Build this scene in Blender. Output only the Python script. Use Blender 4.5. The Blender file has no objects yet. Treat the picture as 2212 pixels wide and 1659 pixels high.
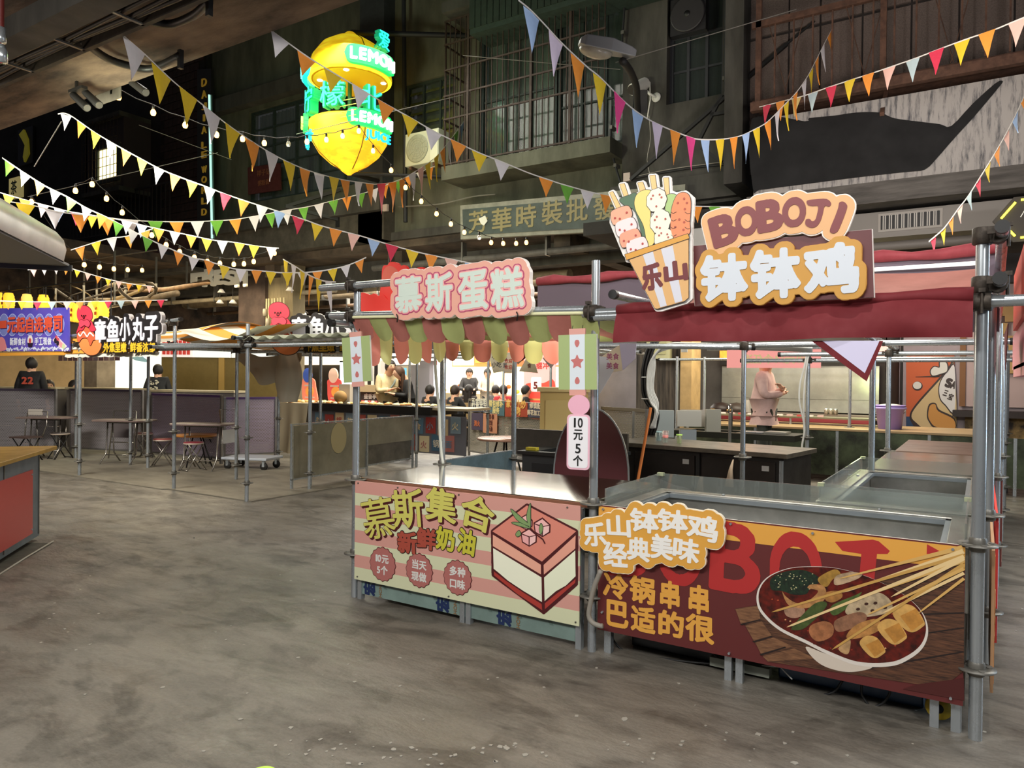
import bpy, math, random, numpy as np
from mathutils import Vector, Matrix, Euler
random.seed(7)
PI = math.pi
C = bpy.context.scene.collection
sc = bpy.context.scene

# ------------------------------------------------------------------ camera
CX, CY, CZ, YAW, PIT, ROL, FPX = 3.6009, -3.6896, 1.507, 0.5657, -0.0081, 0.0105, 1595.0
_r = Vector((math.cos(YAW), math.sin(YAW), 0))
_f = Vector((-math.sin(YAW)*math.cos(PIT), math.cos(YAW)*math.cos(PIT), math.sin(PIT)))
_u = _r.cross(_f)
R2 = _r*math.cos(ROL)+_u*math.sin(ROL)
U2 = -_r*math.sin(ROL)+_u*math.cos(ROL)
CAMP = Vector((CX, CY, CZ))
cam = bpy.data.cameras.new('camera'); cam.sensor_width = 36; cam.lens = 36*FPX/2212
cam.clip_end = 200
camo = bpy.data.objects.new('camera', cam); C.objects.link(camo)
mm = Matrix((R2, U2, -_f)).transposed().to_4x4(); mm.translation = CAMP
camo.matrix_world = mm
sc.camera = camo

# ------------------------------------------------------------------ colour management, world
sc.view_settings.view_transform = 'Standard'; sc.view_settings.look = 'None'
sc.view_settings.gamma = 1.0; sc.view_settings.use_curve_mapping = False
sc.view_settings.exposure = 0.50
w = bpy.data.worlds.new('night'); sc.world = w; w.use_nodes = True
w.node_tree.nodes['Background'].inputs[0].default_value = (.30, .29, .33, 1)
w.node_tree.nodes['Background'].inputs[1].default_value = .10

def light(name, kind, loc, power, color=(1, 1, 1), size=.3, target=None, size_y=None, blend=.5, angle=60, spread=None):
    l = bpy.data.lights.new(name, kind); l.energy = power; l.color = color
    if kind == 'AREA':
        l.size = size
        if size_y: l.shape = 'RECTANGLE'; l.size_y = size_y
        if spread: l.spread = math.radians(spread)
    else: l.shadow_soft_size = size
    if kind == 'SPOT': l.spot_size = math.radians(angle); l.spot_blend = blend
    o = bpy.data.objects.new(name, l); C.objects.link(o); o.location = loc
    if target is not None:
        o.rotation_euler = (Vector(target)-Vector(loc)).to_track_quat('-Z', 'Y').to_euler()
    return o
# flood lamps and tubes, unseen fill lights added for brightness, lamps of the hall
light('flood_lamp_high', 'SPOT', (3.9, -1.5, 4.3), 110, (1, .96, .92), .05, (2.8, .3, .9), angle=100, blend=.7)
light('flood_lamp_right', 'SPOT', (6.4, -4.6, 3.6), 300, (.98, .97, .96), .25, (2.4, .3, 1.0), angle=85, blend=.7)
light('flood_lamp_upward', 'SPOT', (6.5, -2.2, 2.4), 350, (1, .95, .92), .06, (3.6, 6.5, 4.8), angle=46, blend=.5)
light('front_fill', 'AREA', (1.5, -4.8, 3.9), 165, (1, .97, .93), 4.5, (0.2, -.2, .6), size_y=.6)  # unseen soft fill added to light the stall fronts evenly
light('left_floor_fill', 'AREA', (-3.0, -3.6, 4.2), 45, (1, .88, .72), 3.5, (-3.0, -3.0, 0), size_y=.5)  # unseen warm fill added over the left floor
light('overhead_fill', 'AREA', (-5.5, 4.3, 7.8), 250, (1, .95, .84), 5, (-4.5, 3.8, 0), size_y=3)  # broad unseen fill added overhead to brighten floor and pennants
light('stall_row_tube', 'AREA', (2.3, 3.2, 3.3), 75, (1, .94, .82), 1.6, (2.3, 3.3, 0), size_y=2.2)
light('back_row_tube', 'AREA', (1.2, 8.6, 2.8), 120, (1, .90, .72), 3.5, (1.2, 9.0, 0), size_y=.8)
light('right_floor_fill', 'AREA', (6.0, 2.6, 3.6), 110, (1, .95, .88), 1.2, (5.6, 2.4, 0), size_y=3)  # unseen area light added to lift the floor on the right
light('cool_tube', 'AREA', (7.2, 3.4, 1.9), 55, (.62, .80, 1), .25, (3.6, 0, 1.2), size_y=2.6)
light('green_tint_light', 'POINT', (1.9, 9.4, 1.5), 9, (.80, 1, .40), .15)  # added point light tinting the splash wall green, no fitting stands here
light('left_sign_fill', 'AREA', (-6.2, -1.6, 4.15), 130, (1, .95, .86), 2.5, (-7.4, 3.2, 1.0), size_y=.5, spread=130)  # extra unseen fill brightening the octopus sign and left fences
light('hall_lamp_left', 'AREA', (-13.5, 7.0, 3.7), 230, (1, .83, .55), 5, (-13.5, 7.3, 0), size_y=3)
light('hall_lamp_centre', 'AREA', (-8.0, 12.5, 3.7), 750, (1, .93, .82), 7, (-8, 12.5, 0), size_y=5)
light('hall_lamp_right', 'AREA', (1.5, 12.3, 3.2), 210, (1, .86, .70), 4, (2.5, 13, 1.0), size_y=.8)
light('hall_uplight', 'POINT', (-13.6, 5.6, 2.75), 60, (1, .70, .34), .3)
light('hall_front_fill', 'AREA', (-5.2, 6.6, 4.2), 210, (1, .93, .78), 3.5, (-5.2, 6.2, 0), size_y=1.5)  # unseen area light added to brighten the couple and the steel barrier
light('facade_wash', 'SPOT', (-3.5, -.5, 3.2), 1150, (.86, .90, .66), .6, (-5.0, 8.5, 6.4), angle=85, blend=1)
light('facade_wash_right', 'SPOT', (3.0, 1.6, 3.2), 480, (1, .88, .80), .5, (2.2, 7.6, 6.2), angle=95, blend=1)
light('soffit_glow', 'SPOT', (-6.4, -2.6, 2.6), 110, (1, .80, .62), .4, (-4.4, -1.0, 4.5), angle=125, blend=1)

# ------------------------------------------------------------------ picture -> place helpers
def ray(px, py): return _f+R2*((px-1106)/FPX)-U2*((py-829.5)/FPX)
def W(px, py, ax, v):
    d = ray(px, py); k = 'xyz'.index(ax); t = (v-CAMP[k])/d[k]
    return CAMP+d*t
def G(px, py, z=0): return W(px, py, 'z', z)
def D(px, py, t): return CAMP+ray(px, py)*t

# ------------------------------------------------------------------ materials
_mc = {}
def s2l(c): return c/12.92 if c <= .04045 else ((c+.055)/1.055)**2.4
def hexc(h):
    if not isinstance(h, str): return tuple(h)+((1,) if len(h) == 3 else ())
    h = h.lstrip('#'); h = ''.join(c*2 for c in h) if len(h) == 3 else h
    return tuple(s2l(int(h[i:i+2], 16)/255) for i in (0, 2, 4))+(1,)
def M(col, rough=.6, metal=0, emit=0, noise=0, scale=8, col2=None, bump=0, trans=0, alpha=1, detail=6, stretch=None, twosided=None, ecol=None, coat=0):
    key = (str(col), rough, metal, emit, noise, scale, str(col2), bump, trans, alpha, detail, str(stretch), str(ecol), coat, str(twosided))
    if key in _mc: return _mc[key]
    m = bpy.data.materials.new('mat_%d' % len(_mc)); m.use_nodes = True
    nt = m.node_tree; b = nt.nodes['Principled BSDF']
    b.inputs['Base Color'].default_value = hexc(col)
    b.inputs['Roughness'].default_value = rough; b.inputs['Metallic'].default_value = metal
    if coat: b.inputs['Coat Weight'].default_value = coat; b.inputs['Coat Roughness'].default_value = .15
    if emit:
        b.inputs['Emission Color'].default_value = hexc(ecol or col); b.inputs['Emission Strength'].default_value = emit
    if trans:
        b.inputs['Transmission Weight'].default_value = trans; b.inputs['IOR'].default_value = 1.45
    if alpha < 1: b.inputs['Alpha'].default_value = alpha
    if noise or col2 or bump:
        tc = nt.nodes.new('ShaderNodeTexCoord'); mp = nt.nodes.new('ShaderNodeMapping')
        nt.links.new(tc.outputs['Object'], mp.inputs['Vector'])
        if stretch: mp.inputs['Scale'].default_value = stretch
        n = nt.nodes.new('ShaderNodeTexNoise'); n.inputs['Scale'].default_value = scale; n.inputs['Detail'].default_value = detail
        n.inputs['Roughness'].default_value = .62
        nt.links.new(mp.outputs[0], n.inputs['Vector'])
        if noise or col2:
            cr = nt.nodes.new('ShaderNodeValToRGB'); cr.color_ramp.elements[0].position = .36; cr.color_ramp.elements[1].position = .66
            c1 = hexc(col); k = max(0, 1-noise)
            c2 = hexc(col2) if col2 else tuple(x*k for x in c1[:3])+(1,)
            cr.color_ramp.elements[0].color = c2; cr.color_ramp.elements[1].color = c1
            nt.links.new(n.outputs['Fac'], cr.inputs[0]); nt.links.new(cr.outputs[0], b.inputs['Base Color'])
            mr = nt.nodes.new('ShaderNodeMapRange'); mr.inputs['To Min'].default_value = min(1, rough*1.3); mr.inputs['To Max'].default_value = rough*.75
            nt.links.new(n.outputs['Fac'], mr.inputs[0]); nt.links.new(mr.outputs[0], b.inputs['Roughness'])
        if bump:
            bp = nt.nodes.new('ShaderNodeBump'); bp.inputs['Strength'].default_value = bump; bp.inputs['Distance'].default_value = .02
            nt.links.new(n.outputs['Fac'], bp.inputs['Height']); nt.links.new(bp.outputs[0], b.inputs['Normal'])
    _mc[key] = m; return m

GALV = M('#b8bfc3', .26, .68, noise=.18, scale=9, stretch=(1, 1, .25))
GALVD = M('#77756e', .42, .45, noise=.4, scale=12, stretch=(1, 1, .2))
CLAMP = M('#4a423a', .6, .5, noise=.5, scale=40)
BLACKP = M('#121212', .5)
STEEL = M('#b2b0a8', .24, .7, noise=.28, scale=5)
STEELD = M('#807d74', .34, .6, noise=.4, scale=4)
WHITE = M('#d6d6d0', .5)

# ------------------------------------------------------------------ mesh builder
class MB:
    def __init__(s): s.v = []; s.f = []; s.mi = []; s.cur = 0; s.sm = []
    def add(s, vs, fs, smooth=False):
        n = len(s.v); s.v += [tuple(v) for v in vs]
        for f in fs: s.f.append([n+i for i in f]); s.mi.append(s.cur); s.sm.append(smooth)
        return s
    def box(s, a, b):
        x0, y0, z0 = a; x1, y1, z1 = b
        return s.add([(x0,y0,z0),(x1,y0,z0),(x1,y1,z0),(x0,y1,z0),(x0,y0,z1),(x1,y0,z1),(x1,y1,z1),(x0,y1,z1)],
              [(3,2,1,0),(4,5,6,7),(0,1,5,4),(1,2,6,5),(2,3,7,6),(3,0,4,7)])
    def beam(s, p, q, w, h=None, up=(0, 0, 1)):
        p = Vector(p); q = Vector(q); h = h or w; d = (q-p).normalized(); up = Vector(up)
        if abs(d.dot(up)) > .98: up = Vector((0, 1, 0))
        x = d.cross(up).normalized(); y = x.cross(d)
        vs = [c+x*i*w/2+y*j*h/2 for c in (p, q) for i, j in ((-1,-1),(1,-1),(1,1),(-1,1))]
        return s.add(vs, [(3,2,1,0),(4,5,6,7),(0,1,5,4),(1,2,6,5),(2,3,7,6),(3,0,4,7)])
    def cyl(s, p, q, r, n=12, r2=None, caps=True):
        p = Vector(p); q = Vector(q); r2 = r if r2 is None else r2; d = (q-p).normalized()
        a = Vector((0,0,1)) if abs(d.z) < .9 else Vector((1,0,0)); x = d.cross(a).normalized(); y = d.cross(x)
        vs = []
        for c, rr in ((p, r), (q, r2)):
            for i in range(n): t = 2*PI*i/n; vs.append(c+x*rr*math.cos(t)+y*rr*math.sin(t))
        s.add(vs, [(i, i+n, (i+1) % n+n, (i+1) % n) for i in range(n)], True)
        if caps: s.add(vs, [tuple(range(n))]); s.add(vs, [tuple(range(2*n-1, n-1, -1))])
        return s
    def tube(s, pts, r, n=6, close=False):
        pts = [Vector(p) for p in pts]; rings = []; prev = None
        for i, p in enumerate(pts):
            a = pts[max(0, i-1)]; b = pts[min(len(pts)-1, i+1)]; d = (b-a).normalized()
            if prev is None:
                u = Vector((0,0,1)) if abs(d.z) < .9 else Vector((1,0,0)); x = d.cross(u).normalized()
            else: x = (prev-d*prev.dot(d)).normalized()
            prev = x; y = d.cross(x); rr = r[i] if isinstance(r, (list, tuple)) else r
            rings.append([p+x*rr*math.cos(2*PI*k/n)+y*rr*math.sin(2*PI*k/n) for k in range(n)])
        vs = [v for q in rings for v in q]; fs = []
        for i in range(len(pts)-1):
            for k in range(n): fs.append((i*n+k, i*n+(k+1) % n, (i+1)*n+(k+1) % n, (i+1)*n+k))
        fs += [tuple(range(n-1, -1, -1)), tuple((len(pts)-1)*n+k for k in range(n))]
        return s.add(vs, fs, True)
    def lathe(s, prof, c=(0,0,0), n=20, axis='z'):
        vs = []; m = len(prof); c = Vector(c)
        for r, z in prof:
            for k in range(n):
                t = 2*PI*k/n; a, b = r*math.cos(t), r*math.sin(t)
                v = Vector((a, b, z)) if axis == 'z' else (Vector((a, z, b)) if axis == 'y' else Vector((z, a, b)))
                vs.append(c+v)
        fs = [(i*n+k, i*n+(k+1) % n, (i+1)*n+(k+1) % n, (i+1)*n+k) for i in range(m-1) for k in range(n)]
        s.add(vs, fs, True)
        if prof[0][0] > 1e-4: s.add(vs[:n], [tuple(range(n-1, -1, -1))])
        if prof[-1][0] > 1e-4: s.add(vs[-n:], [tuple(range(n))])
        return s
    def ell(s, c, rx, ry, rz, n=16, m=10):
        vs = []; c = Vector(c)
        for i in range(m+1):
            a = PI*i/m
            for k in range(n): t = 2*PI*k/n; vs.append(c+Vector((rx*math.sin(a)*math.cos(t), ry*math.sin(a)*math.sin(t), rz*math.cos(a))))
        return s.add(vs, [(i*n+k, (i+1)*n+k, (i+1)*n+(k+1) % n, i*n+(k+1) % n) for i in range(m) for k in range(n)], True)
    def poly(s, pts, y0, y1, flip=False):
        """outline given as (x, z), made a slab between y0 (front) and y1"""
        n = len(pts); vs = [(x, y0, z) for x, z in pts]+[(x, y1, z) for x, z in pts]
        return s.add(vs, [tuple(range(n)), tuple(range(2*n-1, n-1, -1))]+[(i, i+n, (i+1) % n+n, (i+1) % n) for i in range(n)])
    def slab(s, pts, z0, z1):
        n = len(pts); vs = [(x, y, z0) for x, y in pts]+[(x, y, z1) for x, y in pts]
        return s.add(vs, [tuple(range(n-1, -1, -1)), tuple(range(n, 2*n))]+[(i, (i+1) % n, (i+1) % n+n, i+n) for i in range(n)])
    def quad(s, a, b, c, d, th=0):
        if not th: return s.add([a, b, c, d], [(0, 1, 2, 3)])
        a, b, c, d = map(Vector, (a, b, c, d)); n = (b-a).cross(d-a).normalized()*th
        return s.add([a, b, c, d, a-n, b-n, c-n, d-n], [(0,1,2,3),(7,6,5,4),(0,4,5,1),(1,5,6,2),(2,6,7,3),(3,7,4,0)])
    def grid(s, fn, nu, nv, th=0):
        vs = [Vector(fn(i/nu, j/nv)) for j in range(nv+1) for i in range(nu+1)]
        fs = [(j*(nu+1)+i, j*(nu+1)+i+1, (j+1)*(nu+1)+i+1, (j+1)*(nu+1)+i) for j in range(nv) for i in range(nu)]
        return s.add(vs, fs, True)
    def build(s, name, mat, parent=None, world=False, bevel=0, **props):
        if world and parent is not None:
            mi = parent.matrix_basis.inverted()
            vs = [tuple(mi @ Vector(v)) for v in s.v]
        else: vs = s.v
        me = bpy.data.meshes.new(name); me.from_pydata(vs, [], s.f)
        mats = mat if isinstance(mat, (list, tuple)) else [mat]
        for m in mats: me.materials.append(m)
        if len(mats) > 1: me.polygons.foreach_set('material_index', s.mi)
        me.polygons.foreach_set('use_smooth', s.sm)
        me.update()
        o = bpy.data.objects.new(name, me); C.objects.link(o)
        if parent is not None: o.parent = parent
        if bevel:
            bv = o.modifiers.new('b', 'BEVEL'); bv.width = bevel; bv.segments = 2; bv.limit_method = 'ANGLE'
        for k, v in props.items(): o[k] = v
        return o

def thing(name, label, cat, loc=(0, 0, 0), rz=0, group=None, rot=None):
    o = bpy.data.objects.new(name, None); C.objects.link(o); o.empty_display_size = .1
    o.location = loc; o.rotation_euler = rot or (0, 0, rz)
    o['label'] = label; o['category'] = cat
    if group: o['group'] = group
    return o
def struct(o): o['kind'] = 'structure'; return o
def sempty(name, loc=(0, 0, 0), rz=0):
    o = bpy.data.objects.new(name, None); C.objects.link(o); o.location = loc; o.rotation_euler = (0, 0, rz); o['kind'] = 'structure'; return o
def tag(o, label, cat, group=None, kind=None):
    o['label'] = label; o['category'] = cat
    if group: o['group'] = group
    if kind: o['kind'] = kind
    return o
def dup(root, loc, rz=None, label=None):
    r = root.copy(); C.objects.link(r); r.location = loc
    if rz is not None: r.rotation_euler = (0, 0, rz)
    if label: r['label'] = label
    def rec(a, b):
        for ch in list(kids.get(a.name, [])):
            c = ch.copy(); C.objects.link(c); c.parent = b; rec(ch, c)
    kids = {}
    for o in list(C.objects):
        if o.parent: kids.setdefault(o.parent.name, []).append(o)
    rec(root, r); return r
def copypart(o, parent, mat=None, loc=None, rot=None, scale=None, name=None):
    c = o.copy(); C.objects.link(c); c.parent = parent
    if loc is not None: c.location = loc
    if rot is not None: c.rotation_euler = rot
    if scale is not None: c.scale = scale
    return c

# ------------------------------------------------------------------ flat shapes: glyphs, fattened outlines
class Loops(list):
    """outlines kept in groups: overlapping characters are filled one by one"""
    def __init__(s, it=(), split=False):
        super().__init__(it); s.groups = [[L] for L in s] if split else ([list(s)] if len(s) else [])
    def __iadd__(s, o): s.groups += getattr(o, 'groups', [list(o)]); s.extend(o); return s
    def __add__(s, o): r = Loops(); r += s; r += o; return r
_gl = {}
def _raster_char(ch):
    S, P = 88, 26
    c = bpy.data.curves.new('g', 'FONT'); c.body = ch; c.size = 1
    o = bpy.data.objects.new('g', c); me = bpy.data.meshes.new_from_object(o)
    me.calc_loop_triangles(); v = np.array([x.co[:2] for x in me.vertices]); tr = [t.vertices[:] for t in me.loop_triangles]
    bpy.data.objects.remove(o); bpy.data.curves.remove(c)
    mn = v.min(0); mx = v.max(0); q = (v-mn)*S+P
    wd, ht = [int(x) for x in np.ceil((mx-mn)*S+2*P)]
    im = np.zeros((ht+1, wd+1), bool)
    for t in tr:
        a, b, c3 = q[list(t)]; x0, y0 = np.floor(np.minimum(np.minimum(a, b), c3)).astype(int); x1, y1 = np.ceil(np.maximum(np.maximum(a, b), c3)).astype(int)
        X, Y = np.meshgrid(np.arange(x0, x1+1), np.arange(y0, y1+1))
        def e(p, r): return (r[0]-p[0])*(Y-p[1])-(r[1]-p[1])*(X-p[0])
        e1, e2, e3 = e(a, b), e(b, c3), e(c3, a)
        im[y0:y1+1, x0:x1+1] |= ((e1 >= 0) & (e2 >= 0) & (e3 >= 0)) | ((e1 <= 0) & (e2 <= 0) & (e3 <= 0))
    bpy.data.meshes.remove(me)
    return im, S, P, mn, mx
def _edt(im, R):
    BIG = 1e4; h, w_ = im.shape; g = np.where(im, 0., BIG)
    for y in range(1, h): g[y] = np.minimum(g[y], g[y-1]+1)
    for y in range(h-2, -1, -1): g[y] = np.minimum(g[y], g[y+1]+1)
    g = g**2; out = g.copy()
    for d in range(1, R+1):
        out[:, d:] = np.minimum(out[:, d:], g[:, :-d]+d*d); out[:, :-d] = np.minimum(out[:, :-d], g[:, d:]+d*d)
    d = np.sqrt(np.minimum(out, (R+1)**2))
    e = np.pad(d, 1, mode='edge'); return (e[1:-1, 1:-1]*4+e[:-2, 1:-1]+e[2:, 1:-1]+e[1:-1, :-2]+e[1:-1, 2:])/8
def _march(F, lv):
    """closed contours of F = lv; F grows outwards"""
    B = F < lv; h, w_ = F.shape; segs = {}
    code = B[:-1, :-1]*1+B[:-1, 1:]*2+B[1:, 1:]*4+B[1:, :-1]*8
    T = {1:[(3,0)],2:[(0,1)],3:[(3,1)],4:[(1,2)],5:[(3,0),(1,2)],6:[(0,2)],7:[(3,2)],8:[(2,3)],9:[(2,0)],10:[(0,1),(2,3)],11:[(2,1)],12:[(1,3)],13:[(1,0)],14:[(0,3)]}
    def key(y, x, e): return (y, x, 0) if e == 0 else (y, x+1, 1) if e == 1 else (y+1, x, 0) if e == 2 else (y, x, 1)
    for y, x in zip(*np.nonzero((code > 0) & (code < 15))):
        for a, b in T[int(code[y, x])]: segs[key(y, x, a)] = key(y, x, b)
    def pt(k):
        y, x, e = k
        if e == 0: a, b = F[y, x], F[y, x+1]; t = (lv-a)/(b-a+1e-9); return (x+t, y)
        a, b = F[y, x], F[y+1, x]; t = (lv-a)/(b-a+1e-9); return (x, y+t)
    loops = []
    while segs:
        k0, k = segs.popitem(); L = [pt(k0)]; n = 0
        while k != k0 and k in segs and n < 100000: L.append(pt(k)); k = segs.pop(k); n += 1
        if k != k0: L.append(pt(k))
        if len(L) > 5: loops.append(L)
    return loops
def _simp(L, tol):
    L = np.array(L); n = len(L)
    if n < 8: return L
    keep = np.zeros(n, bool); keep[0] = keep[n//2] = True; st = [(0, n//2), (n//2, n)]
    while st:
        a, b = st.pop()
        if b-a < 2: continue
        p = L[a]; q = L[b % n]; d = q-p; l = np.hypot(*d)+1e-9; r = L[a+1:b]-p
        dist = np.abs(d[0]*r[:, 1]-d[1]*r[:, 0])/l if l > 1e-6 else np.hypot(r[:, 0], r[:, 1]); i = int(dist.argmax())
        if dist[i] > tol: keep[a+1+i] = True; st += [(a, a+1+i), (a+1+i, b)]
    return L[keep]
def glyph(ch, bold=.03):
    """loops of one character in a unit box (0..1 x 0..1), bold = stroke growth in em"""
    k = (ch, round(bold, 4))
    if k in _gl: return _gl[k]
    if ch not in _gl:
        im, S, P, mn, mx = _raster_char(ch); _gl[ch] = (_edt(im, P-2), S, P, mn, mx)
    F, S, P, mn, mx = _gl[ch]; wd, ht = (mx-mn)*S
    out = [(_simp(L, .28)-P)/[max(wd, S*.1), max(ht, S*.1)] for L in _march(F, max(.45, bold*S))]
    _gl[k] = out; return out
def gasp(ch):
    if ch not in _gl: glyph(ch)
    mn, mx = _gl[ch][3:5]; return (mx-mn)[0], (mx-mn)[1], mn[1], mn[0]
def place(ch, cx, cz, wd, ht, rot=0, bold=.03):
    c, s_ = math.cos(rot), math.sin(rot); out = []
    for L in glyph(ch, bold):
        q = (L-.5)*[wd, ht]; out.append(np.stack([cx+q[:, 0]*c-q[:, 1]*s_, cz+q[:, 0]*s_+q[:, 1]*c], 1))
    return Loops(out)
def line_text(txt, x, z, h, bold=.03, sx=1., gap=.04, centre=False):
    """a run of text, h = cap / ideograph height"""
    cjk = any(ord(c) > 0x2e80 for c in txt); em = h/(.9 if cjk else .73); out = Loops(); pos = 0; items = []
    for ch in txt:
        if ch == ' ': pos += .4*em*sx; continue
        wd, ht, by, bx = gasp(ch); adv = em*sx*(.98 if ord(ch) > 0x2e80 else wd+.10)
        iw = wd*em*sx; ih = ht*em
        cx = pos+(adv/2 if ord(ch) > 0x2e80 else iw/2); cz = (by+ht/2)*em+(.1*em if cjk else 0)
        items.append((ch, cx, cz, iw, ih)); pos += adv+gap*em
    off = -pos/2 if centre else 0
    for ch, cx, cz, iw, ih in items: out += place(ch, x+cx+off, z+cz, max(iw, .01), max(ih, .01), 0, bold)
    return out
def fatten(loops, r, res=None, fill=True):
    """outline of everything within r of the loops"""
    P = np.concatenate(loops); mn = P.min(0)-r*1.6; mx = P.max(0)+r*1.6
    res = res or max((mx-mn).max()/420, r/14); n = np.ceil((mx-mn)/res).astype(int)+1
    im = np.zeros((n[1], n[0]), bool); ys = mn[1]+np.arange(n[1])*res; X = mn[0]+np.arange(n[0])*res
    for grp in getattr(loops, 'groups', [loops]):
      E1 = np.concatenate([L for L in grp]); E2 = np.concatenate([np.roll(L, -1, 0) for L in grp])
      for j, y in enumerate(ys):
        m = (E1[:, 1] > y) != (E2[:, 1] > y)
        if not m.any(): continue
        a, b = E1[m], E2[m]; xs = np.sort(a[:, 0]+(y-a[:, 1])*(b[:, 0]-a[:, 0])/(b[:, 1]-a[:, 1]))
        im[j] |= (np.searchsorted(xs, X) % 2) == 1
    F = _edt(im, int(r/res)+2); out = []
    for L in _march(F, r/res):
        L = _simp(L, .35); area = .5*np.sum(L[:, 0]*np.roll(L[:, 1], -1)-np.roll(L[:, 0], -1)*L[:, 1])
        out.append((abs(area)*res*res, L*res+mn))
    out.sort(key=lambda t: -t[0])
    if fill:
        res_ = []
        for a, L in out:
            if a > out[0][0]*.02 and not any(_inside(L[0], Q) for Q in res_): res_.append(L)
        return res_
    return [L for a, L in out]
def _inside(p, Q):
    a, b = Q, np.roll(Q, -1, 0); m = (a[:, 1] > p[1]) != (b[:, 1] > p[1])
    if not m.any(): return False
    a, b = a[m], b[m]; return (np.sum(a[:, 0]+(p[1]-a[:, 1])*(b[:, 0]-a[:, 0])/(b[:, 1]-a[:, 1]) > p[0]) % 2) == 1
_sn = [0]
def sheet(loops, name, mat, parent, y=0, th=.001, **props):
    if name == 'lettering' and th >= .002 and len(getattr(loops, 'groups', [])) > 1:
        for g_ in loops.groups: o = sheet(g_, 'letter', mat, parent, y, th, **props)
        return o
    """flat cut-out standing in the parent's x-z plane; front face at y, thickness th towards +y"""
    mes = []; _sn[0] = (_sn[0]+1) % 37; y = y-_sn[0]*1.3e-5
    for grp in getattr(loops, 'groups', [loops]):
        cu = bpy.data.curves.new('c', 'CURVE'); cu.dimensions = '2D'; cu.fill_mode = 'BOTH'; cu.extrude = th/2
        for L in grp:
            sp = cu.splines.new('POLY'); sp.points.add(len(L)-1)
            co = np.zeros((len(L), 4)); co[:, :2] = L; co[:, 3] = 1; sp.points.foreach_set('co', co.ravel()); sp.use_cyclic_u = True
        o = bpy.data.objects.new('c', cu); mes.append(bpy.data.meshes.new_from_object(o))
        bpy.data.objects.remove(o); bpy.data.curves.remove(cu)
    me = mes[0]
    if len(mes) > 1:
        vs, fs = [], []
        for q in mes:
            n = len(vs); dz = mes.index(q)*2.5e-5; vs += [(v.co.x, v.co.y, v.co.z+dz) for v in q.vertices]; fs += [[n+i for i in p_.vertices] for p_ in q.polygons]; bpy.data.meshes.remove(q)
        me = bpy.data.meshes.new(name); me.from_pydata(vs, [], fs)
    me.transform(Matrix(((1,0,0,0),(0,0,-1,y+th/2),(0,1,0,0),(0,0,0,1))))
    me.name = name; me.materials.clear(); me.materials.append(mat)
    for p in me.polygons: p.use_smooth = False
    ob = bpy.data.objects.new(name, me); C.objects.link(ob); ob.parent = parent
    for k, v in props.items(): ob[k] = v
    return ob
def circ(cx, cz, rx, rz=None, n=28, wav=0, k=0, ph=0):
    rz = rz or rx; t = np.linspace(0, 2*PI, n, endpoint=False)
    w_ = 1+wav*np.cos(k*t); c, s_ = rx*w_*np.cos(t), rz*w_*np.sin(t)
    return np.stack([cx+c*math.cos(ph)-s_*math.sin(ph), cz+c*math.sin(ph)+s_*math.cos(ph)], 1)
def rect(x0, z0, x1, z1, r=0):
    if not r: return np.array([(x0, z0), (x1, z0), (x1, z1), (x0, z1)], float)
    out = []
    for cx, cz, a0 in ((x1-r, z0+r, -90), (x1-r, z1-r, 0), (x0+r, z1-r, 90), (x0+r, z0+r, 180)):
        for i in range(6): a = math.radians(a0+i*18); out.append((cx+r*math.cos(a), cz+r*math.sin(a)))
    return np.array(out)
def stroke(pts, wd, closed=False):
    """a drawn line of width wd as an outline"""
    P = np.array(pts, float)
    if closed: P = np.vstack([P, P[:1], P[1:2]])
    d = np.gradient(P, axis=0); d /= (np.hypot(d[:, 0], d[:, 1])[:, None]+1e-9); n = np.stack([-d[:, 1], d[:, 0]], 1)*wd/2
    return np.vstack([P+n, (P-n)[::-1]])
def smooth(pts, k=6, closed=True):
    """Catmull-Rom through the points"""
    P = np.array(pts, float); n = len(P); out = []
    for i in range(n if closed else n-1):
        if closed: a, b, c, d = P[i-1], P[i], P[(i+1) % n], P[(i+2) % n]
        else: a, b, c, d = P[max(i-1, 0)], P[i], P[i+1], P[min(i+2, n-1)]
        for j in range(k):
            t = j/k; out.append(.5*((2*b)+(-a+c)*t+(2*a-5*b+4*c-d)*t*t+(-a+3*b-3*c+d)*t**3))
    if not closed: out.append(P[-1])
    return np.array(out)
class Plane:
    """a vertical plane: lets a point seen in the picture be laid on the sign that stands there"""
    def __init__(s, o, ang=0): s.o = Vector(o); s.a = ang; s.x = Vector((math.cos(ang), math.sin(ang), 0)); s.n = Vector((-math.sin(ang), math.cos(ang), 0))
    def __call__(s, px, py):
        d = ray(px, py); t = (s.o-CAMP).dot(s.n)/d.dot(s.n); p = CAMP+d*t-s.o; return (p.dot(s.x), p.z)
    def pts(s, L): return np.array([s(*p) for p in L])
    def char(s, ch, x0, y0, x1, y1, rot=0, bold=.05):
        cx, cy = (x0+x1)/2, (y0+y1)/2; a = s(x0, cy); b = s(x1, cy); c = s(cx, y0); d = s(cx, y1)
        return place(ch, (a[0]+b[0])/2, (c[1]+d[1])/2, abs(b[0]-a[0]), abs(c[1]-d[1]), math.radians(rot), bold)
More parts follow.
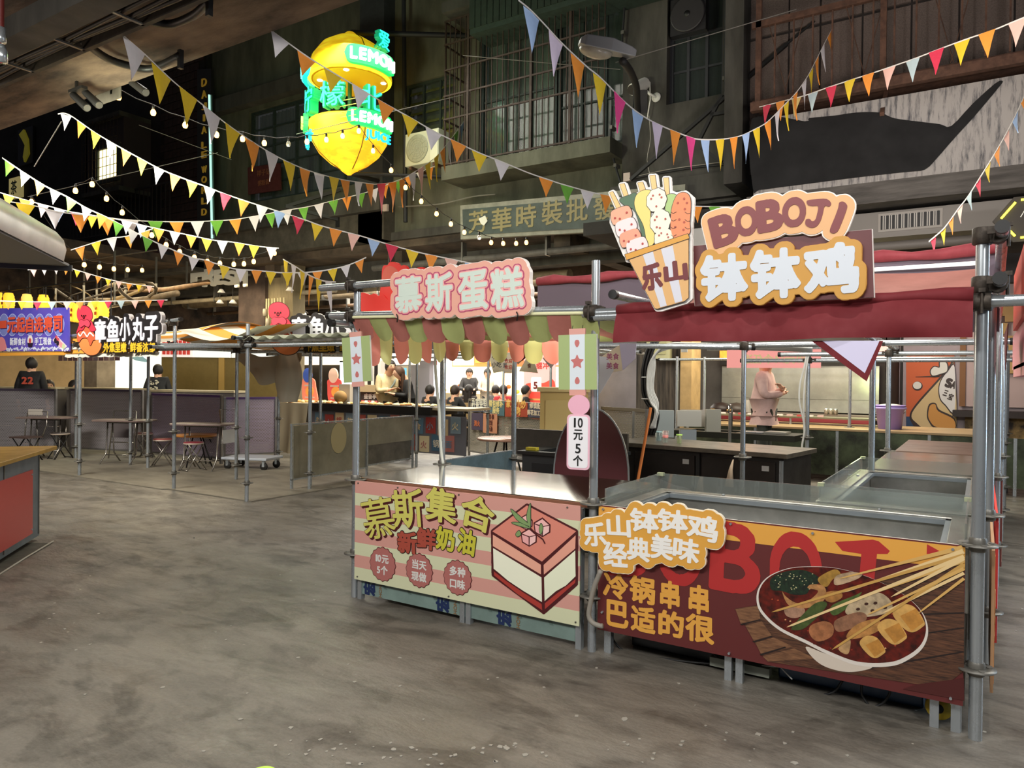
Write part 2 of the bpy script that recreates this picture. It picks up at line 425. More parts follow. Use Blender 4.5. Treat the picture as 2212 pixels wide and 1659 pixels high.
# ================================================================== THE SETTING
def floor_mat():
    m = bpy.data.materials.new('worn_concrete_floor'); m.use_nodes = True; nt = m.node_tree; b = nt.nodes['Principled BSDF']; N = nt.nodes.new; L = nt.links.new
    tc = N('ShaderNodeTexCoord')
    def noise(sc_, det, st=(1, 1, 1), rot=0, dist=0):
        mp = N('ShaderNodeMapping'); mp.inputs['Scale'].default_value = st; mp.inputs['Rotation'].default_value = (0, 0, rot); L(tc.outputs['Object'], mp.inputs[0])
        n = N('ShaderNodeTexNoise'); n.inputs['Scale'].default_value = sc_; n.inputs['Detail'].default_value = det; n.inputs['Roughness'].default_value = .6; n.inputs['Distortion'].default_value = dist
        L(mp.outputs[0], n.inputs[0]); return n.outputs['Fac']
    def ramp(src, p0, c0, p1, c1):
        r = N('ShaderNodeValToRGB'); r.color_ramp.elements[0].position = p0; r.color_ramp.elements[0].color = hexc(c0); r.color_ramp.elements[1].position = p1; r.color_ramp.elements[1].color = hexc(c1); L(src, r.inputs[0]); return r.outputs[0]
    def mix(f, a, c):
        x = N('ShaderNodeMix'); x.data_type = 'RGBA'
        if hasattr(f, 'links'): L(f, x.inputs[0])
        else: x.inputs[0].default_value = f
        L(a, x.inputs[6]); L(c, x.inputs[7]); return x.outputs[2]
    base = ramp(noise(.55, 5, (1, 1, 1), .3, .6), .36, '#453d33', .62, '#79756c')
    streak = ramp(noise(1.5, 8, (1, 3.6, 1), .55, .5), .40, '#2a241d', .60, '#857f74')
    c = mix(.42, base, streak)
    blot = ramp(noise(2.4, 6, (1, 1.3, 1), 0, .8), .40, '#312b23', .50, '#8c867b')
    c = mix(.28, c, blot)
    gr = ramp(noise(60, 4), .3, '#39342e', .75, '#99948a'); c = mix(.16, c, gr)
    # dark tyre and dirt stains
    st_ = ramp(noise(.9, 4, (1, 2.2, 1), 1.1, 1.2), .34, '#000000', .44, '#ffffff')
    mx = N('ShaderNodeMix'); mx.data_type = 'RGBA'; mx.blend_type = 'MULTIPLY'; mx.inputs[0].default_value = .50; L(c, mx.inputs[6]); L(st_, mx.inputs[7]); c = mx.outputs[2]
    # pale flecks of old paint and tape
    v = N('ShaderNodeTexVoronoi'); v.inputs['Scale'].default_value = 9; v.inputs['Randomness'].default_value = 1; L(tc.outputs['Object'], v.inputs[0])
    lt = N('ShaderNodeMath'); lt.operation = 'LESS_THAN'; lt.inputs[1].default_value = .075; L(v.outputs['Distance'], lt.inputs[0])
    g2 = N('ShaderNodeMath'); g2.operation = 'GREATER_THAN'; g2.inputs[1].default_value = .60; L(noise(.8, 3, (1, 1, 1), 2), g2.inputs[0])
    mu = N('ShaderNodeMath'); mu.operation = 'MULTIPLY'; L(lt.outputs[0], mu.inputs[0]); L(g2.outputs[0], mu.inputs[1])
    rgb = N('ShaderNodeRGB'); rgb.outputs[0].default_value = hexc('#b9b4a8'); c = mix(mu.outputs[0], c, rgb.outputs[0])
    L(c, b.inputs['Base Color'])
    mr = N('ShaderNodeMapRange'); mr.inputs['From Min'].default_value = .35; mr.inputs['From Max'].default_value = .65; mr.inputs['To Min'].default_value = .30; mr.inputs['To Max'].default_value = .62
    L(noise(1.6, 6, (1, 2, 1), .4), mr.inputs[0]); L(mr.outputs[0], b.inputs['Roughness'])
    bp = N('ShaderNodeBump'); bp.inputs['Strength'].default_value = .6; bp.inputs['Distance'].default_value = .012; L(noise(9, 14, (1, 2, 1), .5), bp.inputs['Height']); L(bp.outputs[0], b.inputs['Normal'])
    return m
FLOOR = floor_mat()
struct(MB().box((-30, -12, -.2), (14, 27, 0)).build('floor', FLOOR))
# paler raised slab under the dining corner
struct(MB().slab([(-12.5, 2.0), (-5.42, 2.0), (-5.36, 2.06), (-3.7, 2.06), (-3.7, 4.3), (-12.5, 4.3)], .001, .012).build('floor', M('#8b8474', .5, noise=.35, scale=1.6, stretch=(1, 2.2, 1), bump=.2)))
struct(MB().slab([(-3.6, -.55), (-3.32, -.35), (-1.9, -1.75), (-2.2, -1.95)], 0, .004).build('trim_15', M('#4b463d', .8, noise=.4, scale=6)))

CONC = M('#6a665c', .85, noise=.55, scale=1.7, bump=.4, detail=10)
CONCD = M('#4b4943', .9, noise=.6, scale=1.4, bump=.4, stretch=(1.4, 1, .4), detail=10)
CONCG = M('#5b5c4c', .85, noise=.55, scale=1.2, bump=.3, stretch=(1.5, 1, .45), detail=10)
CONCW = M('#73604f', .85, noise=.6, scale=1.9, bump=.8, detail=14, col2='#2e251f', stretch=(.6, 1.6, 1))

def wallh(x0, x1, z0, z1, y0, y1, holes):
    """a wall along x with rectangular openings (x0, z0, x1, z1)"""
    m = MB(); xs = sorted({x0, x1}|{h[0] for h in holes}|{h[2] for h in holes}); zs = sorted({z0, z1}|{h[1] for h in holes}|{h[3] for h in holes})
    for a, b in zip(xs, xs[1:]):
        for c, d in zip(zs, zs[1:]):
            if any(h[0]-1e-6 <= a and b <= h[2]+1e-6 and h[1]-1e-6 <= c and d <= h[3]+1e-6 for h in holes): continue
            m.box((a, y0, c), (b, y1, d))
    return m
# flyover slab overhead, its edge beam and downstand
struct(MB().box((-16, -9, 4.5), (9.5, .62, 5.3)).build('ceiling', CONCW))
struct(MB().box((-16, -.72, 4.32), (9.5, -.50, 4.5)).build('trim_2', CONCD))

FY = 8.5
def FW(px, py, y=FY): p = W(px, py, 'y', y); return p.x, p.z
wa = (-12.1, 5.85, -8.0, 8.15); wb = (-6.93, 6.35, -5.58, 7.78); wc = (-5.0, 5.75, -1.75, 8.35)
wf = (-.95, 6.15, .0, 9.6)
struct(wallh(-13.6, -1.75, 4.45, 13, FY, FY+.3, [wa, wb, wc]).build('wall_back', CONCG))
struct(wallh(-1.75, .55, 4.4, 13, FY-.25, FY+.2, [wf]).build('wall_back', CONCD))
# ledges and piers of the old apartment front
t = struct(MB().box((-13.6, FY-.5, 5.05), (-7.2, FY, 5.4)).box((-7.2, FY-.12, 4.45), (-1.75, FY, 4.62)).build('trim_3', CONCD))
struct(MB().box((-13.6, FY-.35, 4.45), (-7.2, FY, 5.05)).build('trim_4', M('#504b40', .9, noise=.5, scale=3)))
struct(MB().box((-7.95, FY-.35, 4.45), (-7.25, FY, 13)).build('trim_5', M('#33383a', .8, noise=.4, scale=2)))
struct(MB().box((-13.6, FY-.25, 8.25), (-8.0, FY, 8.6)).box((-5.3, FY-.85, 8.55), (-1.0, FY, 8.75)).box((-1.8, FY-.45, 8.55), (.1, FY-.25, 8.8)).build('trim_6', CONCD))
struct(MB().box((-5.35, FY-.75, 5.35), (-1.75, FY, 5.62)).build('trim_7', CONCG))
struct(MB().box((-1.9, FY-.4, 4.45), (.55, FY-.25, 4.85)).build('trim_8', CONCD))

GLASSD = M('#1c2422', .12, 0); CURT = M('#7d8a7a', .8, noise=.35, scale=14, stretch=(6, 1, .1)); CURTD = M('#4b554b', .85, noise=.4, scale=16, stretch=(6, 1, .1))
FRM = M('#26332f', .6, noise=.3, scale=6); FRMR = M('#3a2a22', .7, noise=.4, scale=10)
def curtain(m, x0, x1, y, z0, z1, n):
    vs = []; k = n*6
    for i in range(k+1):
        x = x0+(x1-x0)*i/k; yy = y+.035*math.sin(i*PI/3)
        vs += [(x, yy, z0), (x, yy, z1)]
    m.add(vs, [(2*i, 2*i+2, 2*i+3, 2*i+1) for i in range(k)], True)
def window(name, box, y, cols, rows, curt, frame=FRM, bw=.06, glass=True):
    x0, z0, x1, z1 = box
    w_ = sempty(name, (x0, y, z0)); m = MB(); W_, H = x1-x0, z1-z0
    for a, b in (((0, 0, 0), (bw, .1, H)), ((W_-bw, 0, 0), (W_, .1, H)), ((bw, 0, 0), (W_-bw, .1, bw)), ((bw, 0, H-bw), (W_-bw, .1, H))): m.box(a, b)
    m.build('window_frame', frame, w_)
    for i in range(1, cols): MB().box((W_*i/cols-bw*.4, .01, bw), (W_*i/cols+bw*.4, .08, H-bw)).build('mullion', frame, w_)
    for j in range(1, rows): MB().box((bw, .02, H*j/rows-.018), (W_-bw, .06, H*j/rows+.018)).build('glazing_bar', frame, w_)
    if glass:
        for i in range(cols):
            for j in range(rows):
                MB().box((W_*i/cols+.02, .045, H*j/rows+.01), (W_*(i+1)/cols-.02, .05, H*(j+1)/rows-.01)).build('pane', M('#9fb0a8', .05, 0, trans=.9, alpha=.45), w_)
    for a, b, mt in curt:
        m = MB(); curtain(m, W_*a, W_*b, .2, .05, H-.05, max(3, int((b-a)*W_*7))); m.build('curtain', mt, w_)
    MB().box((0, .34, 0), (W_, .36, H)).build('dark_room', M('#0c0f0d', .9), w_)
    return w_
window('window_1', wa, FY+.08, 5, 5, [(.02, .46, CURTD), (.5, .98, CURTD)])
wn = window('window_2', wb, FY+.05, 3, 1, [])
for k in range(3):
    for j in range(6):
        x0 = .07+k*.43; z = .12+j*.215
        MB().quad((x0, .02, z), (x0+.37, .02, z), (x0+.37, .10, z+.17), (x0, .10, z+.17), .006).build('louvre', M('#5d6234', .25, noise=.4, scale=6), wn)
window('window_3', (wc[0], wc[1], wc[0]+1.75, wc[3]), FY+.08, 3, 2, [(.02, .42, CURT), (.5, .97, CURT)])
window('window_3', (wc[0]+1.78, wc[1], wc[2], wc[3]), FY+.08, 3, 3, [(.02, .98, CURTD)])
window('window_4', wf, FY-.1, 3, 6, [(.02, .98, M('#22262b', .9, noise=.5, scale=9, stretch=(5, 1, .2)))], frame=M('#2a2c31', .6))

# balcony grille in front of window 3
gr = thing('window_grille', 'rusty iron security cage bulging out in front of the curtained windows above the shop board', 'window grille', (-5.3, FY-.75, 5.62))
for i in range(29):
    x = .02+i*.122
    MB().cyl((x, 0, 0), (x, 0, 2.8), .011, 5).build('grille_bar', FRMR, gr)
for i in range(6): MB().cyl((0, .12*i+.06, 0), (0, .12*i+.06, 2.8), .011, 5).build('grille_bar', FRMR, gr)
for z in (.03, .9, 1.35, 1.85, 2.35, 2.8):
    MB().box((0, -.015, z-.015), (3.45, .015, z+.015)).box((-.015, 0, z-.015), (.015, .72, z+.015)).build('grille_rail', FRMR, gr)
for x in (.55, 1.95, 2.75): MB().box((x, -.02, 0), (x+.05, .02, 2.8)).build('grille_post', FRMR, gr)

# dark brick building on the left, beyond the apartment block
BR = M('#3a231c', .9, noise=.5, scale=3, col2='#1c1210')
lb = struct(MB().box((-30, 8.35, 4.6), (-13.6, 8.7, 13)).build('wall_left', M('#1d1a18', .9, noise=.4, scale=2)))
bp_ = sempty('wall_brick', (-15.55, 8.30, 5.0))
MB().box((0, 0, 0), (1.9, .04, 5.2)).build('mortar', M('#1a1210', .95), bp_)
pr = None
for j in range(24):
    for i in range(5):
        x = i*.38+(.19 if j % 2 else 0); 
        if x+.36 > 1.9: continue
        if pr is None: pr = MB().box((0, -.02, 0), (.36, 0, .19)).build('brick', BR, bp_)
        c = pr if (i == 0 and j == 0) else copypart(pr, bp_)
        c.location = (x, 0, .02+j*.215)
struct(MB().box((-22, 8.0, 4.75), (-14.2, 8.35, 5.35)).build('trim_9', M('#4a2a22', .8, noise=.5, scale=5, stretch=(6, 1, .2))))
struct(MB().box((-22, 7.9, 4.2), (-13.6, 8.3, 4.75)).build('trim_10', CONCD))
# bay window with one lit room
bay = thing('bay_window', 'small lit bay window behind a wire cage on the dark brick building', 'window', (-18.0, 8.35, 6.6))
MB().box((0, -.9, -.12), (1.9, 0, 0)).box((0, -.9, 1.9), (1.9, 0, 2.02)).build('bay_slab', CONCD, bay)
MB().box((.72, -.80, .30), (1.66, -.78, 1.12)).build('lit_pane', M('#f3e2a0', .5, emit=2.2), bay)
MB().box((.6, -.84, .18), (1.78, -.80, .30)).box((.6, -.84, 1.12), (1.78, -.80, 1.22)).box((.6, -.84, .3), (.72, -.8, 1.12)).box((1.66, -.84, .3), (1.78, -.8, 1.12)).build('window_frame', FRM, bay)
MB().box((0, -.78, 0), (.6, -.7, 1.9)).box((1.78, -.78, 0), (1.9, 0, 1.9)).box((0, -.78, 0), (.05, 0, 1.9)).box((.6, -.76, 0), (1.78, -.72, .18)).box((.6, -.76, 1.22), (1.78, -.72, 1.9)).build('bay_wall', M('#31262a', .8), bay)
for i in range(11): MB().cyl((.05+i*.18, -.92, 0), (.05+i*.18, -.92, 1.95), .009, 4).build('cage_bar', FRMR, bay)
for j in range(8): MB().cyl((.05, -.92, .1+j*.25), (1.85, -.92, .1+j*.25), .009, 4).build('cage_bar', FRMR, bay)
# a run of dark balcony bars lower on that building
dbal = thing('balcony_railing', 'dark railing of vertical bars across the unlit brick building', 'railing', (-19.5, 7.9, 5.45))
for i in range(26): MB().box((i*.2, -.01, 0), (i*.2+.025, .01, 1.1)).build('railing_bar', M('#241c1c', .7), dbal)
MB().box((-.03, -.02, 1.1), (5.05, .02, 1.15)).box((-.03, -.02, .02), (5.05, .02, .06)).build('handrail', M('#241c1c', .7), dbal)

# upper right building: panelled render above the grey parapet
RND = M('#6f625b', .9, noise=.3, scale=60, bump=.6); RNDM = M('#5e534d', .9, noise=.5, scale=1.5)
rb = sempty('wall_right', (.55, 7.6, 4.6))
MB().box((0, .02, 0), (9, .3, 8.4)).build('render_ground', M('#2c2725', .95), rb)
pn = None
xs = [0, .62, 1.05, 1.6, 2.2, 2.75, 3.35, 4.1, 5.0, 6, 7, 8, 9]
for j, (z0, z1) in enumerate(((.55, 2.0), (2.03, 3.3), (3.33, 4.8), (4.83, 6.5))):
    for a, b in zip(xs, xs[1:]):
        MB().box((a+.012, -.02, z0), (b-.012, .02, z1-.02)).build('render_panel', RND, rb)
struct(MB().box((.35, 7.2, 4.4), (.62, 8.5, 13)).build('trim_11', CONCD))
MB().box((4.1, -.04, 1.6), (5.6, -.02, 3.4)).build('window_pane', M('#3d423c', .2), rb)
PAR = bpy.data.materials.new('weathered_parapet'); PAR.use_nodes = True
def par_mat(m):
    nt = m.node_tree; b = nt.nodes['Principled BSDF']; N = nt.nodes.new; L = nt.links.new
    tc = N('ShaderNodeTexCoord'); mp = N('ShaderNodeMapping'); mp.inputs['Scale'].default_value = (9, 1, 1.3); L(tc.outputs['Object'], mp.inputs[0])
    n = N('ShaderNodeTexNoise'); n.inputs['Scale'].default_value = 2.2; n.inputs['Detail'].default_value = 9; n.inputs['Roughness'].default_value = .7; L(mp.outputs[0], n.inputs[0])
    r = N('ShaderNodeValToRGB'); r.color_ramp.elements[0].position = .34; r.color_ramp.elements[0].color = hexc('#4b4c50'); r.color_ramp.elements[1].position = .52; r.color_ramp.elements[1].color = hexc('#a19d98'); L(n.outputs['Fac'], r.inputs[0])
    L(r.outputs[0], b.inputs['Base Color']); b.inputs['Roughness'].default_value = .85
par_mat(PAR)
struct(MB().box((.97, 6.5, 3.98), (9.5, 6.7, 5.02)).build('wall_parapet', PAR))
# black patch with a wavy upper edge over the left end of the parapet
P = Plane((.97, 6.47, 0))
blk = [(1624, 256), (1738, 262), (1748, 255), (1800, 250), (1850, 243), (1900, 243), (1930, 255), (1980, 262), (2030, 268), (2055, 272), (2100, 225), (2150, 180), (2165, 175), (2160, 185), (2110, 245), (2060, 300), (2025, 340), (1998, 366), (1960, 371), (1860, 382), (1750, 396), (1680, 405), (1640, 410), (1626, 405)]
cl = thing('parapet_black_patch', 'matt black coating with a wavy upper edge on the grey parapet above the red awning', 'cover', P.o)
sheet([smooth(P.pts(blk), 3)], 'patch', M('#060607', .85, noise=.3, scale=3), cl, 0, .004)
struct(MB().box((.9, 6.42, 3.72), (9.5, 6.75, 3.98)).build('trim_12', M('#5c5853', .85, noise=.5, scale=3, stretch=(.6, 1, 5))))
# rusty steel balcony frame above the parapet
bf = thing('balcony_frame', 'rusty brown steel balcony frame of upright bars above the grey parapet', 'balcony frame', (.95, 6.45, 5.1))
RUST = M('#5f4232', .8, noise=.5, scale=9)
MB().box((0, -.1, 0), (8, .0, .12)).build('bottom_channel', RUST, bf); MB().box((0, 0, .12), (8, .75, .17)).build('floor_plate', RUST, bf)
MB().box((0, -.06, 1.12), (8, -.0, 1.2)).build('top_rail', RUST, bf)
for i in range(34): MB().box((.05+i*.235, -.04, .17), (.07+i*.235, -.02, 1.14)).build('bar', RUST, bf)
for x in (.05, 1.55, 3.1, 4.6): MB().box((x, -.06, .12), (x+.07, .0, 3.6)).build('post', RUST, bf); MB().beam((x+.03, -.03, -.3), (x+.03, .4, .1), .05).build('bracket', RUST, bf)
MB().box((1.55, -.05, 1.7), (8, .0, 1.78)).build('upper_rail', RUST, bf)
for i in range(14): MB().cyl((.2+i*.47, -.03, 1.2), (.2+i*.47+.25*(-1)**i, -.03, .17), .006, 4).build('stay_wire', RUST, bf)

# ------------------------------------------------------------------ the hall under the building
HALLC = M('#6b5d4c', .9, noise=.6, scale=.9, bump=.5, detail=9, col2='#2b2520')
struct(MB().box((-30, 8.5, 4.30), (-1.7, 26, 4.5)).build('ceiling', HALLC))
struct(MB().box((-1.7, 6.7, 3.75), (10, 26, 3.95)).build('ceiling', M('#25221f', .9, noise=.4, scale=2)))
for i, y in enumerate((9.6, 12.2, 15, 18)):
    struct(MB().box((-30, y, 3.85-.0*i), (-1.7, y+.4, 4.30)).build('ceiling_beam', HALLC if i else CONCD))
for x in (-16.5, -11.8, -7.6, -3.4):
    struct(MB().box((x, 8.8, 4.0), (x+.35, 26, 4.30)).build('ceiling_beam', HALLC))
struct(MB().box((-17.9, -4, 0), (-17.5, 26, 2.75)).build('wall_left', M('#8f7a58', .85, noise=.35, scale=1.2)))
struct(MB().box((-18.2, -4, 2.75), (-17.8, 26, 4.6)).build('wall_left', M('#4a3a2c', .85, noise=.6, scale=2.2, col2='#17120f', bump=.6)))
struct(MB().box((-18.2, -4, 2.55), (-17.2, 26, 2.85)).build('trim_14', M('#332b25', .8, noise=.4, scale=3)))
struct(MB().box((-30, 2.5, 4.3), (-13.6, 8.5, 4.5)).build('ceiling', M('#4c3d30', .9, noise=.6, scale=1.5, col2='#1a1512', bump=.6)))
struct(MB().box((-18, 19, 0), (-1, 19.3, 4.4)).build('wall_back', M('#7d7a80', .8, noise=.2, scale=1)))
struct(MB().box((-1.2, 10.62, 0), (2.2, 10.8, 3.8)).build('wall_back', M('#4a4541', .8, noise=.3, scale=2)))
struct(MB().box((-1.75, 9.0, 0), (-.86, 9.2, 3.9)).build('wall_back', M('#564c42', .85, noise=.6, scale=2.6, stretch=(9, 1, .5), col2='#1f1b18', detail=9)))
struct(MB().box((-.86, 8.85, 0), (-.66, 9.35, 3.9)).build('pillar', M('#b89a68', .8, noise=.3, scale=3)))
struct(MB().box((2.2, 13.2, 0), (10, 13.5, 3.8)).build('wall_back', M('#a79aa0', .8, noise=.1, scale=2)))
struct(MB().box((2.05, 10.6, 0), (2.2, 13.4, 3.8)).build('wall_side', M('#241a17', .8)))
struct(MB().box((-1.2, 8.6, 2.9), (10, 8.8, 3.3)).build('trim_13', M('#393534', .8, noise=.3, scale=2)))
# pillars
p1 = W(515, 700, 'y', 8.9); p2 = W(572, 700, 'y', 8.9)
struct(MB().box((p1.x, 8.9, 0), (p2.x, 9.5, 4.3)).build('pillar', M('#4b3b33', .85, noise=.5, scale=2.5)))
p3 = W(632, 700, 'y', 9.0)
struct(MB().box((p2.x, 9.0, 0), (p3.x, 9.4, 4.3)).build('pillar', M('#8d7f60', .8, noise=.35, scale=3, stretch=(2, 1, .4))))
struct(MB().box((-12.9, 4.9, 0), (-12.4, 5.3, 2.7)).build('pillar', M('#a3937a', .8, noise=.4, scale=3)))
# ================================================================== SCAFFOLD TUBES
_ros = None
def rosette(parent, x, y, z, r=.075):
    global _ros
    if _ros is None:
        m = MB(); n = 24
        pr = [(r, -.004), (r, .004), (.028, .004), (.028, -.004), (r, -.004)]; m.lathe(pr, n=n)
        for k in range(4): a = k*PI/2+.4; m.cyl((.052*math.cos(a), .052*math.sin(a), .0045), (.052*math.cos(a), .052*math.sin(a), .0065), .012, 8)
        m.lathe([(.03, -.03), (.034, -.025), (.034, .02), (.03, .03)], n=14)
        _ros = m.build('rosette', GALVD, parent); o = _ros
    else: o = copypart(_ros, parent)
    o.location = (x, y, z); return o
def pole(parent, x, y, h, ros=(.30, .81), r=.024, mat=None, z0=0):
    MB().cyl((x, y, z0), (x, y, h), r, 16).build('pole', mat or GALV, parent)
    for z in ros: rosette(parent, x, y, z)
def bar(parent, p, q, r=.024, caps=(1, 1), mat=None):
    MB().cyl(p, q, r, 14).build('crossbar', mat or GALV, parent)
    d = (Vector(q)-Vector(p)).normalized()
    for c, e, s_ in ((caps[0], Vector(p), -1), (caps[1], Vector(q), 1)):
        if c: MB().cyl(e-d*.02*s_, e+d*.012*s_, r*1.12, 14).build('end_cap', BLACKP, parent)
_cl = None
def coupler(parent, x, y, z, rz=0):
    global _cl
    if _cl is None:
        m = MB(); m.lathe([(.036, -.035), (.04, -.03), (.04, .03), (.036, .035)], n=12); m.lathe([(.036, -.032), (.038, 0), (.036, .032)], (0, -.055, 0), 12, 'x')
        m.box((-.03, -.07, -.03), (.03, .01, .03)); m.cyl((-.07, -.03, .01), (.07, -.03, .01), .008, 6); m.box((-.085, -.045, -.005), (-.065, -.015, .025)); m.box((.05, -.045, -.005), (.068, -.015, .025))
        m.cyl((0, -.09, -.05), (0, -.09, .05), .007, 6); m.box((-.012, -.105, .035), (.012, -.075, .052))
        _cl = m.build('coupler', CLAMP, parent); o = _cl
    else: o = copypart(_cl, parent)
    o.location = (x, y, z); o.rotation_euler = (0, 0, rz); return o

# white pole wrap and frame of the two front stalls
sf = thing('scaffold_frame', 'galvanised scaffold tube frame carrying the two front stalls', 'scaffold', (0, 0, 0))
pole(sf, 0, 0, 2.12, (.30, .805)); pole(sf, 1.8, 0, 2.16, (.31, .82)); pole(sf, 3.6, 0, 2.10, (.30, .825), r=.026)
pole(sf, 0, .96, 1.95, (.82,)); pole(sf, 0, 2.02, 1.9, (.78,)); pole(sf, 1.83, 2.92, 1.85, (.83,), r=.022)
for y, h in ((.96, 2.0), (2.9, 1.95), (4.8, 1.95), (6.7, 1.95), (8.6, 1.95)): pole(sf, 3.61+.035*y, y, h, (.30, .81))
pole(sf, 2.86, 2.93, 1.85, ()); pole(sf, 2.80, 4.8, 1.85, (.8,)); pole(sf, 1.82, 5.85, 1.85, (.82,)); pole(sf, 1.9, 8.7, 1.9, (.8,))
pole(sf, -.38, 8.7, 1.9, ()); pole(sf, -.72, 8.3, 1.9, ())
bar(sf, (-.30, -.05, 2.12), (.50, -.05, 2.12), caps=(0, 1)); bar(sf, (-.22, -.05, 1.925), (1.80, -.05, 1.885))
bar(sf, (1.75, -.052, 1.865), (2.1, -.052, 1.865), caps=(0, 0)); bar(sf, (1.80, -.052, 1.845), (3.80, -.052, 1.845))
bar(sf, (-.04, -.2, 1.86), (-.04, 2.1, 1.86)); bar(sf, (1.86, .1, 1.98), (1.86, 3.0, 1.98)); bar(sf, (3.665, -.16, 2.13), (3.76, 6.9, 2.13)); bar(sf, (3.66, -.16, 1.925), (3.74, 6.9, 1.925))
bar(sf, (-.1, 2.07, 1.82), (1.9, 2.97, 1.80)); bar(sf, (1.2, 2.97, 1.82), (3.8, 2.97, 1.82)); bar(sf, (1.7, 4.85, 1.80), (3.9, 4.85, 1.80)); bar(sf, (1.0, 5.9, 1.76), (3.9, 5.9, 1.76)); bar(sf, (-1.2, 8.7, 1.86), (3.9, 8.7, 1.86))
bar(sf, (2.86, .9, 1.86), (2.86, 4.9, 1.86))
for a in ((0, 0, 2.12, 0), (0, 0, 1.915, 0), (1.8, 0, 1.875, 0), (3.6, 0, 2.125, PI/2), (3.6, 0, 1.92, PI/2), (3.6, 0, 1.845, 0), (0, .96, 1.86, PI/2), (0, 2.02, 1.83, 0), (1.83, 2.92, 1.81, PI), (2.86, 2.93, 1.8, PI), (2.8, 4.8, 1.8, PI), (1.82, 5.85, 1.76, PI)): coupler(sf, *a)
# second frame, left of the aisle
def lframe(label, poles, bars, cps):
    p0 = poles[0]; o = thing('scaffold_frame', label, 'scaffold', (p0[0], p0[1], 0)); o.location = (0, 0, 0)
    for x, y, h in poles: pole(o, x, y, h, (.22, .76), mat=GALVD if False else GALV)
    for p, q in bars: bar(o, p, q)
    for c in cps: coupler(o, *c)
    return o
lframe('scaffold tubes of the empty bay under the corrugated canopy', [(-3.79, 2.06, 2.12), (-3.88, 3.12, 1.9)], 
       [((-5.5, 2.0, 1.86), (-.0, 2.12, 1.86)), ((-3.85, 1.9, 1.95), (-3.93, 6.6, 1.93)), ((-5.4, 3.18, 1.84), (-2.4, 3.18, 1.84))],
       [(-3.79, 2.06, 1.87, 0), (-3.79, 2.06, 1.95, PI/2), (-3.88, 3.12, 1.85, 0)])
lframe('scaffold tubes of the takoyaki stall with the striped orange canopy', [(-5.32, 2.11, 2.15), (-5.40, 3.13, 1.95), (-7.58, 2.07, 1.95), (-7.62, 3.15, 1.95), (-8.2, 3.2, 1.95), (-9.9, 3.2, 1.95)],
       [((-5.7, 2.04, 1.90), (-3.6, 2.0, 1.86)), ((-8.3, 2.05, 2.03), (-5.1, 2.05, 2.22)), ((-5.38, 1.8, 1.86), (-5.44, 6.5, 1.86)), ((-7.9, 2.05, 1.93), (-7.3, 2.05, 1.93)), ((-10, 3.2, 1.9), (-5.2, 3.2, 1.9))],
       [(-5.32, 2.11, 1.89, 0), (-5.32, 2.11, 2.18, 0), (-5.4, 3.13, 1.86, 0), (-7.58, 2.07, 1.93, 0)])
fe = [D(692, 915, 11.6), D(884, 890, 13.5), G(899, 1008), D(601, 990, 12.2)]
o = thing('scaffold_frame', 'far scaffold tubes standing around the steel sheet counter', 'scaffold')
for p in fe: pole(o, p.x, p.y, 1.95, (.25, .8))
bar(o, (fe[3].x-.3, fe[3].y, 1.86), (fe[1].x+1, fe[1].y+.3, 1.86)); bar(o, (-4.2, 6.2, 1.88), (-.5, 6.2, 1.9)); bar(o, (-1.0, 3.0, 1.92), (-1.0, 7.9, 1.92))
pq = D(1053, 975, 13.0); pole(o, pq.x, pq.y, 1.95, (.9,)); pq = D(1087, 870, 15.5); pole(o, pq.x, pq.y, 1.95, ()); pq = D(1189, 870, 13.5); pole(o, pq.x, pq.y, 1.9, ())

# ================================================================== LEFT FRONT STALL
PINK, CREAM = M('#cf978b', .55), M('#cfd2ae', .55)
BROWN = M('#7a2f2c', .55); DKB = M('#4a1216', .55)
# steel counter
ct = thing('steel_counter', 'stainless steel counter top and legs behind the cake banner', 'counter', (.03, .03, 0))
MB().box((-.02, -.03, .785), (1.74, .93, .82)).build('counter_top', M('#cdc8ba', .10, 1, noise=.12, scale=3, stretch=(1, 3, 1)), ct, bevel=.004)
FILM = M('#7f958e', .35, noise=.25, scale=5)
MB().box((.04, -.042, .035), (1.68, -.036, .60)).build('film_front', FILM, ct); MB().box((.02, .05, .07), (.03, .9, .78)).build('film_side', FILM, ct); MB().box((.06, .88, .3), (1.66, .89, .78)).build('back_panel', STEELD, ct)
for x in (.02, .88, .925, 1.68):
    for y in (-.055, .88): MB().box((x, y, 0), (x+.035, y+.035, .785)).build('leg', GALV, ct)
for i, x in enumerate((.10, .72, 1.18)):
    sheet(place('宏', x+.02, .085, .09, .10, PI/2, .05), 'film_print', M('#1b2c55', .5), ct, -.046, .002)
    sheet(line_text('HONGYU', 0, 0, .026, .01), 'film_print', M('#8c6a45', .5), ct, -.046, .002)
    o = bpy.context.scene.collection.objects[-1]; o.rotation_euler = (0, -PI/2, 0); o.location = (x+.13, 0, .04)
sheet([np.array([(.25+i*.21+(.05 if j else 0), .1+j*.06), (.275+i*.21+(.05 if j else 0), .1+j*.06), (.255+i*.21+(.05 if j else 0), .13+j*.06), (.23+i*.21+(.05 if j else 0), .13+j*.06)]) for i in range(7) for j in range(1)], 'film_print', M('#5c7069', .5), ct, -.044, .001)

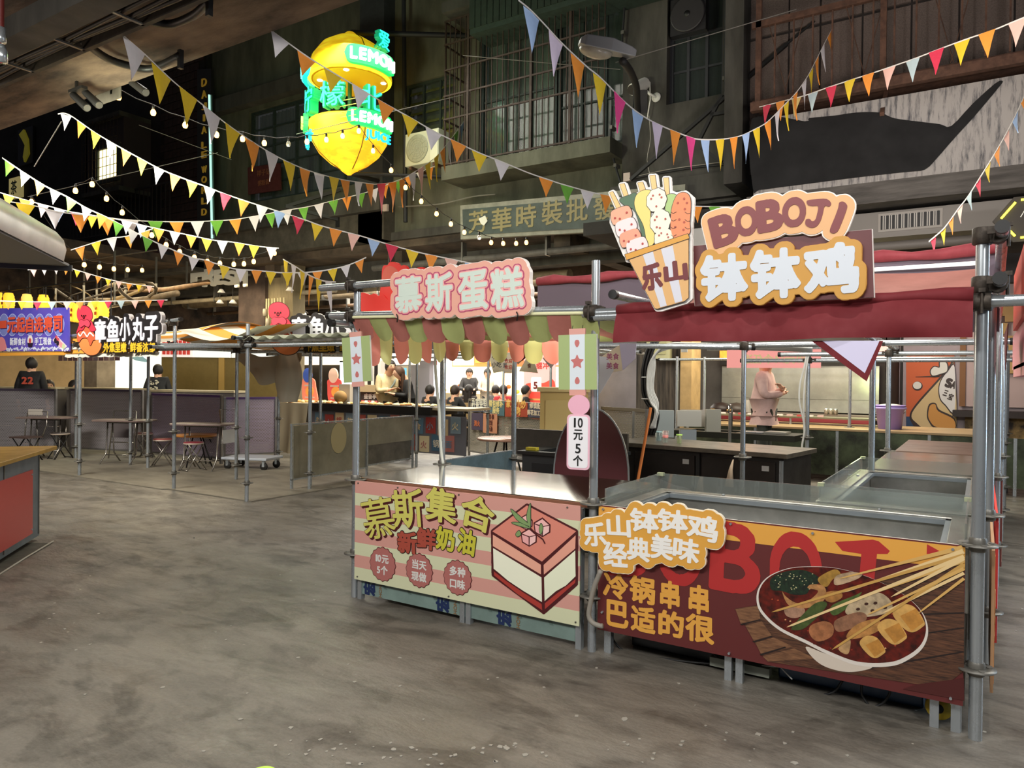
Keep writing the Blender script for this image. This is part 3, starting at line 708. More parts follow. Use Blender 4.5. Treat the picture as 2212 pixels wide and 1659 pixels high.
# striped cake banner
PB = Plane((.046, -.052, 0)); c6 = lambda x, y: (740+x/3.687, 980+y/3.687)
def pb(*L): return PB.pts([c6(*p) for p in L])
ban = thing('banner_panel', 'pink and cream striped banner with a large mousse cake drawing', 'banner', PB.o)
for i in range(8):
    z1 = .805-i*.0832
    MB().box((0, 0, z1-.0832), (1.70, .008, z1)).build('stripe', PINK if i % 2 == 0 else CREAM, ban)
LIME = M('#ccc763', .5); 
main = [('慕', 160, 352, 415, 672, 13), ('斯', 402, 288, 642, 585, 7), ('集', 668, 280, 905, 540, -2), ('合', 948, 342, 1205, 600, -11)]
def chars(P_, cf, L, bold): 
    out = Loops()
    for ch, x0, y0, x1, y1, r in L: out += P_.char(ch, *cf(x0, y0), *cf(x1, y1), rot=r, bold=bold)
    return out
f = chars(PB, c6, main[:1], .012)+chars(PB, c6, main[1:2], .024)+chars(PB, c6, main[2:], .030); sheet([L+[.010, -.009] for L in fatten(f, .005, fill=False)], 'lettering', DKB, ban, -.002, .002); sheet(fatten(f, .004, fill=False), 'lettering', DKB, ban, -.003, .002); sheet(f, 'lettering', LIME, ban, -.004, .002)
for L, mt in (([('新', 445, 625, 590, 788, 4), ('鲜', 598, 598, 742, 758, 0)], M('#a54a3a', .5)), ([('奶', 752, 592, 890, 765, -3), ('油', 925, 608, 1055, 796, -8)], M('#c2bd3c', .5))):
    f = chars(PB, c6, L, .045); sheet(fatten(f, .005, fill=False), 'lettering', M('#20120f', .5), ban, -.003, .002); sheet(f, 'lettering', mt, ban, -.004, .002)
for (x, y, a, b, t1, t2) in ((321, 880, 100, 132, '10元', '5个'), (612, 930, 104, 138, '当天', '现做'), (917, 987, 110, 142, '多种', '口味')):
    c = pb((x, y))[0]; e = pb((x+a, y))[0]; rr = (e[0]-c[0])
    sheet([circ(c[0], c[1], rr*1.03, n=96, wav=.035, k=16)], 'badge', DKB, ban, -.002, .002, label='maroon zigzag badge with a two-line price or note in white')
    sheet([circ(c[0], c[1], rr*.99, n=96, wav=.035, k=16)], 'badge', M('#ad6a64', .5), ban, -.003, .002)
    sheet(line_text(t1, c[0], c[1]+.008, .055, .035, centre=True, gap=.02)+line_text(t2, c[0], c[1]-.068, .055, .035, centre=True, gap=.02), 'lettering', WHITE, ban, -.005, .002)
# the cake drawing
T, R_, B_, L_ = (1470, 412), (1862, 618), (1590, 858), (1196, 618)
bl, bb, br_ = (1200, 965), (1602, 1262), (1862, 1035)
sheet([fatten([pb(T, R_, br_, bb, bl, L_)], .012)[0]], 'cake_outline', DKB, ban, -.002, .002)
sheet([pb(T, R_, B_, L_)], 'cake_face', M('#d98775', .5), ban, -.004, .002)
sheet([pb((1200, 645), (1582, 885), (1582, 960), (1200, 735))], 'cake_face', M('#e6a992', .5), ban, -.004, .002); sheet([pb((1604, 885), (1858, 650), (1855, 755), (1606, 962))], 'cake_face', M('#e3a18c', .5), ban, -.004, .002)
sheet([pb((1202, 752), (1586, 985), (1590, 1180), (1440, 1090), (1320, 1010), (1250, 950), (1206, 915))], 'cake_face', M('#eceed6', .5), ban, -.004, .002); sheet([pb((1608, 985), (1855, 770), (1858, 975), (1780, 1050), (1700, 1095), (1612, 1172))], 'cake_face', M('#e7ebcf', .5), ban, -.004, .002)
sheet([pb((1208, 938), (1300, 1010), (1440, 1105), (1588, 1198), (1592, 1245), (1400, 1120), (1210, 968))], 'cake_face', M('#a83a31', .5), ban, -.004, .002); sheet([pb((1614, 1190), (1710, 1112), (1800, 1045), (1858, 998), (1855, 1028), (1614, 1238))], 'cake_face', M('#a83a31', .5), ban, -.004, .002)
for x, y, s_ in ((1490, 665, 1), (1595, 585, 1.05), (1465, 545, .85)):
    q = lambda L: pb(*[(x+a*s_, y+b*s_) for a, b in L])
    sheet([q([(-68, -35), (0, -75), (62, -20), (60, 40), (0, 75), (-58, 40)])], 'cake_cube', DKB, ban, -.005, .001)
    for k, col in enumerate(('#efb9b4', '#e8a9a8', '#f1c4c0')):
        sheet([q([[(-56, -30), (0, -62), (50, -18), (2, -8)], [(-58, -22), (-4, -2), (-4, 62), (-50, 34)], [(6, -2), (52, -12), (50, 34), (4, 64)]][k])], 'cake_cube', M(col, .5), ban, -.006, .001)
for L in ([(1345, 440), (1420, 500), (1500, 575), (1400, 530)], [(1500, 395), (1502, 480), (1500, 590), (1472, 500)], [(1352, 548), (1420, 550), (1500, 592), (1420, 575)], [(1585, 555), (1600, 590), (1585, 640), (1572, 600)], [(1385, 640), (1410, 612), (1425, 640), (1400, 658)]):
    s1 = smooth(pb(*L), 5); sheet(fatten([s1], .0035), 'mint_leaf', M('#23352a', .5), ban, -.007, .001); sheet([s1], 'mint_leaf', M('#7f9a63', .5), ban, -.008, .001)
sheet([stroke(pb((1500, 590), (1560, 650), (1600, 680), (1618, 715)), .008)], 'stem', DKB, ban, -.008, .001)
for x, z in ((.03, .79), (.38, .79), (.87, .79), (1.62, .79), (.03, .16), (1.68, .16), (.8, .155)): MB().cyl((x, -.006, z), (x, .0, z), .005, 8).build('screw', GALVD, ban)

# mousse sign on the top bar
PS = Plane((.38, -.11, 0)); c9 = lambda x, y: (720+x/3.687, 520+y/3.687)
ms = thing('shop_sign', 'pale pink cloud-edged sign with four large white characters', 'sign', PS.o)
f = chars(PS, c9, [('慕', 500, 290, 700, 565, 2), ('斯', 742, 268, 945, 555, 2), ('蛋', 1004, 248, 1226, 548, 3), ('糕', 1262, 222, 1510, 535, 4)], .030)
cloud = fatten(f, .052)
sheet(cloud, 'board', M('#efeae4', .5), ms, .003, .035); sheet(fatten(f, .049), 'board_face', M('#e0a593', .5), ms, 0, .004)
sheet(fatten(f, .016, fill=False), 'lettering', M('#b0476c', .5), ms, -.002, .003); sheet(fatten(f, .0085, fill=False), 'lettering', M('#e9aaa5', .5), ms, -.003, .003); sheet(f, 'lettering', M('#cbd9ce', .5), ms, -.005, .004)
for x, z in ((.08, 1.905), (.98, 1.885)): MB().tube([(x, -.01, z), (x+.01, -.012, z-.02), (x, -.005, z-.05)], .004).build('tie_wire', BLACKP, ms)
# red cut-out sign back behind it
rs = thing('red_cutout_sign', 'bright red scalloped sign board behind the pale pink sign', 'sign', (-.9, 2.3, 0))
PR = Plane((-.9, 2.3, 0)); r9 = lambda *L: PR.pts([(720+x/3.687, 520+y/3.687) for x, y in L])
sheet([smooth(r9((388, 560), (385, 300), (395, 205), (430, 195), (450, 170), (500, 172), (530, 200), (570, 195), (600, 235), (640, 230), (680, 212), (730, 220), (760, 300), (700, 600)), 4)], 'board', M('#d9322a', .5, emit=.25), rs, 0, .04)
sheet([smooth(r9((395, 320), (400, 240), (440, 200), (490, 215), (520, 260), (480, 330)), 4)], 'flower_print', M('#f0705a', .5), rs, -.002, .001)
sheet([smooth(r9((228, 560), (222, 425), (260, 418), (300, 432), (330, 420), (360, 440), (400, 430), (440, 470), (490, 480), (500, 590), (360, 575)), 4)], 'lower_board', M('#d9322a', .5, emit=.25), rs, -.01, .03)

# scalloped awning
aw = thing('awning', 'scalloped awning in alternating dusty pink and green fabric', 'awning', (0, 0, 0))
AP, AG = M('#a5645a', .8, noise=.06, scale=20), M('#9da467', .8, noise=.06, scale=20)
def scallop(m, x0, x1, y0, z0, y1, z1, cap, ripple=0, ph=0):
    """hanging tab: straight sides, round end"""
    def fn(u, v):
        zz = v; x = x0+(x1-x0)*u; e = 1-cap*(1-math.sqrt(max(0, 1-(2*u-1)**2)))
        s_ = v*e; return (x+.01*ripple*math.sin(3*u+ph)*v, y0+(y1-y0)*s_+.02*ripple*math.sin(6*u+ph)*v, z0+(z1-z0)*s_)
    m.grid(fn, 12, 6)
for i in range(12):
    a, b = .0+i*.1517, .0+(i+1)*.1517+.004
    m = MB(); scallop(m, a+.01, b+.012, -.068, 1.905-.004*i+.0, .02+.01*math.sin(i), 1.748-.006*i+(.02 if i > 8 else 0), .42, .6, i)
    m.build('scallop', AP if i % 2 == 0 else AG, aw)
    MB().grid(lambda u, v: (a+(b-a)*u, -.068+.99*v, 1.905-.004*i-.11*v+.01*math.sin(9*v)), 2, 8).build('canopy_strip', AP if i % 2 == 0 else AG, aw)
    if i < 6:
        m = MB(); scallop(m, .03+.15*i, .185+.15*i, -.03, 1.86, -.05, 1.58+.008*i, .42, .6, i*2)
        m.v = [(-v[1], v[0], v[2]) for v in m.v]; m.build('scallop', M('#f0978a', .8) if i % 2 == 0 else M('#e3e49c', .8), aw)  # side scallops: brighter copy of the fabric colours, light painted in
    if i > 7: continue
    m = MB(); scallop(m, a+.0, b+.0, .95, 1.84, .97, 1.635+.006*math.sin(2*i)-.004*i, .42, .6, i*2)
    m.build('scallop', M('#f0978a', .8) if i % 2 == 0 else M('#e3e49c', .8), aw)  # back row: light from the hall put into brighter fabric colours
MB().cyl((-.0, -.07, 1.905), (1.83, -.07, 1.865), .010, 8).build('bar_sleeve', M('#d7d6ab', .8), aw)

wl = thing('work_lamp', 'small warm lamp under the canopy of the cake stall', 'lamp', (1.25, .55, 1.80))
MB().ell((0, 0, 0), .035, .035, .04, 12, 8).build('lamp_bulb', M('#ffe0a8', .4, emit=14), wl); MB().lathe([(.03, .02), (.05, .03), (.02, .07), (0, .07)], n=14).build('lamp_cap', BLACKP, wl)
light('work_lamp_light', 'POINT', (1.25, .55, 1.73), 9, (1, .90, .72), .04)
# two lantern-shaped placards
PINKD = M('#c06f6c', .5)
def placard(loc, rot, label):
    t = thing('lantern_placard', label, 'placard', loc, group='lantern placards', rot=rot)
    sheet([rect(-.115, -.15, .115, .15)], 'board', M('#d9d8d2', .5), t, .003, .012)
    sheet([rect(-.113, -.15, -.045, .15)], 'green_band', M('#9fb176', .5), t, 0, .003); sheet([rect(.045, -.15, .113, .15)], 'green_band', M('#9fb176', .5), t, 0, .003)
    sheet([rect(-.045, -.152, .045, .152)], 'centre_band', M('#d4dde4', .5), t, -.001, .003)
    for z in (-.166, .166): sheet([rect(-.048, z-.016, .048, z+.016)], 'end_bar', M('#d59c90', .5), t, -.001, .012)
    st = [((.040 if i % 2 == 0 else .022)*math.sin(i*PI/5), (.040 if i % 2 == 0 else .022)*math.cos(i*PI/5)) for i in range(10)]
    sheet([smooth(st, 4)], 'star_print', PINKD, t, -.002, .001)
    for z, s_ in ((.10, -1), (-.10, 1)): sheet([smooth([(0, z+.02*s_), (.014, z), (.009, z-.018*s_), (-.009, z-.018*s_), (-.014, z)], 5)], 'drop_print', PINKD, t, -.002, .001)
    for x in (-.03, .03): MB().tube([(x, 0, .175), (x, .01, .2)], .002, 4).build('hook', BLACKP, t)
    return t
a = D(770, 776, 4.9); placard(a, (0, math.radians(-4), .12), 'green and white star placard hanging on the left corner pole')
a = D(1247, 782, 4.02); placard(a, (0, math.radians(-1), .05), 'green and white star placard hanging above the rounded price board')
# price board (the figure on its top edge is left as a plain rounded knob)
a = D(1249, 955, 4.0)
pbd = thing('price_board', 'pink edged white price board with black price characters, hanging by the middle pole', 'price board', a, rot=(0, 0, .12))
sheet([rect(-.066, -.15, .066, .15, .025)], 'board', M('#d5d3d6', .5), pbd, .003, .008); sheet([rect(-.066, -.15, .066, .15, .025)], 'pink_rim', M('#e7b6c6', .5), pbd, 0, .004); sheet([rect(-.056, -.14, .056, .14, .02)], 'white_face', M('#e9e8ec', .5), pbd, -.002, .003)
sheet([circ(0, .20, .062, .056)], 'rounded_top', M('#e7aec2', .5), pbd, .002, .008)
sheet(place('1', -.019, .105, .010, .05, 0, .010)+place('0', .012, .105, .026, .05, 0, .022)+place('元', 0, .04, .05, .055, 0, .028)+place('5', 0, -.035, .028, .05, 0, .022)+place('个', 0, -.10, .052, .056, 0, .03), 'lettering', M('#151515', .5), pbd, -.004, .002)
# blue grey side sheet of the stall
ss = thing('side_sheet', 'dull blue grey steel sheet closing the side of the cake stall', 'sheet', (-.01, .97, 0))
MB().box((-.006, 0, .2), (.006, 1.05, .845)).build('sheet', M('#6f8791', .45, .5, noise=.35, scale=6), ss); MB().cyl((0, 0, .845), (0, 1.05, .845), .008, 6).build('rolled_edge', GALV, ss)

# ================================================================== RIGHT FRONT STALL
PD = Plane((1.85, -.035, 0)); c7 = lambda x, y: (1240+x/4.367, 1060+y/4.367); c8 = lambda x, y: (1560+x/3.078, 1120+y/3.078)
bb2 = thing('banner_panel', 'dark maroon and yellow banner with a photo of skewers in a bowl', 'banner', PD.o)
MB().box((0, .002, .14), (1.705, .012, .82)).build('board', M('#e8e2d6', .5), bb2)
MAR = M('#5e2423', .5, noise=.05, scale=3); GOLD = M('#dca044', .5); RED = M('#ad2b2a', .5)
zt = [PD(*c7(1690, 500))[1], PD(*c8(1200, 285))[1]]; zb = sum(zt)/2
sheet([rect(0, .14, 1.705, .82)], 'board_face', MAR, bb2, 0, .002); sheet([rect(0, zb, 1.705, .813)], 'yellow_band', GOLD, bb2, -.001, .002)
def p8(*L): return PD.pts([c8(*p) for p in L])
big = Loops()
for ch, x0, y0, x1, y1, rot in (('B', *c7(330, 330), *c7(670, 790), 4), ('O', *c7(800, 330), *c7(1190, 880), 2), ('B', *c7(1310, 325), *c7(1740, 945), -2), ('O', *c8(325, 105), *c8(655, 600), 0)): big += PD.char(ch, x0, y0, x1, y1, rot, .03)
big += [p8((750, 155), (1000, 140), (1040, 150), (1115, 215), (1100, 235), (1030, 235), (1000, 520), (820, 520), (905, 480), (925, 235), (800, 215))]
big += [p8((1362, 170), (1470, 230), (1360, 235))]
sheet(big, 'lettering', RED, bb2, -.002, .001)
f = chars(PD, c7, [('冷', 285, 785, 505, 1010, -2), ('锅', 530, 818, 758, 1052, -2), ('串', 822, 858, 992, 1103, 0), ('串', 1092, 898, 1268, 1153, 0), ('巴', 318, 1048, 508, 1278, 0), ('适', 545, 1098, 762, 1328, 0), ('的', 808, 1142, 1028, 1368, 0), ('很', 1060, 1178, 1318, 1422, 0)], .042)
sheet(f, 'lettering', GOLD, bb2, -.003, .001)
# printed photograph: plank, bowl, broth, food and skewers
pr_ = sheet([p8((85, 600), (235, 575), (420, 560), (900, 430), (1608, 300), (1608, 1010), (1460, 1130), (1330, 1105), (300, 950), (215, 820), (150, 705))], 'printed_photo', M('#6b4631', .5, noise=.5, scale=9, stretch=(1.2, 1, 14), col2='#2c1a12', detail=8), bb2, -.0035, .001, label='printed photograph of skewered food in a white bowl on planks')
sheet([p8((1300, 1100), (1608, 1060), (1610, 1210), (1590, 1205), (1200, 1132))], 'photo_detail', M('#4a1a18', .5), pr_, -.0042, .0005)
for L in ([(90, 602), (240, 580), (255, 668), (125, 698)], [(155, 712), (265, 682), (330, 776), (212, 812)], [(222, 824), (345, 790), (470, 850), (262, 905)], [(270, 915), (480, 862), (620, 930), (305, 948)]): sheet([p8(*L)], 'plank_print', M('#8a6244', .5, noise=.4, scale=14, stretch=(1, 1, 9), col2='#5b3c28'), pr_, -.0040, .0004)
for L in ([(120, 700), (250, 668), (255, 674), (130, 708)], [(200, 815), (330, 780), (335, 786), (215, 822)], [(900, 1000), (1600, 880), (1600, 890), (900, 1012)], [(1100, 640), (1608, 620), (1608, 630), (1100, 650)], [(250, 900), (420, 850), (425, 858), (260, 910)], [(1200, 780), (1608, 720), (1608, 728), (1200, 790)]): sheet([p8(*L)], 'plank_joint', M('#20120d', .6), pr_, -.0045, .0005)
bowl = [(232, 560), (240, 470), (300, 390), (420, 335), (560, 318), (760, 328), (980, 390), (1200, 500), (1330, 620), (1370, 740), (1340, 850), (1250, 930), (1120, 980), (900, 975), (700, 900), (560, 830), (380, 740), (270, 640)]
sheet([smooth(p8((560, 850), (700, 900), (900, 940), (1000, 985), (900, 1015), (800, 1015), (680, 980), (600, 920)), 5)], 'photo_detail', M('#cfc3b4', .5), pr_, -.0046, .0005)
sheet([smooth(p8(*bowl), 6)], 'photo_detail', M('#d8d0c6', .5), pr_, -.005, .0005)
cx_, cy_ = 800, 640; sheet([smooth(p8(*[(cx_+(x-cx_)*.975, cy_-6+(y-cy_)*.955-6) for x, y in bowl]), 6)], 'photo_detail', M('#2a0f0c', .3, noise=.4, scale=26, col2='#6a1d14'), pr_, -.0054, .0005)
random.seed(3)
for _ in range(150):
    t = random.uniform(0, 2*PI); rr = random.uniform(.62, .93); x = 790+rr*500*math.cos(t)*.98; y = 640+rr*275*math.sin(t)+.28*(x-790)*.75
    if 640 < x < 1350 and y < 560: continue
    sheet([p8(*[(x+random.uniform(5, 9)*math.cos(a), y+random.uniform(4, 7)*math.sin(a)) for a in (0, 1.2, 2.5, 3.8, 5)])], 'photo_detail', M(random.choice(['#8c2a1a', '#5c130c', '#a8492a', '#d8a070']), .5), pr_, -.0058, .0004) if _ < 60 else None
sheet([smooth(p8((330, 470), (325, 400), (390, 360), (480, 342), (560, 345), (640, 385), (650, 420), (590, 460), (560, 500), (480, 505), (400, 480)), 5)], 'photo_detail', M('#1d3420', .5, noise=.7, scale=60, col2='#0a140b'), pr_, -.006, .0004)
for _ in range(45):
    x, y = random.uniform(345, 620), random.uniform(365, 470); sheet([p8((x-4, y), (x+3, y-4), (x+5, y+2), (x-2, y+4))], 'photo_detail', M('#b9b184', .5), pr_, -.0064, .0003)
for pts, col in (([(640, 395), (720, 345), (770, 340), (790, 380), (740, 400), (700, 450), (660, 440)], '#b58a3e'), ([(760, 380), (850, 355), (930, 365), (900, 400), (780, 440), (745, 430)], '#c2a583'),
    ([(420, 590), (500, 570), (550, 600), (540, 640), (480, 660), (425, 640)], '#b48a70'), ([(400, 480), (430, 520), (500, 560), (580, 540), (640, 480), (570, 460), (600, 435), (680, 450), (690, 520), (640, 570), (540, 595), (440, 570)], '#c08a55'),
    ([(690, 490), (780, 480), (800, 520), (740, 555), (690, 540)], '#b27c41'), ([(600, 575), (680, 550), (690, 590), (560, 720), (480, 740), (470, 715)], '#4a5a2c'), ([(740, 570), (880, 510), (930, 490), (860, 570), (760, 640), (720, 620)], '#556b34'),
    ([(820, 620), (860, 550), (960, 500), (1060, 495), (1130, 560), (1110, 620), (980, 650), (880, 650)], '#c7b08d'), ([(760, 670), (900, 620), (960, 640), (940, 690), (800, 750), (750, 730)], '#9c6e52'),
    ([(590, 710), (680, 680), (740, 710), (730, 780), (640, 815), (585, 770)], '#b0724a'), ([(830, 770), (900, 700), (1030, 665), (1055, 730), (960, 780), (850, 800)], '#c2894b'), ([(780, 850), (850, 800), (850, 870), (830, 900), (785, 880)], '#c9a070')):
    sheet([smooth(p8(*pts), 5)], 'photo_detail', M(col, .4, noise=.45, scale=28), pr_, -.0068, .0004)
for x, y in ((960, 565), (1020, 560), (905, 600), (1085, 590), (1000, 610)): sheet([circ(*p8((x, y))[0], .009, .006, 12, ph=.5)], 'photo_detail', M('#3a1d12', .5), pr_, -.0073, .0003)
for k, (x, y, s_) in enumerate(((1240, 660, 1.25), (1130, 750, 1.15), (1000, 850, 1.0))):
    q = lambda L: p8(*[(x+a*s_, y+b*s_) for a, b in L])
    sheet([smooth(q([(-85, -25), (-40, -72), (30, -60), (85, 20), (70, 50), (20, 75), (-30, 50)]), 5)], 'photo_detail', M('#d9a95e', .4, noise=.3, scale=20), pr_, -.0072, .0004)
    sheet([q([(-45, -12), (40, -52), (82, 22), (16, 68)])], 'photo_detail', M('#c98d40', .4, noise=.35, scale=24), pr_, -.0077, .0003)
for i, (a, b, wd, e) in enumerate([((770, 400), (1600, 190), .006, .02), ((800, 490), (1605, 215), .007, .02), ((330, 620), (1608, 240), .009, .014), ((860, 545), (1608, 275), .007, .018), ((430, 720), (1608, 250), .009, .016), ((730, 870), (1608, 300), .009, .014), ((960, 640), (1608, 330), .007, .014), ((1060, 630), (1608, 360), .008, .013), ((1210, 560), (1608, 310), .008, .014), ((1300, 630), (1608, 395), .007, .012), ((1120, 520), (1608, 262), .008, .016)]):
    A, B = p8(a, b); d = (B-A)/np.hypot(*(B-A)); n = np.array([-d[1], d[0]])
    sheet([np.array([A, A+n*wd/2+d*.03, B+n*e/2, B-n*e/2, A-n*wd/2+d*.03])], 'skewer_print', M(['#cfa55e', '#e0c38c', '#c0964f'][i % 3], .5), pr_, -.008-.0002*i, .0002)
for x, z in ((.03, .80), (.30, .80), (.72, .80), (1.10, .80), (1.66, .80), (.03, .24), (.72, .16), (1.66, .165)): MB().cyl((x, -.014, z), (x, .0, z), .006, 8).build('screw', GALV, bb2)

# cloud plaque on its corner
PC = Plane((1.72, -.075, 0)); cp = thing('cloud_plaque', 'mustard cloud-shaped plaque with two rows of white brush characters', 'plaque', PC.o)
L2 = [('乐', 95, 308, 300, 518, 8), ('山', 318, 238, 525, 428, 4), ('钵', 535, 178, 795, 388, 0), ('钵', 795, 183, 1070, 390, 0), ('鸡', 1075, 238, 1352, 465, -4), ('经', 283, 493, 498, 708, 4), ('典', 508, 448, 712, 658, 0), ('美', 728, 418, 928, 640, 0), ('味', 943, 453, 1178, 668, -4)]
f = chars(PC, c7, L2, .038); sheet(fatten(f, .036), 'board', M('#efe6cf', .5), cp, .002, .022); sheet(fatten(f, .032), 'board_face', M('#d9a043', .5), cp, 0, .003); sheet(f, 'lettering', M('#ecebe6', .5), cp, -.003, .003)
MB().box((.2, .02, .70), (.55, .036, .74)).build('mount', GALV, cp)

# BOBOJI board on the red awning
PE = Plane((1.97, -.16, 0)); ce = lambda x, y: (1260+x/3.352, 360+y/3.352)
def pe(*L): return PE.pts([ce(*p) for p in L])
bs = thing('shop_sign', 'dark maroon sign board with a lettered plaque above big white characters', 'sign', PE.o)
bq = pe((775, 572), (2092, 448), (2108, 945), (800, 1008)); bq[:, 1] = [2.06, 2.185, 1.875, 1.875] if False else bq[:, 1]
sheet([bq], 'board', M('#d9d2cc', .5), bs, .012, .02); cc = bq.mean(0); sheet([cc+(bq-cc)*.992], 'board_face', M('#5c292b', .5), bs, .009, .004)
f = Loops()
for ch, x0, y0, x1, y1, rot, wk in (('B', 945, 362, 1100, 560, 14, 0), ('O', 1115, 305, 1258, 492, 5, 0), ('B', 1278, 255, 1432, 458, 5, 0), ('O', 1455, 240, 1605, 428, 0, 0), ) if True else (): f += PE.char(ch, *ce(x0, y0), *ce(x1, y1), rot=rot , bold=.06)
f += [smooth(pe((1625, 250), (1690, 240), (1765, 238), (1798, 268), (1785, 294), (1752, 290), (1738, 345), (1720, 400), (1690, 438), (1650, 446), (1614, 425), (1616, 388), (1642, 382), (1660, 398), (1682, 390), (1696, 350), (1704, 292), (1660, 290), (1630, 280)), 3)]
f += [smooth(pe((1858, 264), (1888, 258), (1914, 285), (1905, 330), (1875, 410), (1848, 468), (1818, 487), (1790, 475), (1796, 440), (1825, 370), (1850, 300)), 3)]
sheet(fatten(f, .036), 'plaque', M('#efe9e0', .5), bs, -.008, .018); sheet(fatten(f, .031), 'plaque_face', M('#dca974', .5), bs, -.011, .004); sheet(f, 'lettering', M('#7a3436', .5), bs, -.014, .003)
f = Loops()
for ch, x0, y0, x1, y1, rot in (('钵', 868, 648, 1185, 960, 1), ('钵', 1228, 610, 1565, 940, 1), ('鸡', 1615, 575, 1980, 915, 3)): f += PE.char(ch, *ce(x0, y0), *ce(x1, y1), rot=rot, bold=.054)
sheet(fatten(f, .030), 'plaque', M('#c48c34', .5), bs, -.010, .02); sheet(fatten(f, .028), 'plaque_face', M('#c38f37', .5), bs, -.013, .004); sheet(f, 'lettering', M('#ccd3db', .5), bs, -.017, .004)
# cup of skewers cut-out
PF = Plane((1.95, -.20, 0)); cu_ = thing('cup_cutout', 'cut-out board of a striped cup full of cartoon food skewers', 'cutout sign', PF.o)
def pf(*L): return PF.pts([ce(*p) for p in L])
sil = [pf((345, 680), (530, 1035), (560, 1035), (745, 978), (778, 950), (772, 520), (310, 640), (318, 680)), pf((300, 640), (200, 400), (210, 330), (330, 275), (480, 590), (440, 640)), pf((270, 240), (390, 200), (470, 160), (600, 165), (670, 200), (740, 185), (790, 230), (770, 520), (480, 600)),
       pf((192, 188), (215, 180), (275, 295), (245, 310)), pf((265, 128), (298, 122), (330, 220), (300, 228)), pf((395, 118), (432, 112), (460, 190), (420, 200)), pf((482, 65), (520, 62), (535, 165), (500, 170)), pf((582, 82), (618, 80), (625, 210), (595, 210))]
sheet(fatten(Loops(sil, True), .010), 'board', M('#eeeae4', .5), cu_, .002, .022)
INK = M('#2a1512', .5)
def toon(loops, col, y, wd=.003, name='food_print'):
    sheet(fatten(loops, wd, fill=True) if len(loops) == 1 else fatten(loops, wd), name, INK, cu_, y, .0015); sheet(loops, name, M(col, .5), cu_, y-.0015, .0015)
for L in sil[3:]: toon([L], '#f0c484', -.001, .002, 'stick_print')
toon([smooth(pf((265, 240), (330, 210), (400, 215), (470, 520), (440, 540), (380, 330), (300, 280)), 4)], '#4d6b50', -.003)
toon([smooth(pf((600, 215), (675, 208), (660, 300), (640, 345), (600, 330)), 4)], '#a9c77e', -.003)
toon([smooth(pf((375, 250), (400, 195), (460, 170), (520, 200), (490, 330), (500, 420), (520, 500), (510, 560), (470, 570), (440, 430), (385, 320)), 5)], '#ecd57a', -.005)
for x, y, r in ((535, 245, 72), (562, 400, 74), (585, 520, 66)):
    c = pf((x, y))[0]; e = pf((x+r, y))[0][0]-c[0]; toon([circ(c[0], c[1], e, e*1.12, 32, .04, 9)], '#f1eed6', -.008+.0003*(y > 300))
    for k in range(5): a = k*1.9+x; q = (c[0]+e*.55*math.cos(a), c[1]+e*.6*math.sin(a)); sheet([circ(*q, e*.10, n=10)], 'food_print', M('#b5534b', .5), cu_, -.0125, .001)
toon([smooth(pf((650, 510), (640, 340), (670, 230), (710, 192), (760, 200), (782, 260), (775, 400), (768, 490)), 5)], '#e58a5c', -.007)
for x, y in ((690, 265), (735, 235), (740, 310), (700, 385), (735, 405), (670, 440), (730, 460), (755, 265)): sheet([circ(*pf((x, y))[0], .006, n=8)], 'food_print', M('#b0503a', .5), cu_, -.0105, .001)
for i in range(4): y = 330+i*55; sheet([stroke(pf((640, y), (655, y+12), (680, y)), .002)], 'food_print', INK, cu_, -.0108, .001); sheet([stroke(pf((740, y), (760, y+14), (778, y+10)), .002)], 'food_print', INK, cu_, -.0108, .001)
for i, (x, y, col) in enumerate(((285, 355, '#e9a98a'), (320, 440, '#f3dcdc'), (350, 520, '#e3a083'), (400, 580, '#f3dcdc'))):
    toon([smooth(pf((x-82, y+10), (x-70, y-42+8), (x+30, y-70), (x+62, y-45), (x+72, y), (x+40, y+30), (x-50, y+68), (x-72, y+50)), 4)], col, -.006-.0004*i)
    for a, b in ((-50, 20), (35, -20), (-15, 25)): sheet([circ(*pf((x+a, y+b))[0], .006, n=8)], 'food_print', M('#b5433b', .5), cu_, -.0105, .001)
toon([pf((340, 678), (525, 1028), (545, 1030), (740, 975), (768, 950), (768, 525))], '#d8a96c', -.011, .003, 'cup_print')
for a in ([(438, 640), (512, 618), (612, 1008), (566, 1020)], [(570, 600), (655, 575), (725, 975), (672, 990)]): sheet([pf(*a)], 'cup_print', M('#cfd0da', .5), cu_, -.0140, .001)
toon([pf((310, 640), (765, 490), (774, 522), (322, 678))], '#d59a3a', -.0145, .003, 'cup_rim_print')
sheet(PF.char('乐', *ce(435, 712), *ce(570, 888), rot=6, bold=.06)+PF.char('山', *ce(600, 692), *ce(752, 828), rot=6, bold=.06), 'lettering', M('#6a2326', .5), cu_, -.0150, .001)

# red awning
ra = thing('awning', 'dark red cloth awning with a deep plain valance', 'awning', (1.97, -.09, 0))
CR = M('#70171f', .75, noise=.15, scale=9); CRP = M('#c98578', .8, noise=.15, scale=5); PUR = M('#716570', .85)
def val(u, v):
    x = 1.60*u; fold = .02*math.sin(7*u*PI)*v+.03*math.exp(-((u-.87)/.09)**2)*math.sin(v*PI)
    return (x, -.0-.05*math.sin(v*PI*.5)-fold, 1.872-.175*v+.004*math.sin(11*u))
MB().grid(val, 60, 10).build('valance', CR, ra)
MB().grid(lambda u, v: (1.60*u, .0+.9*v, 1.872+.23*v-.05*math.sin(PI*v)+.012*math.sin(9*u+3*v)), 24, 8).build('canopy', CRP, ra)
m = MB(); m.tube([(x*.1, .01+.0*x, 1.872+.005*math.sin(x)) for x in range(17)], [.03+.006*math.sin(x*1.3) for x in range(17)], 10); m.build('rolled_hem', CR, ra)
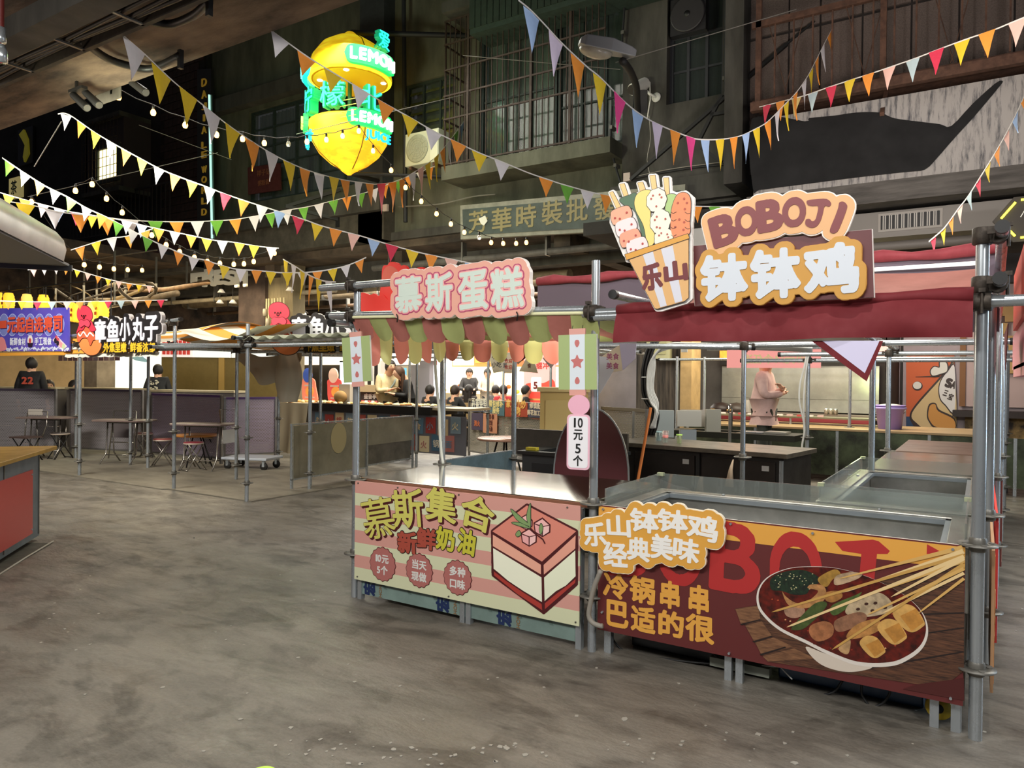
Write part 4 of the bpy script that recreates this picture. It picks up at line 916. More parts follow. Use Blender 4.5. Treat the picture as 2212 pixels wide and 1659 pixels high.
bk = thing('backdrop_cloth', 'grey violet cloth panel with a red rolled top above both front stalls', 'cloth', (.85, .98, 0))
MB().grid(lambda u, v: (2.83*u, .02*math.sin(8*u), 2.2-.03*(1-u)*0-.42*v), 30, 4).build('panel', PUR, bk)
m = MB(); m.tube([(x*.142, .0, 2.215+.008*math.sin(x*1.7)) for x in range(21)], [.03+.008*math.sin(x*2.1) for x in range(21)], 10); m.build('rolled_edge', M('#b04a52', .7, noise=.2, scale=12), bk)
MB().box((1.2, -.03, 2.135), (2.75, -.015, 2.155)).build('light_strip', M('#f4f1e8', .4, emit=.9), bk)
bd = thing('bandana', 'white triangular cloth with a dark red border hanging point down', 'cloth', W(1755, 738, 'y', -.13))
PG = Plane(bd.location); sheet([PG.pts([(1752, 736), (1908, 736), (1872, 824)])], 'red_border', CR, bd, .002, .002); sheet([PG.pts([(1776, 736), (1900, 736), (1868, 806)])], 'white_centre', M('#cfcbe6', .7), bd, 0, .001)

# freezers with glass guards
GL = M('#c3cdc8', .06, 0, trans=.75, alpha=.55)
def freezer(name, label, loc, rz, w_, d, front_low=True):
    t = thing(name, label, 'freezer', loc, rz); R0 = .055
    MB().box((.01, .01, .12), (w_-.01, d-.01, .52)).build('body', STEELD, t)
    for x in (.02, w_-.06):
        for y in (.02, d-.06): MB().box((x, y, 0), (x+.04, y+.04, .13)).build('leg', GALV, t)
    m = MB(); 
    for a, b in (((0, 0, .52), (w_, .05, .80)), ((0, d-.09, .52), (w_, d, .80)), ((0, .05, .52), (.09, d-.09, .80)), ((w_-.09, .05, .52), (w_, d-.09, .80))): m.box(a, b)
    m.build('tank_wall', STEEL, t, bevel=.004)
    m = MB()
    for a, b in (((.09, .05, .765), (w_-.09, .075, .79)), ((.09, d-.12, .765), (w_-.09, d-.09, .79)), ((.09, .05, .765), (.115, d-.09, .79)), ((w_-.115, .05, .765), (w_-.09, d-.09, .79))): m.box(a, b)
    m.build('inner_rim', M('#aab4ba', .25, .6), t)
    MB().box((.09, .05, .60), (w_-.09, d-.09, .61)).build('tank_floor', M('#8e959a', .35, .6, noise=.3, scale=6), t)
    for nm, a, b in (('glass', (.01, .03, .80), (.018, d-.02, .90)), ('glass', (.02, d-.024, .80), (w_-.02, d-.016, .90)), ('glass', (w_-.02, .03, .80), (w_-.012, d-.02, .90))): MB().box(a, b).build('glass_pane', GL, t)
    if not front_low: MB().box((.02, .016, .80), (w_-.02, .024, .90)).build('glass_pane', GL, t)
    for x in (.0, w_-.035): MB().box((x, d-.045, .885), (x+.04, d-.01, .905)).build('corner_clip', M('#cfd8b4', .3, .6), t)
    for x in (.25*w_, .75*w_): MB().ell((x, d-.05, .803), .012, .012, .006, 8, 4).build('stud', GALV, t)
    return t
freezer('display_freezer', 'stainless open-top display freezer with low glass behind the maroon banner', (1.84, .01, 0), 0, 1.73, .88)
freezer('display_freezer', 'stainless open-top display freezer with glass all round, behind the front one', (3.60, .98, 0), PI/2, 1.88, .82, False)
# side counters further back along the right edge
def scounter(y0, y1, x0, label, top, h=.8):
    t = thing('side_counter', label, 'counter', (x0, y0, 0)); w_ = 3.63+.035*y0-x0; d = y1-y0
    MB().box((0, 0, h-.03), (w_, d, h)).build('counter_top', top, t, bevel=.004); MB().box((.03, .02, .1), (w_-.02, d-.02, h-.03)).build('body', STEELD, t)
    for x in (.03, w_-.07):
        for y in (.03, d-.07): MB().box((x, y, 0), (x+.04, y+.04, .1)).build('leg', GALV, t)
    return t
TOPW = M('#a88e66', .35, 0, noise=.3, scale=3, stretch=(.6, 6, 1)); TOPS = M('#9b9183', .22, .8, noise=.3, scale=3)
scounter(2.95, 4.75, 2.82, 'steel topped side counter just behind the second freezer', TOPS)
scounter(4.85, 6.6, 2.86, 'dark banded side counter between the steel one and the plank top', M('#6b4f43', .35, noise=.3, scale=4))
# banners on the outward side of the stall row
def sbanner(y0, y1, z0, z1, col, edge, txt, label, x=3.66):
    t = thing('side_banner', label, 'banner', (x+.03*y0, y0, 0), PI/2)
    MB().box((0, 0, z0), (y1-y0, .012, z1)).build('board', M(edge, .5), t); sheet([rect(.03, z0+.03, y1-y0-.03, z1-.03)], 'board_face', M(col, .5), t, -.002, .002)
    sheet(line_text(txt, (y1-y0)/2, (z0+z1)/2-.1, .2, .06, centre=True), 'lettering', M(edge, .5), t, -.005, .002); return t
sbanner(.08, .86, .18, .79, '#c9894f', '#b58a63', '钵钵鸡', 'orange edged banner on the outward side of the front freezer')
sbanner(1.02, 2.80, .12, .79, '#dfd6ea', '#d93b35', '大煎饺', 'white banner with a red frame on the side of the second freezer')
sbanner(3.0, 4.7, .12, .78, '#d9cfc0', '#7d3a34', '小炒', 'pale banner with a dark red frame further along the stall side')
st = thing('stall_sign', 'tall narrow red sign board seen edge-on beside the front right pole', 'sign', (3.80, .30, 0), PI/2)
MB().box((0, 0, 1.84), (1.7, .03, 2.19)).build('board', M('#cf4a3a', .5), st); MB().box((.05, -.03, 1.88), (1.6, 0, 2.1)).build('raised_plaque', M('#e8837c', .5), st)
st = thing('stall_sign', 'pink frilled sign strip under the red edge-on board', 'sign', (3.82, .9, 0), PI/2)
MB().box((0, 0, 1.60), (1.8, .03, 1.84)).box((.1, -.02, 1.55), (1.6, .03, 1.62)).build('board', M('#d98a94', .5), st)
st = thing('corner_cloth', 'dark red cloth corner hanging beyond the front right pole', 'cloth', (3.72, 1.0, 0), PI/2)
sheet([np.array([(0, 1.82), (.7, 1.8), (.35, 1.58)])], 'cloth', CR, st, 0, .004)
# ================================================================== STALL AT THE LEFT EDGE
random.seed(11)
la = math.atan2(-.657, .754); lc = thing('food_stall_counter', 'grey steel counter with red panel and yellow work top at the left edge', 'counter', (-3.58, -.34, 0), la)
GREY = M('#76828a', .45, .3, noise=.25, scale=4)
MB().box((0, -1.5, .04), (2.6, 0, .80)).build('body', GREY, lc)
for x in (.02, .86, 1.7): MB().box((x, -.003, .06), (x+.015, .006, .78)).build('panel_seam', GALVD, lc)
MB().box((.22, 0, .10), (2.3, .012, .66)).build('red_panel', M('#c2413a', .35), lc)
for z in (.14, .62): MB().cyl((.25, .01, z), (.25, .018, z), .008, 8).build('screw', GALV, lc)
MB().box((-.14, -1.6, .80), (2.6, .10, .835)).build('yellow_top', M('#b08a35', .4, noise=.35, scale=5), lc, bevel=.004)
for i in range(4): MB().box((.1+i*.2, -.5+.06*i, .835), (.26+i*.2, -.28+.06*i, .85)).build('yellow_tile', M('#c79b35', .4), lc)
struct(MB().tube([G(-30, 1262, .004), G(0, 1240, .004), G(55, 1205, .004), G(115, 1169, .004)], .008, 5).build('trim_1', M('#a9a59b', .8)))
hd = thing('stall_hood', 'rounded grey sheet-metal hood with a thin violet light line, top left', 'hood', (D(157, 573, 6.5).x, D(157, 573, 6.5).y, 0), la)
HZ = 2.455; m = MB(); prof = [(0, 0), (.02, .10), (.0, .18), (-.05, .24), (-.14, .275), (-.30, .285)]
rows = []
for a in range(9):      # sweep round the corner then along the length
    t = a/8*PI/2; rows.append([(.30+(-.30-o)*math.cos(t) if False else (.30-(.30+o)*math.cos(t)), -.30+(.30+o)*math.sin(t), HZ+z) for o, z in prof])
rows.insert(0, [(-o, -1.7, HZ+z) for o, z in prof]); rows.append([(2.8, o, HZ+z) for o, z in prof])
vs = [p for r in rows for p in r]; k = len(prof)
m.add(vs, [(i*k+j, (i+1)*k+j, (i+1)*k+j+1, i*k+j+1) for i in range(len(rows)-1) for j in range(k-1)], True); m.build('curved_shell', M('#a9a9ad', .38, .45, noise=.2, scale=3), hd)
MB().box((.02, -1.7, HZ-.01), (2.8, -.02, HZ+.01)).build('soffit', M('#8e9094', .6), hd); MB().box((0, -1.7, HZ+.25), (2.8, -.28, HZ+.28)).build('top', GREY, hd)
MB().box((.02, -1.72, HZ-.06), (2.8, -1.66, HZ)).box((.0, -1.7, HZ-.05), (.03, -.0, HZ)).build('lower_frame', M('#3d3f43', .5), hd)
MB().cyl((.35, -.75, HZ-.02), (1.6, -.75, HZ-.02), .008, 6).build('violet_tube', M('#8b3ff0', .4, emit=3.0), hd)
MB().box((.1, -1.9, HZ-.32), (2.8, -1.75, HZ-.02)).build('dark_screen', M('#0d0c0e', .3), hd)
MB().box((0, 1.0, 0), (.01, 1.01, .01)).build('bolt', GALVD, hd)
# red lit board at the very left edge
rbd = thing('red_sign_edge', 'narrow strip of a red lit sign at the left edge above the hood', 'sign', D(-12, 330, 6.0), la)
MB().box((-.0, -.06, -.32), (.3, 0, .32)).build('board', M('#c9352c', .5, emit=.7), rbd); MB().box((-.02, -.05, -.34), (-.0, .01, .34)).build('edge_trim', M('#2a1414', .5), rbd)
# pipes at top left
pt = thing('downpipe', 'dark red pipe with steel elbow joints hanging at the top left corner', 'pipe', D(2, 60, 5.0))
MB().cyl((0, 0, -.02), (0, 0, .6), .02, 10).build('red_pipe', M('#5d1712', .5), pt)
MB().tube([(0, 0, .0), (0, 0, -.06), (.01, 0, -.10)], .03, 10).build('elbow', GALV, pt); MB().tube([(.0, 0, -.13), (.025, 0, -.17), (.03, 0, -.24)], .03, 10).build('elbow', GALV, pt)
# cables under the slab
cb = thing('cable_tray', 'bundle of dark cables and a tray running under the flyover slab', 'cables', (-7, 0, 4.4))
for i in range(7): MB().tube([(x*.8, -.30-.05*i+.015*math.sin(x+i*2), -.02+.012*math.sin(x*1.7+i)) for x in range(16)], .018, 6).build('cable', M('#1b1815', .6), cb)
for i in range(13): MB().box((.3+i*.9, -.66, -.06), (.33+i*.9, -.22, -.045)).build('tray_rung', GALVD, cb)
MB().box((-1, -.24, -.06), (12, -.20, .05)).build('tray_side', M('#30291f', .7, noise=.4, scale=6), cb)
for lab, P4 in (('thick black cable sagging under the slab towards the spot lamps', [(180, 90), (230, 125), (280, 142), (330, 148), (390, 120)]), ('thick black cable looping under the slab at the top of the picture', [(325, 45), (370, 52), (420, 32), (452, 2)])):
    o = thing('black_cable', lab, 'cable', (0, 0, 0)); MB().tube(smooth([tuple(W(x, y, 'z', 4.40)) for x, y in P4], 5, False) if False else [W(x, y, 'z', 4.42) for x, y in smooth(P4, 5, False)], .035, 7).build('cable_run', M('#141414', .5), o)
    MB().box((-.02, -.02, -.12), (.02, .02, .05)).build('cable_tie', BLACKP, o).location = W(*P4[-1], 'z', 4.42)
# spot lamps on the slab edge
for lab, x, y, dx, dy in (('pair of black spot lamps at the slab edge', 158, 205, 30, 28), ('black spot lamp beside the white pennant under the slab edge', 285, 178, 30, 22)):
    o = thing('spot_lamp', lab, 'spot lamp', D(x, y, 7.6)); 
    for k in range(2 if x < 200 else 1):
        a = D(x+k*26, y-6*k, 7.6)-o.location; b = D(x+dx+k*26, y+dy-6*k, 7.5)-o.location
        MB().cyl(a, b, .036, 12, .042).build('lamp_body', M('#1b1918', .5), o); MB().cyl(b, b+(b-a)*.02, .036, 12).build('lamp_lens', M('#4a4846', .2), o)
    MB().box((-.04, -.03, .02), (.22, .03, .05)).box((.05, -.01, .03), (.08, .01, .25)).build('mount_bar', M('#1b1918', .5), o)
o = thing('junction_plate', 'pale plate fixed to the slab edge beside the spot lamp', 'plate', D(240, 190, 7.9), 0)
MB().box((-.3, 0, -.14), (.18, .01, .14)).build('plate', M('#6d665c', .7, noise=.3, scale=5), o); MB().box((-.02, 0, .14), (.02, .01, 4.5-o.location.z)).build('hanger', GALVD, o)

# ================================================================== SUSHI AND TAKOYAKI SIGNS
cf = lambda x, y: (x/5.183, 560+y/5.183)
PU = Plane((-10.2, 1.98, 0)); su = thing('stall_sign', 'blue and violet sign board with bulging red characters ringed by white ovals', 'sign', PU.o)
q = PU.pts([cf(-30, 550), cf(765, 540), cf(775, 1030), cf(-30, 1030)])
sheet([q], 'board', M('#3c3fae', .4, col2='#6a58b8', noise=.1, scale=.9), su, 0, .02)
for cx in (45, 140, 240, 340, 443, 548, 662):
    c = PU(*cf(cx, 735)); e = PU(*cf(cx+58, 735))[0]-c[0]; e2 = c[1]-PU(*cf(cx, 860))[1]
    sheet([circ(*c, e, e2, 40)], 'oval_print', M('#7d86c9', .4), su, -.002, .001); sheet([circ(*c, e, e2, 40), circ(*c, e*.94, e2*.96, 40)], 'oval_ring', M('#c4cdf2', .4), su, -.003, .001)
f = chars(PU, cf, [('一', 5, 700, 75, 750, 0), ('元', 90, 655, 178, 815, 0), ('起', 190, 652, 283, 815, 0), ('自', 300, 655, 375, 815, 0), ('选', 392, 652, 485, 815, 0), ('寿', 498, 645, 590, 812, 0), ('司', 608, 640, 698, 810, 0)], .045)
sheet([L+[.018, -.012] for L in fatten(f, .006, fill=False)], 'lettering', M('#342d6a', .5), su, -.005, .002); sheet(f, 'lettering', M('#d8543a', .4), su, -.008, .003)
f = chars(PU, cf, [(c, 115+i*45, 880, 155+i*45, 962, 0) for i, c in enumerate('新鲜食材')]+[(c, 392+i*48, 878, 434+i*48, 958, 0) for i, c in enumerate('手工现做')], .035); sheet(f, 'lettering', M('#dfe2f2', .4), su, -.006, .002)
c = PU(*cf(340, 912)); sheet([circ(*c, .085, .085, 24)], 'roll_print', M('#e9e2df', .4), su, -.004, .001); sheet([circ(*c, .04, .04, 20)], 'roll_print', M('#c2504a', .4), su, -.006, .001); sheet([PU.pts([cf(310, 935), cf(372, 935), cf(362, 985), cf(322, 985)])], 'roll_print', M('#2b1d33', .4), su, -.005, .001)
sheet([PU.pts([cf(640, 855), cf(755, 975), cf(700, 1025), cf(590, 905)])], 'tray_print', M('#e6cfd8', .4), su, -.004, .001)
for x, y, col in ((635, 885, '#c94f5c'), (655, 912, '#c94f5c'), (625, 912, '#2a2333'), (668, 935, '#e69a9f'), (690, 960, '#e69a9f'), (715, 975, '#c5d3a1'), (650, 940, '#2a2333')): sheet([circ(*PU(*cf(x, y)), .042, n=12)], 'roll_print', M(col, .4), su, -.006, .001)
sheet([smooth(PU.pts([cf(-10, 900), cf(20, 870), cf(55, 900), cf(70, 960), (90, 1000) and cf(80, 1000), cf(40, 1025), cf(-10, 1020)]), 4)], 'prawn_print', M('#e08a8f', .4), su, -.004, .001)
random.seed(5)
sheet([circ(*PU(*cf(x, 1010-8*abs(math.sin(x*.03))+random.uniform(-10, 12))), random.uniform(.01, .03), n=8) for x in range(80, 770, 13)], 'wave_print', M('#dfe4f5', .4), su, -.004, .001)
MB().box((-.15, .02, 1.78), (2.3, .04, 1.83)).build('orange_edge', M('#e8a23c', .6), su)

PO = Plane((-7.75, 1.96, 0))
def octosign(label):
    o = thing('stall_sign', label, 'sign', PO.o); po = lambda *L: PO.pts([cf(*p) for p in L])
    def ly(loops, ink, col, y, wd=.012, nm='print'): sheet(fatten(loops, wd, fill=False), nm, M(ink, .5), o, y, .002); sheet(loops, nm, M(col, .5), o, y-.003, .002)
    ly([smooth(po((890, 900), (930, 870), (1050, 880), (1120, 920), (1140, 970), (1100, 1050), (1030, 1075), (960, 1050), (900, 980)), 5)], '#3a1712', '#ec8a4c', -.004, .012, 'dumpling_print')
    ly([smooth(po((870, 860), (900, 800), (960, 760), (1030, 790), (1070, 850), (1075, 900), (1050, 910), (1020, 965), (990, 890), (930, 885), (890, 930)), 5)], '#3a1712', '#d9623f', -.010, .01, 'sauce_print')
    for L in ([(935, 690), (900, 740), (870, 830), (900, 800), (930, 790), (950, 720)], [(1030, 690), (1060, 740), (1085, 790), (1050, 810), (1020, 790), (1000, 720)], [(940, 690), (905, 720), (920, 800), (960, 760)], [(1000, 690), (1040, 720), (1050, 800), (1000, 760)]): ly([smooth(po(*L), 4)], '#5c1220', '#d7344a', -.016, .008, 'tentacle_print')
    ly([smooth(po((880, 600), (900, 545), (960, 522), (1020, 550), (1050, 610), (1045, 670), (1000, 700), (930, 700), (890, 670)), 5)], '#5c1220', '#dc3a4e', -.020, .01, 'octopus_print')
    ly([smooth(po((905, 720), (925, 680), (965, 690), (1000, 680), (1030, 720), (1010, 760), (965, 740), (925, 765)), 5)], '#5c1220', '#e0445a', -.026, .008, 'octopus_print')
    for x, y in ((935, 632), (982, 632)): sheet([circ(*PO(*cf(x, y)), .014, n=12)], 'eye_print', M('#2a0d10', .5), o, -.030, .001)
    c = PO(*cf(960, 648)); sheet([circ(*c, .03, n=16), circ(*c, .014, n=12)], 'mouth_print', M('#3a1014', .5), o, -.030, .001)
    sheet([stroke(smooth(po((890, 830), (915, 860), (950, 815), (990, 865), (1020, 825), (1065, 862)), 5, False), .022)], 'cream_print', M('#f3f0ea', .5), o, -.020, .002)
    f = chars(PO, cf, [('章', 1062, 682, 1190, 925, 0), ('鱼', 1208, 678, 1338, 915, 0), ('小', 1350, 655, 1462, 912, 0), ('丸', 1492, 652, 1622, 908, 0), ('子', 1632, 635, 1772, 912, 0)], .035)
    k = fatten(f, .055); sheet([L+[.03, -.01] for L in k], 'board', M('#b9b3b3', .5), o, .01, .05); sheet(k, 'board_face', M('#151012', .5), o, 0, .01); sheet(f, 'lettering', M('#e4e2ee', .5), o, -.012, .01)
    f = chars(PO, cf, [(c, 1168+i*65, 935, 1228+i*65, 1038, 0) for i, c in enumerate('外焦里嫩')]+[(c, 1468+i*70, 935, 1532+i*70, 1038, 0) for i, c in enumerate('鲜香浓郁')], .04)
    sheet(fatten(f, .018), 'sub_board', M('#20160e', .5), o, -.006, .01); sheet(f, 'lettering', M('#f0bb2e', .5), o, -.012, .004); return o
oc = octosign('white on black takoyaki sign with a red cartoon octopus, beside the blue sign')
dup(oc, (-4.95, 3.06, .02), 0, 'second takoyaki sign with the octopus, half hidden under the corrugated canopy')
# striped orange canopy
so = thing('striped_canopy', 'orange and white striped canopy of the takoyaki stall', 'awning', (-7.85, 2.0, 0))
OR_, OW = M('#e39a34', .8), M('#dcd7c6', .8)
for i in range(17):
    a, b = i/17, (i+1)/17; mt = OR_ if i % 2 else OW
    MB().grid(lambda u, v: (2.55*u, .05+3.3*(a+(b-a)*v), 1.98+.24*math.sin(PI*min(1, (a+(b-a)*v)*1.4))+.05*math.sin(5*u+9*(a+(b-a)*v))), 20, 2).build('canopy_stripe', mt, so)
for i, (z1, z0) in enumerate(((2.02, 1.93), (1.93, 1.86), (1.86, 1.80), (1.80, 1.75))):
    MB().grid(lambda u, v: (2.4*u-.05, .03+.03*math.sin(12*u)-.02*v, z1+(z0-z1)*v-(.012*abs(math.sin(40*u)) if i == 3 else 0)*v), 60, 2).build('valance_stripe', OW if i % 2 else OR_, so)
s2_ = thing('striped_canopy', 'orange and white striped canopy hanging slack beyond the takoyaki stall', 'awning', (-5.35, 2.2, 0))
for i in range(11):
    a, b = i/11, (i+1)/11
    MB().grid(lambda u, v: (-.05+1.6*u, 3.4*(a+(b-a)*v), 2.10-.16*math.sin(PI*u)+.14*math.sin(PI*(a+(b-a)*v))), 14, 2).build('canopy_stripe', OR_ if i % 2 else OW, s2_)
# corrugated canopy of the empty bay
cc_ = thing('corrugated_canopy', 'pale green corrugated sheet canopy over the empty bay', 'canopy', (-4.0, 2.02, 1.93)); n = 110
m = MB(); vs = []
for j in range(2):
    for i in range(n+1): x = 3.75*i/n; vs.append((x, j*1.9, .02+.022*math.sin(i*.9)+.04*j+.02*i/n))
m.add(vs, [(i, i+1, n+2+i, n+1+i) for i in range(n)], True); o = m.build('corrugated_sheet', M('#c6cbb0', .45, .1, noise=.15, scale=3), cc_)
sd = o.modifiers.new('s', 'SOLIDIFY'); sd.thickness = .004
MB().box((0, .05, -.035), (3.75, .08, -.005)).box((0, 1.7, 0), (3.75, 1.73, .03)).build('batten', GALVD, cc_)

# ================================================================== PERFORATED FENCES, TABLES, STOOLS
def perf(col, s_=20, hole=.30, metal=.5, rough=.45):
    m = bpy.data.materials.new('perforated_sheet'); m.use_nodes = True; nt = m.node_tree; b = nt.nodes['Principled BSDF']; N = nt.nodes.new; L = nt.links.new
    b.inputs['Base Color'].default_value = hexc(col); b.inputs['Metallic'].default_value = metal; b.inputs['Roughness'].default_value = rough
    tc = N('ShaderNodeTexCoord'); br = N('ShaderNodeTexBrick'); br.inputs['Scale'].default_value = s_; br.inputs['Mortar Size'].default_value = .075; br.inputs['Brick Width'].default_value = 1.0; br.inputs['Row Height'].default_value = .5; br.inputs['Mortar Smooth'].default_value = 0
    cx = N('ShaderNodeSeparateXYZ'); L(tc.outputs['Object'], cx.inputs[0]); cm = N('ShaderNodeCombineXYZ'); L(cx.outputs[0], cm.inputs[0]); L(cx.outputs[2], cm.inputs[1]); L(cm.outputs[0], br.inputs[0])
    br.inputs['Mortar Size'].default_value = .19
    L(br.outputs['Fac'], b.inputs['Alpha']); return m
PERF = perf('#aaa5a8'); PERFP = perf('#a296a8'); PERFL = perf('#a8a296')
def fence(p, q, h, mat, label, top='#5a5060', foot=.12, parent_props=None):
    d = q-p; L_ = math.hypot(d.x, d.y); o = thing('perforated_fence', label, 'fence panel', (p.x, p.y, 0), math.atan2(d.y, d.x))
    MB().box((.03, -.002, foot), (L_-.03, .002, h-.04)).build('perforated_sheet', mat, o)
    FM = M('#8b8886', .4, .6, noise=.25, scale=6)
    for a, b in (((0, -.02, 0), (.035, .02, h)), ((L_-.035, -.02, 0), (L_, .02, h))): MB().box(a, b).build('post', FM, o)
    MB().box((.035, -.02, h-.04), (L_-.035, .02, h)).build('top_rail', M(top, .4, .5), o); MB().box((.035, -.015, foot-.03), (L_-.035, .015, foot)).build('bottom_rail', FM, o)
    return o
def ft(px, py, t): v = D(px, py, t); return Vector((v.x, v.y, 0))
fence(ft(-15, 900, 13.6), ft(122, 900, 13.4), 1.22, PERF, 'perforated steel fence panel behind the leftmost folding table')
fence(G(150, 979), ft(309, 900, 13.5), 1.22, PERF, 'perforated steel fence panel behind the middle folding table')
fence(ft(327, 900, 13.3), ft(480, 900, 12.4), 1.17, PERFP, 'violet-topped perforated fence panel behind the stools', '#6a4f86')
fence(ft(483, 900, 12.9), G(597, 990), 1.12, PERFP, 'violet perforated fence panel behind the flat trolley', '#5a3f6e')
fence(G(1012, 985), ft(1215, 900, 11.6), 1.10, PERFL, 'perforated fence panel covered with printed notices', '#8b8272')
fence(ft(1300, 900, 10.4), ft(1400, 900, 9.6), 1.12, PERFL, 'perforated fence panel behind the round maroon table top', '#8b8272')
# ledges of far counters behind the fences
for a, b, h, lab in ((ft(-20, 820, 15.2), ft(120, 820, 15.0), 1.22, 'pale counter ledge behind the leftmost fence panel'), (ft(140, 820, 15.0), ft(320, 820, 14.9), 1.22, 'pale counter ledge behind the middle fence panel'), (ft(325, 820, 14.7), ft(505, 820, 14.3), 1.20, 'cream counter ledge in front of the olive wall')):
    d = b-a; L_ = math.hypot(d.x, d.y); o = thing('counter_ledge', lab, 'counter', (a.x, a.y, 0), math.atan2(d.y, d.x))
    MB().box((0, 0, h-.04), (L_, .5, h)).build('ledge', M('#b3a686', .4, noise=.2, scale=4), o); MB().box((.02, .03, 0), (L_-.02, .45, h-.04)).build('body', M('#5f5a55', .6), o)

# folding tables
TT = M('#7d6a64', .3, 0, noise=.3, scale=7); CH = M('#9b968e', .25, .85)
def ftable(loc, rz, label, h=.74, w_=.95, d=.55):
    o = thing('folding_table', label, 'table', loc, rz)
    m = MB(); pts = [(x*w_/2*(1 if True else 1), y*d/2) for x, y in ((-1, -.6), (-.85, -1), (.85, -1), (1, -.6), (1, .6), (.85, 1), (-.85, 1), (-1, .6))]
    m.slab(pts, h-.025, h); m.build('table_top', TT, o, bevel=.004)
    for s_ in (-1, 1):
        x = s_*w_*.28; MB().tube([(x, -.28, .0), (x, -.10, .18), (x, -.06, h-.03)], .012, 7).build('leg', CH, o); MB().tube([(x, .28, .0), (x, .10, .18), (x, .06, h-.03)], .012, 7).build('leg', CH, o)
    MB().tube([(-w_*.28, -.13, .16), (w_*.28, -.13, .16)], .010, 6).build('foot_rail', CH, o); MB().box((-w_*.3, -.07, h-.06), (w_*.3, .07, h-.025)).build('under_frame', GALVD, o); return o
ftable(ft(270, 900, 12.4), .45, 'folding table with chrome legs standing before the middle fence panel')
ftable(ft(105, 900, 13.0), .5, 'folding table with chrome legs at the leftmost fence panel')
ftable(ft(440, 900, 11.7), .5, 'folding table with crossed legs beside the tubular frame and stools')
# round stools on crossed legs
def stool(loc, rz, label, seat='#7a2f33', leg=CH, h=.44, r=.15):
    o = thing('folding_stool', label, 'stool', loc, rz)
    MB().lathe([(0, h-.03), (r*.97, h-.028), (r, h-.015), (r*.95, h), (0, h)], n=22).build('seat', M(seat, .5), o)
    MB().lathe([(r*.98, h-.035), (r*1.02, h-.03), (r*1.02, h-.018), (r, h-.015)], n=22).build('seat_rim', M('#b9a898', .4), o)
    for s_ in (-1, 1):
        y = s_*.10
        MB().tube([(-.17, y, 0), (.12, y*.7, h-.03)], .009, 6).build('leg', leg, o); MB().tube([(.17, y*1.1, 0), (-.12, y*.8, h-.03)], .009, 6).build('leg', leg, o)
    MB().tube([(-.15, -.10, .03), (-.15, .10, .03)], .008, 6).build('foot_rail', leg, o); MB().tube([(.15, -.11, .03), (.15, .11, .03)], .008, 6).build('foot_rail', leg, o); return o
BL = M('#1d1a1a', .5, .3)
for x, y, lab, seat, lg, h in ((130, 992, 'dark folding stool on black crossed legs in front of the second pole', '#3b3230', BL, .47), (310, 990, 'folding stool with maroon seat at the right foot of the middle folding table', '#5a3130', CH, .46),
    (352, 1008, 'maroon folding stool with bright legs just left of the tall pole', '#8a3a38', CH, .46), (418, 1018, 'maroon folding stool with a worn pale rim, nearest of the group', '#7a2b35', CH, .46), (455, 1000, 'folding stool with chrome legs behind the worn maroon one', '#4a2c2c', BL, .46),
    (108, 968, 'dark folding stool under the leftmost folding table', '#3b3230', BL, .46), (18, 965, 'dark folding stool at the left end of the fence', '#3b3230', BL, .46), (482, 985, 'maroon folding stool beside the leaning tubular frame', '#5a3130', CH, .46)):
    stool(G(x, y), .4+x*.01, lab, seat, lg, h)
o = thing('folding_chair', 'low tubular chair with a dark seat and pale label by the leftmost table', 'chair', ft(57, 900, 12.6), .3)
MB().slab([(-.19, -.16), (.19, -.16), (.19, .16), (-.19, .16)], .40, .425).build('seat', M('#4a3a35', .5), o)
for x in (-.17, .17): MB().tube([(x, -.17, 0), (x*.9, .13, .41)], .01, 6).build('leg', BL, o); MB().tube([(x, .17, 0), (x*.9, -.13, .41)], .01, 6).build('leg', BL, o)
MB().tube(smooth([(-.19, .14, .42), (-.24, .19, .60), (-.22, .22, .86), (.0, .23, .9), (.2, .22, .86), (.22, .19, .6), (.19, .14, .42)], 4, False) if False else [(-.19, .14, .42), (-.23, .19, .62), (-.21, .22, .84), (.21, .22, .84), (.23, .19, .62), (.19, .14, .42)], .011, 7).build('back_frame', CH, o)
MB().box((-.2, .21, .78), (.1, .225, .88)).build('backrest_plate', M('#b7b0a6', .5), o)
o = thing('round_table', 'round orange-brown table top among the stools', 'table', ft(425, 900, 12.1)); MB().lathe([(0, .50), (.33, .50), (.34, .515), (.33, .53), (0, .53)], n=30).build('table_top', M('#b5742e', .4, noise=.2, scale=5), o)
for a in range(4): c, s_ = math.cos(a*PI/2+.4), math.sin(a*PI/2+.4); MB().tube([(.28*c, .28*s_, 0), (.1*c, .1*s_, .50)], .012, 6).build('leg', BL, o)
o = thing('folded_chair', 'folded tubular chair with curved back leaning among the fence panels', 'chair', ft(262, 900, 13.0), .4)
MB().tube([(-.25, 0, 0), (-.22, .1, .85), (.22, .1, .85), (.25, 0, 0)], .012, 7).build('back_frame', CH, o); MB().grid(lambda u, v: (-.2+.4*u, .02+.02*math.sin(PI*u)+.05*v, .38+.3*v), 6, 3).build('seat_panel', M('#4c4444', .5), o); MB().tube([(-.23, .02, .3), (.23, .02, .3)], .01, 6).build('cross_tube', CH, o)
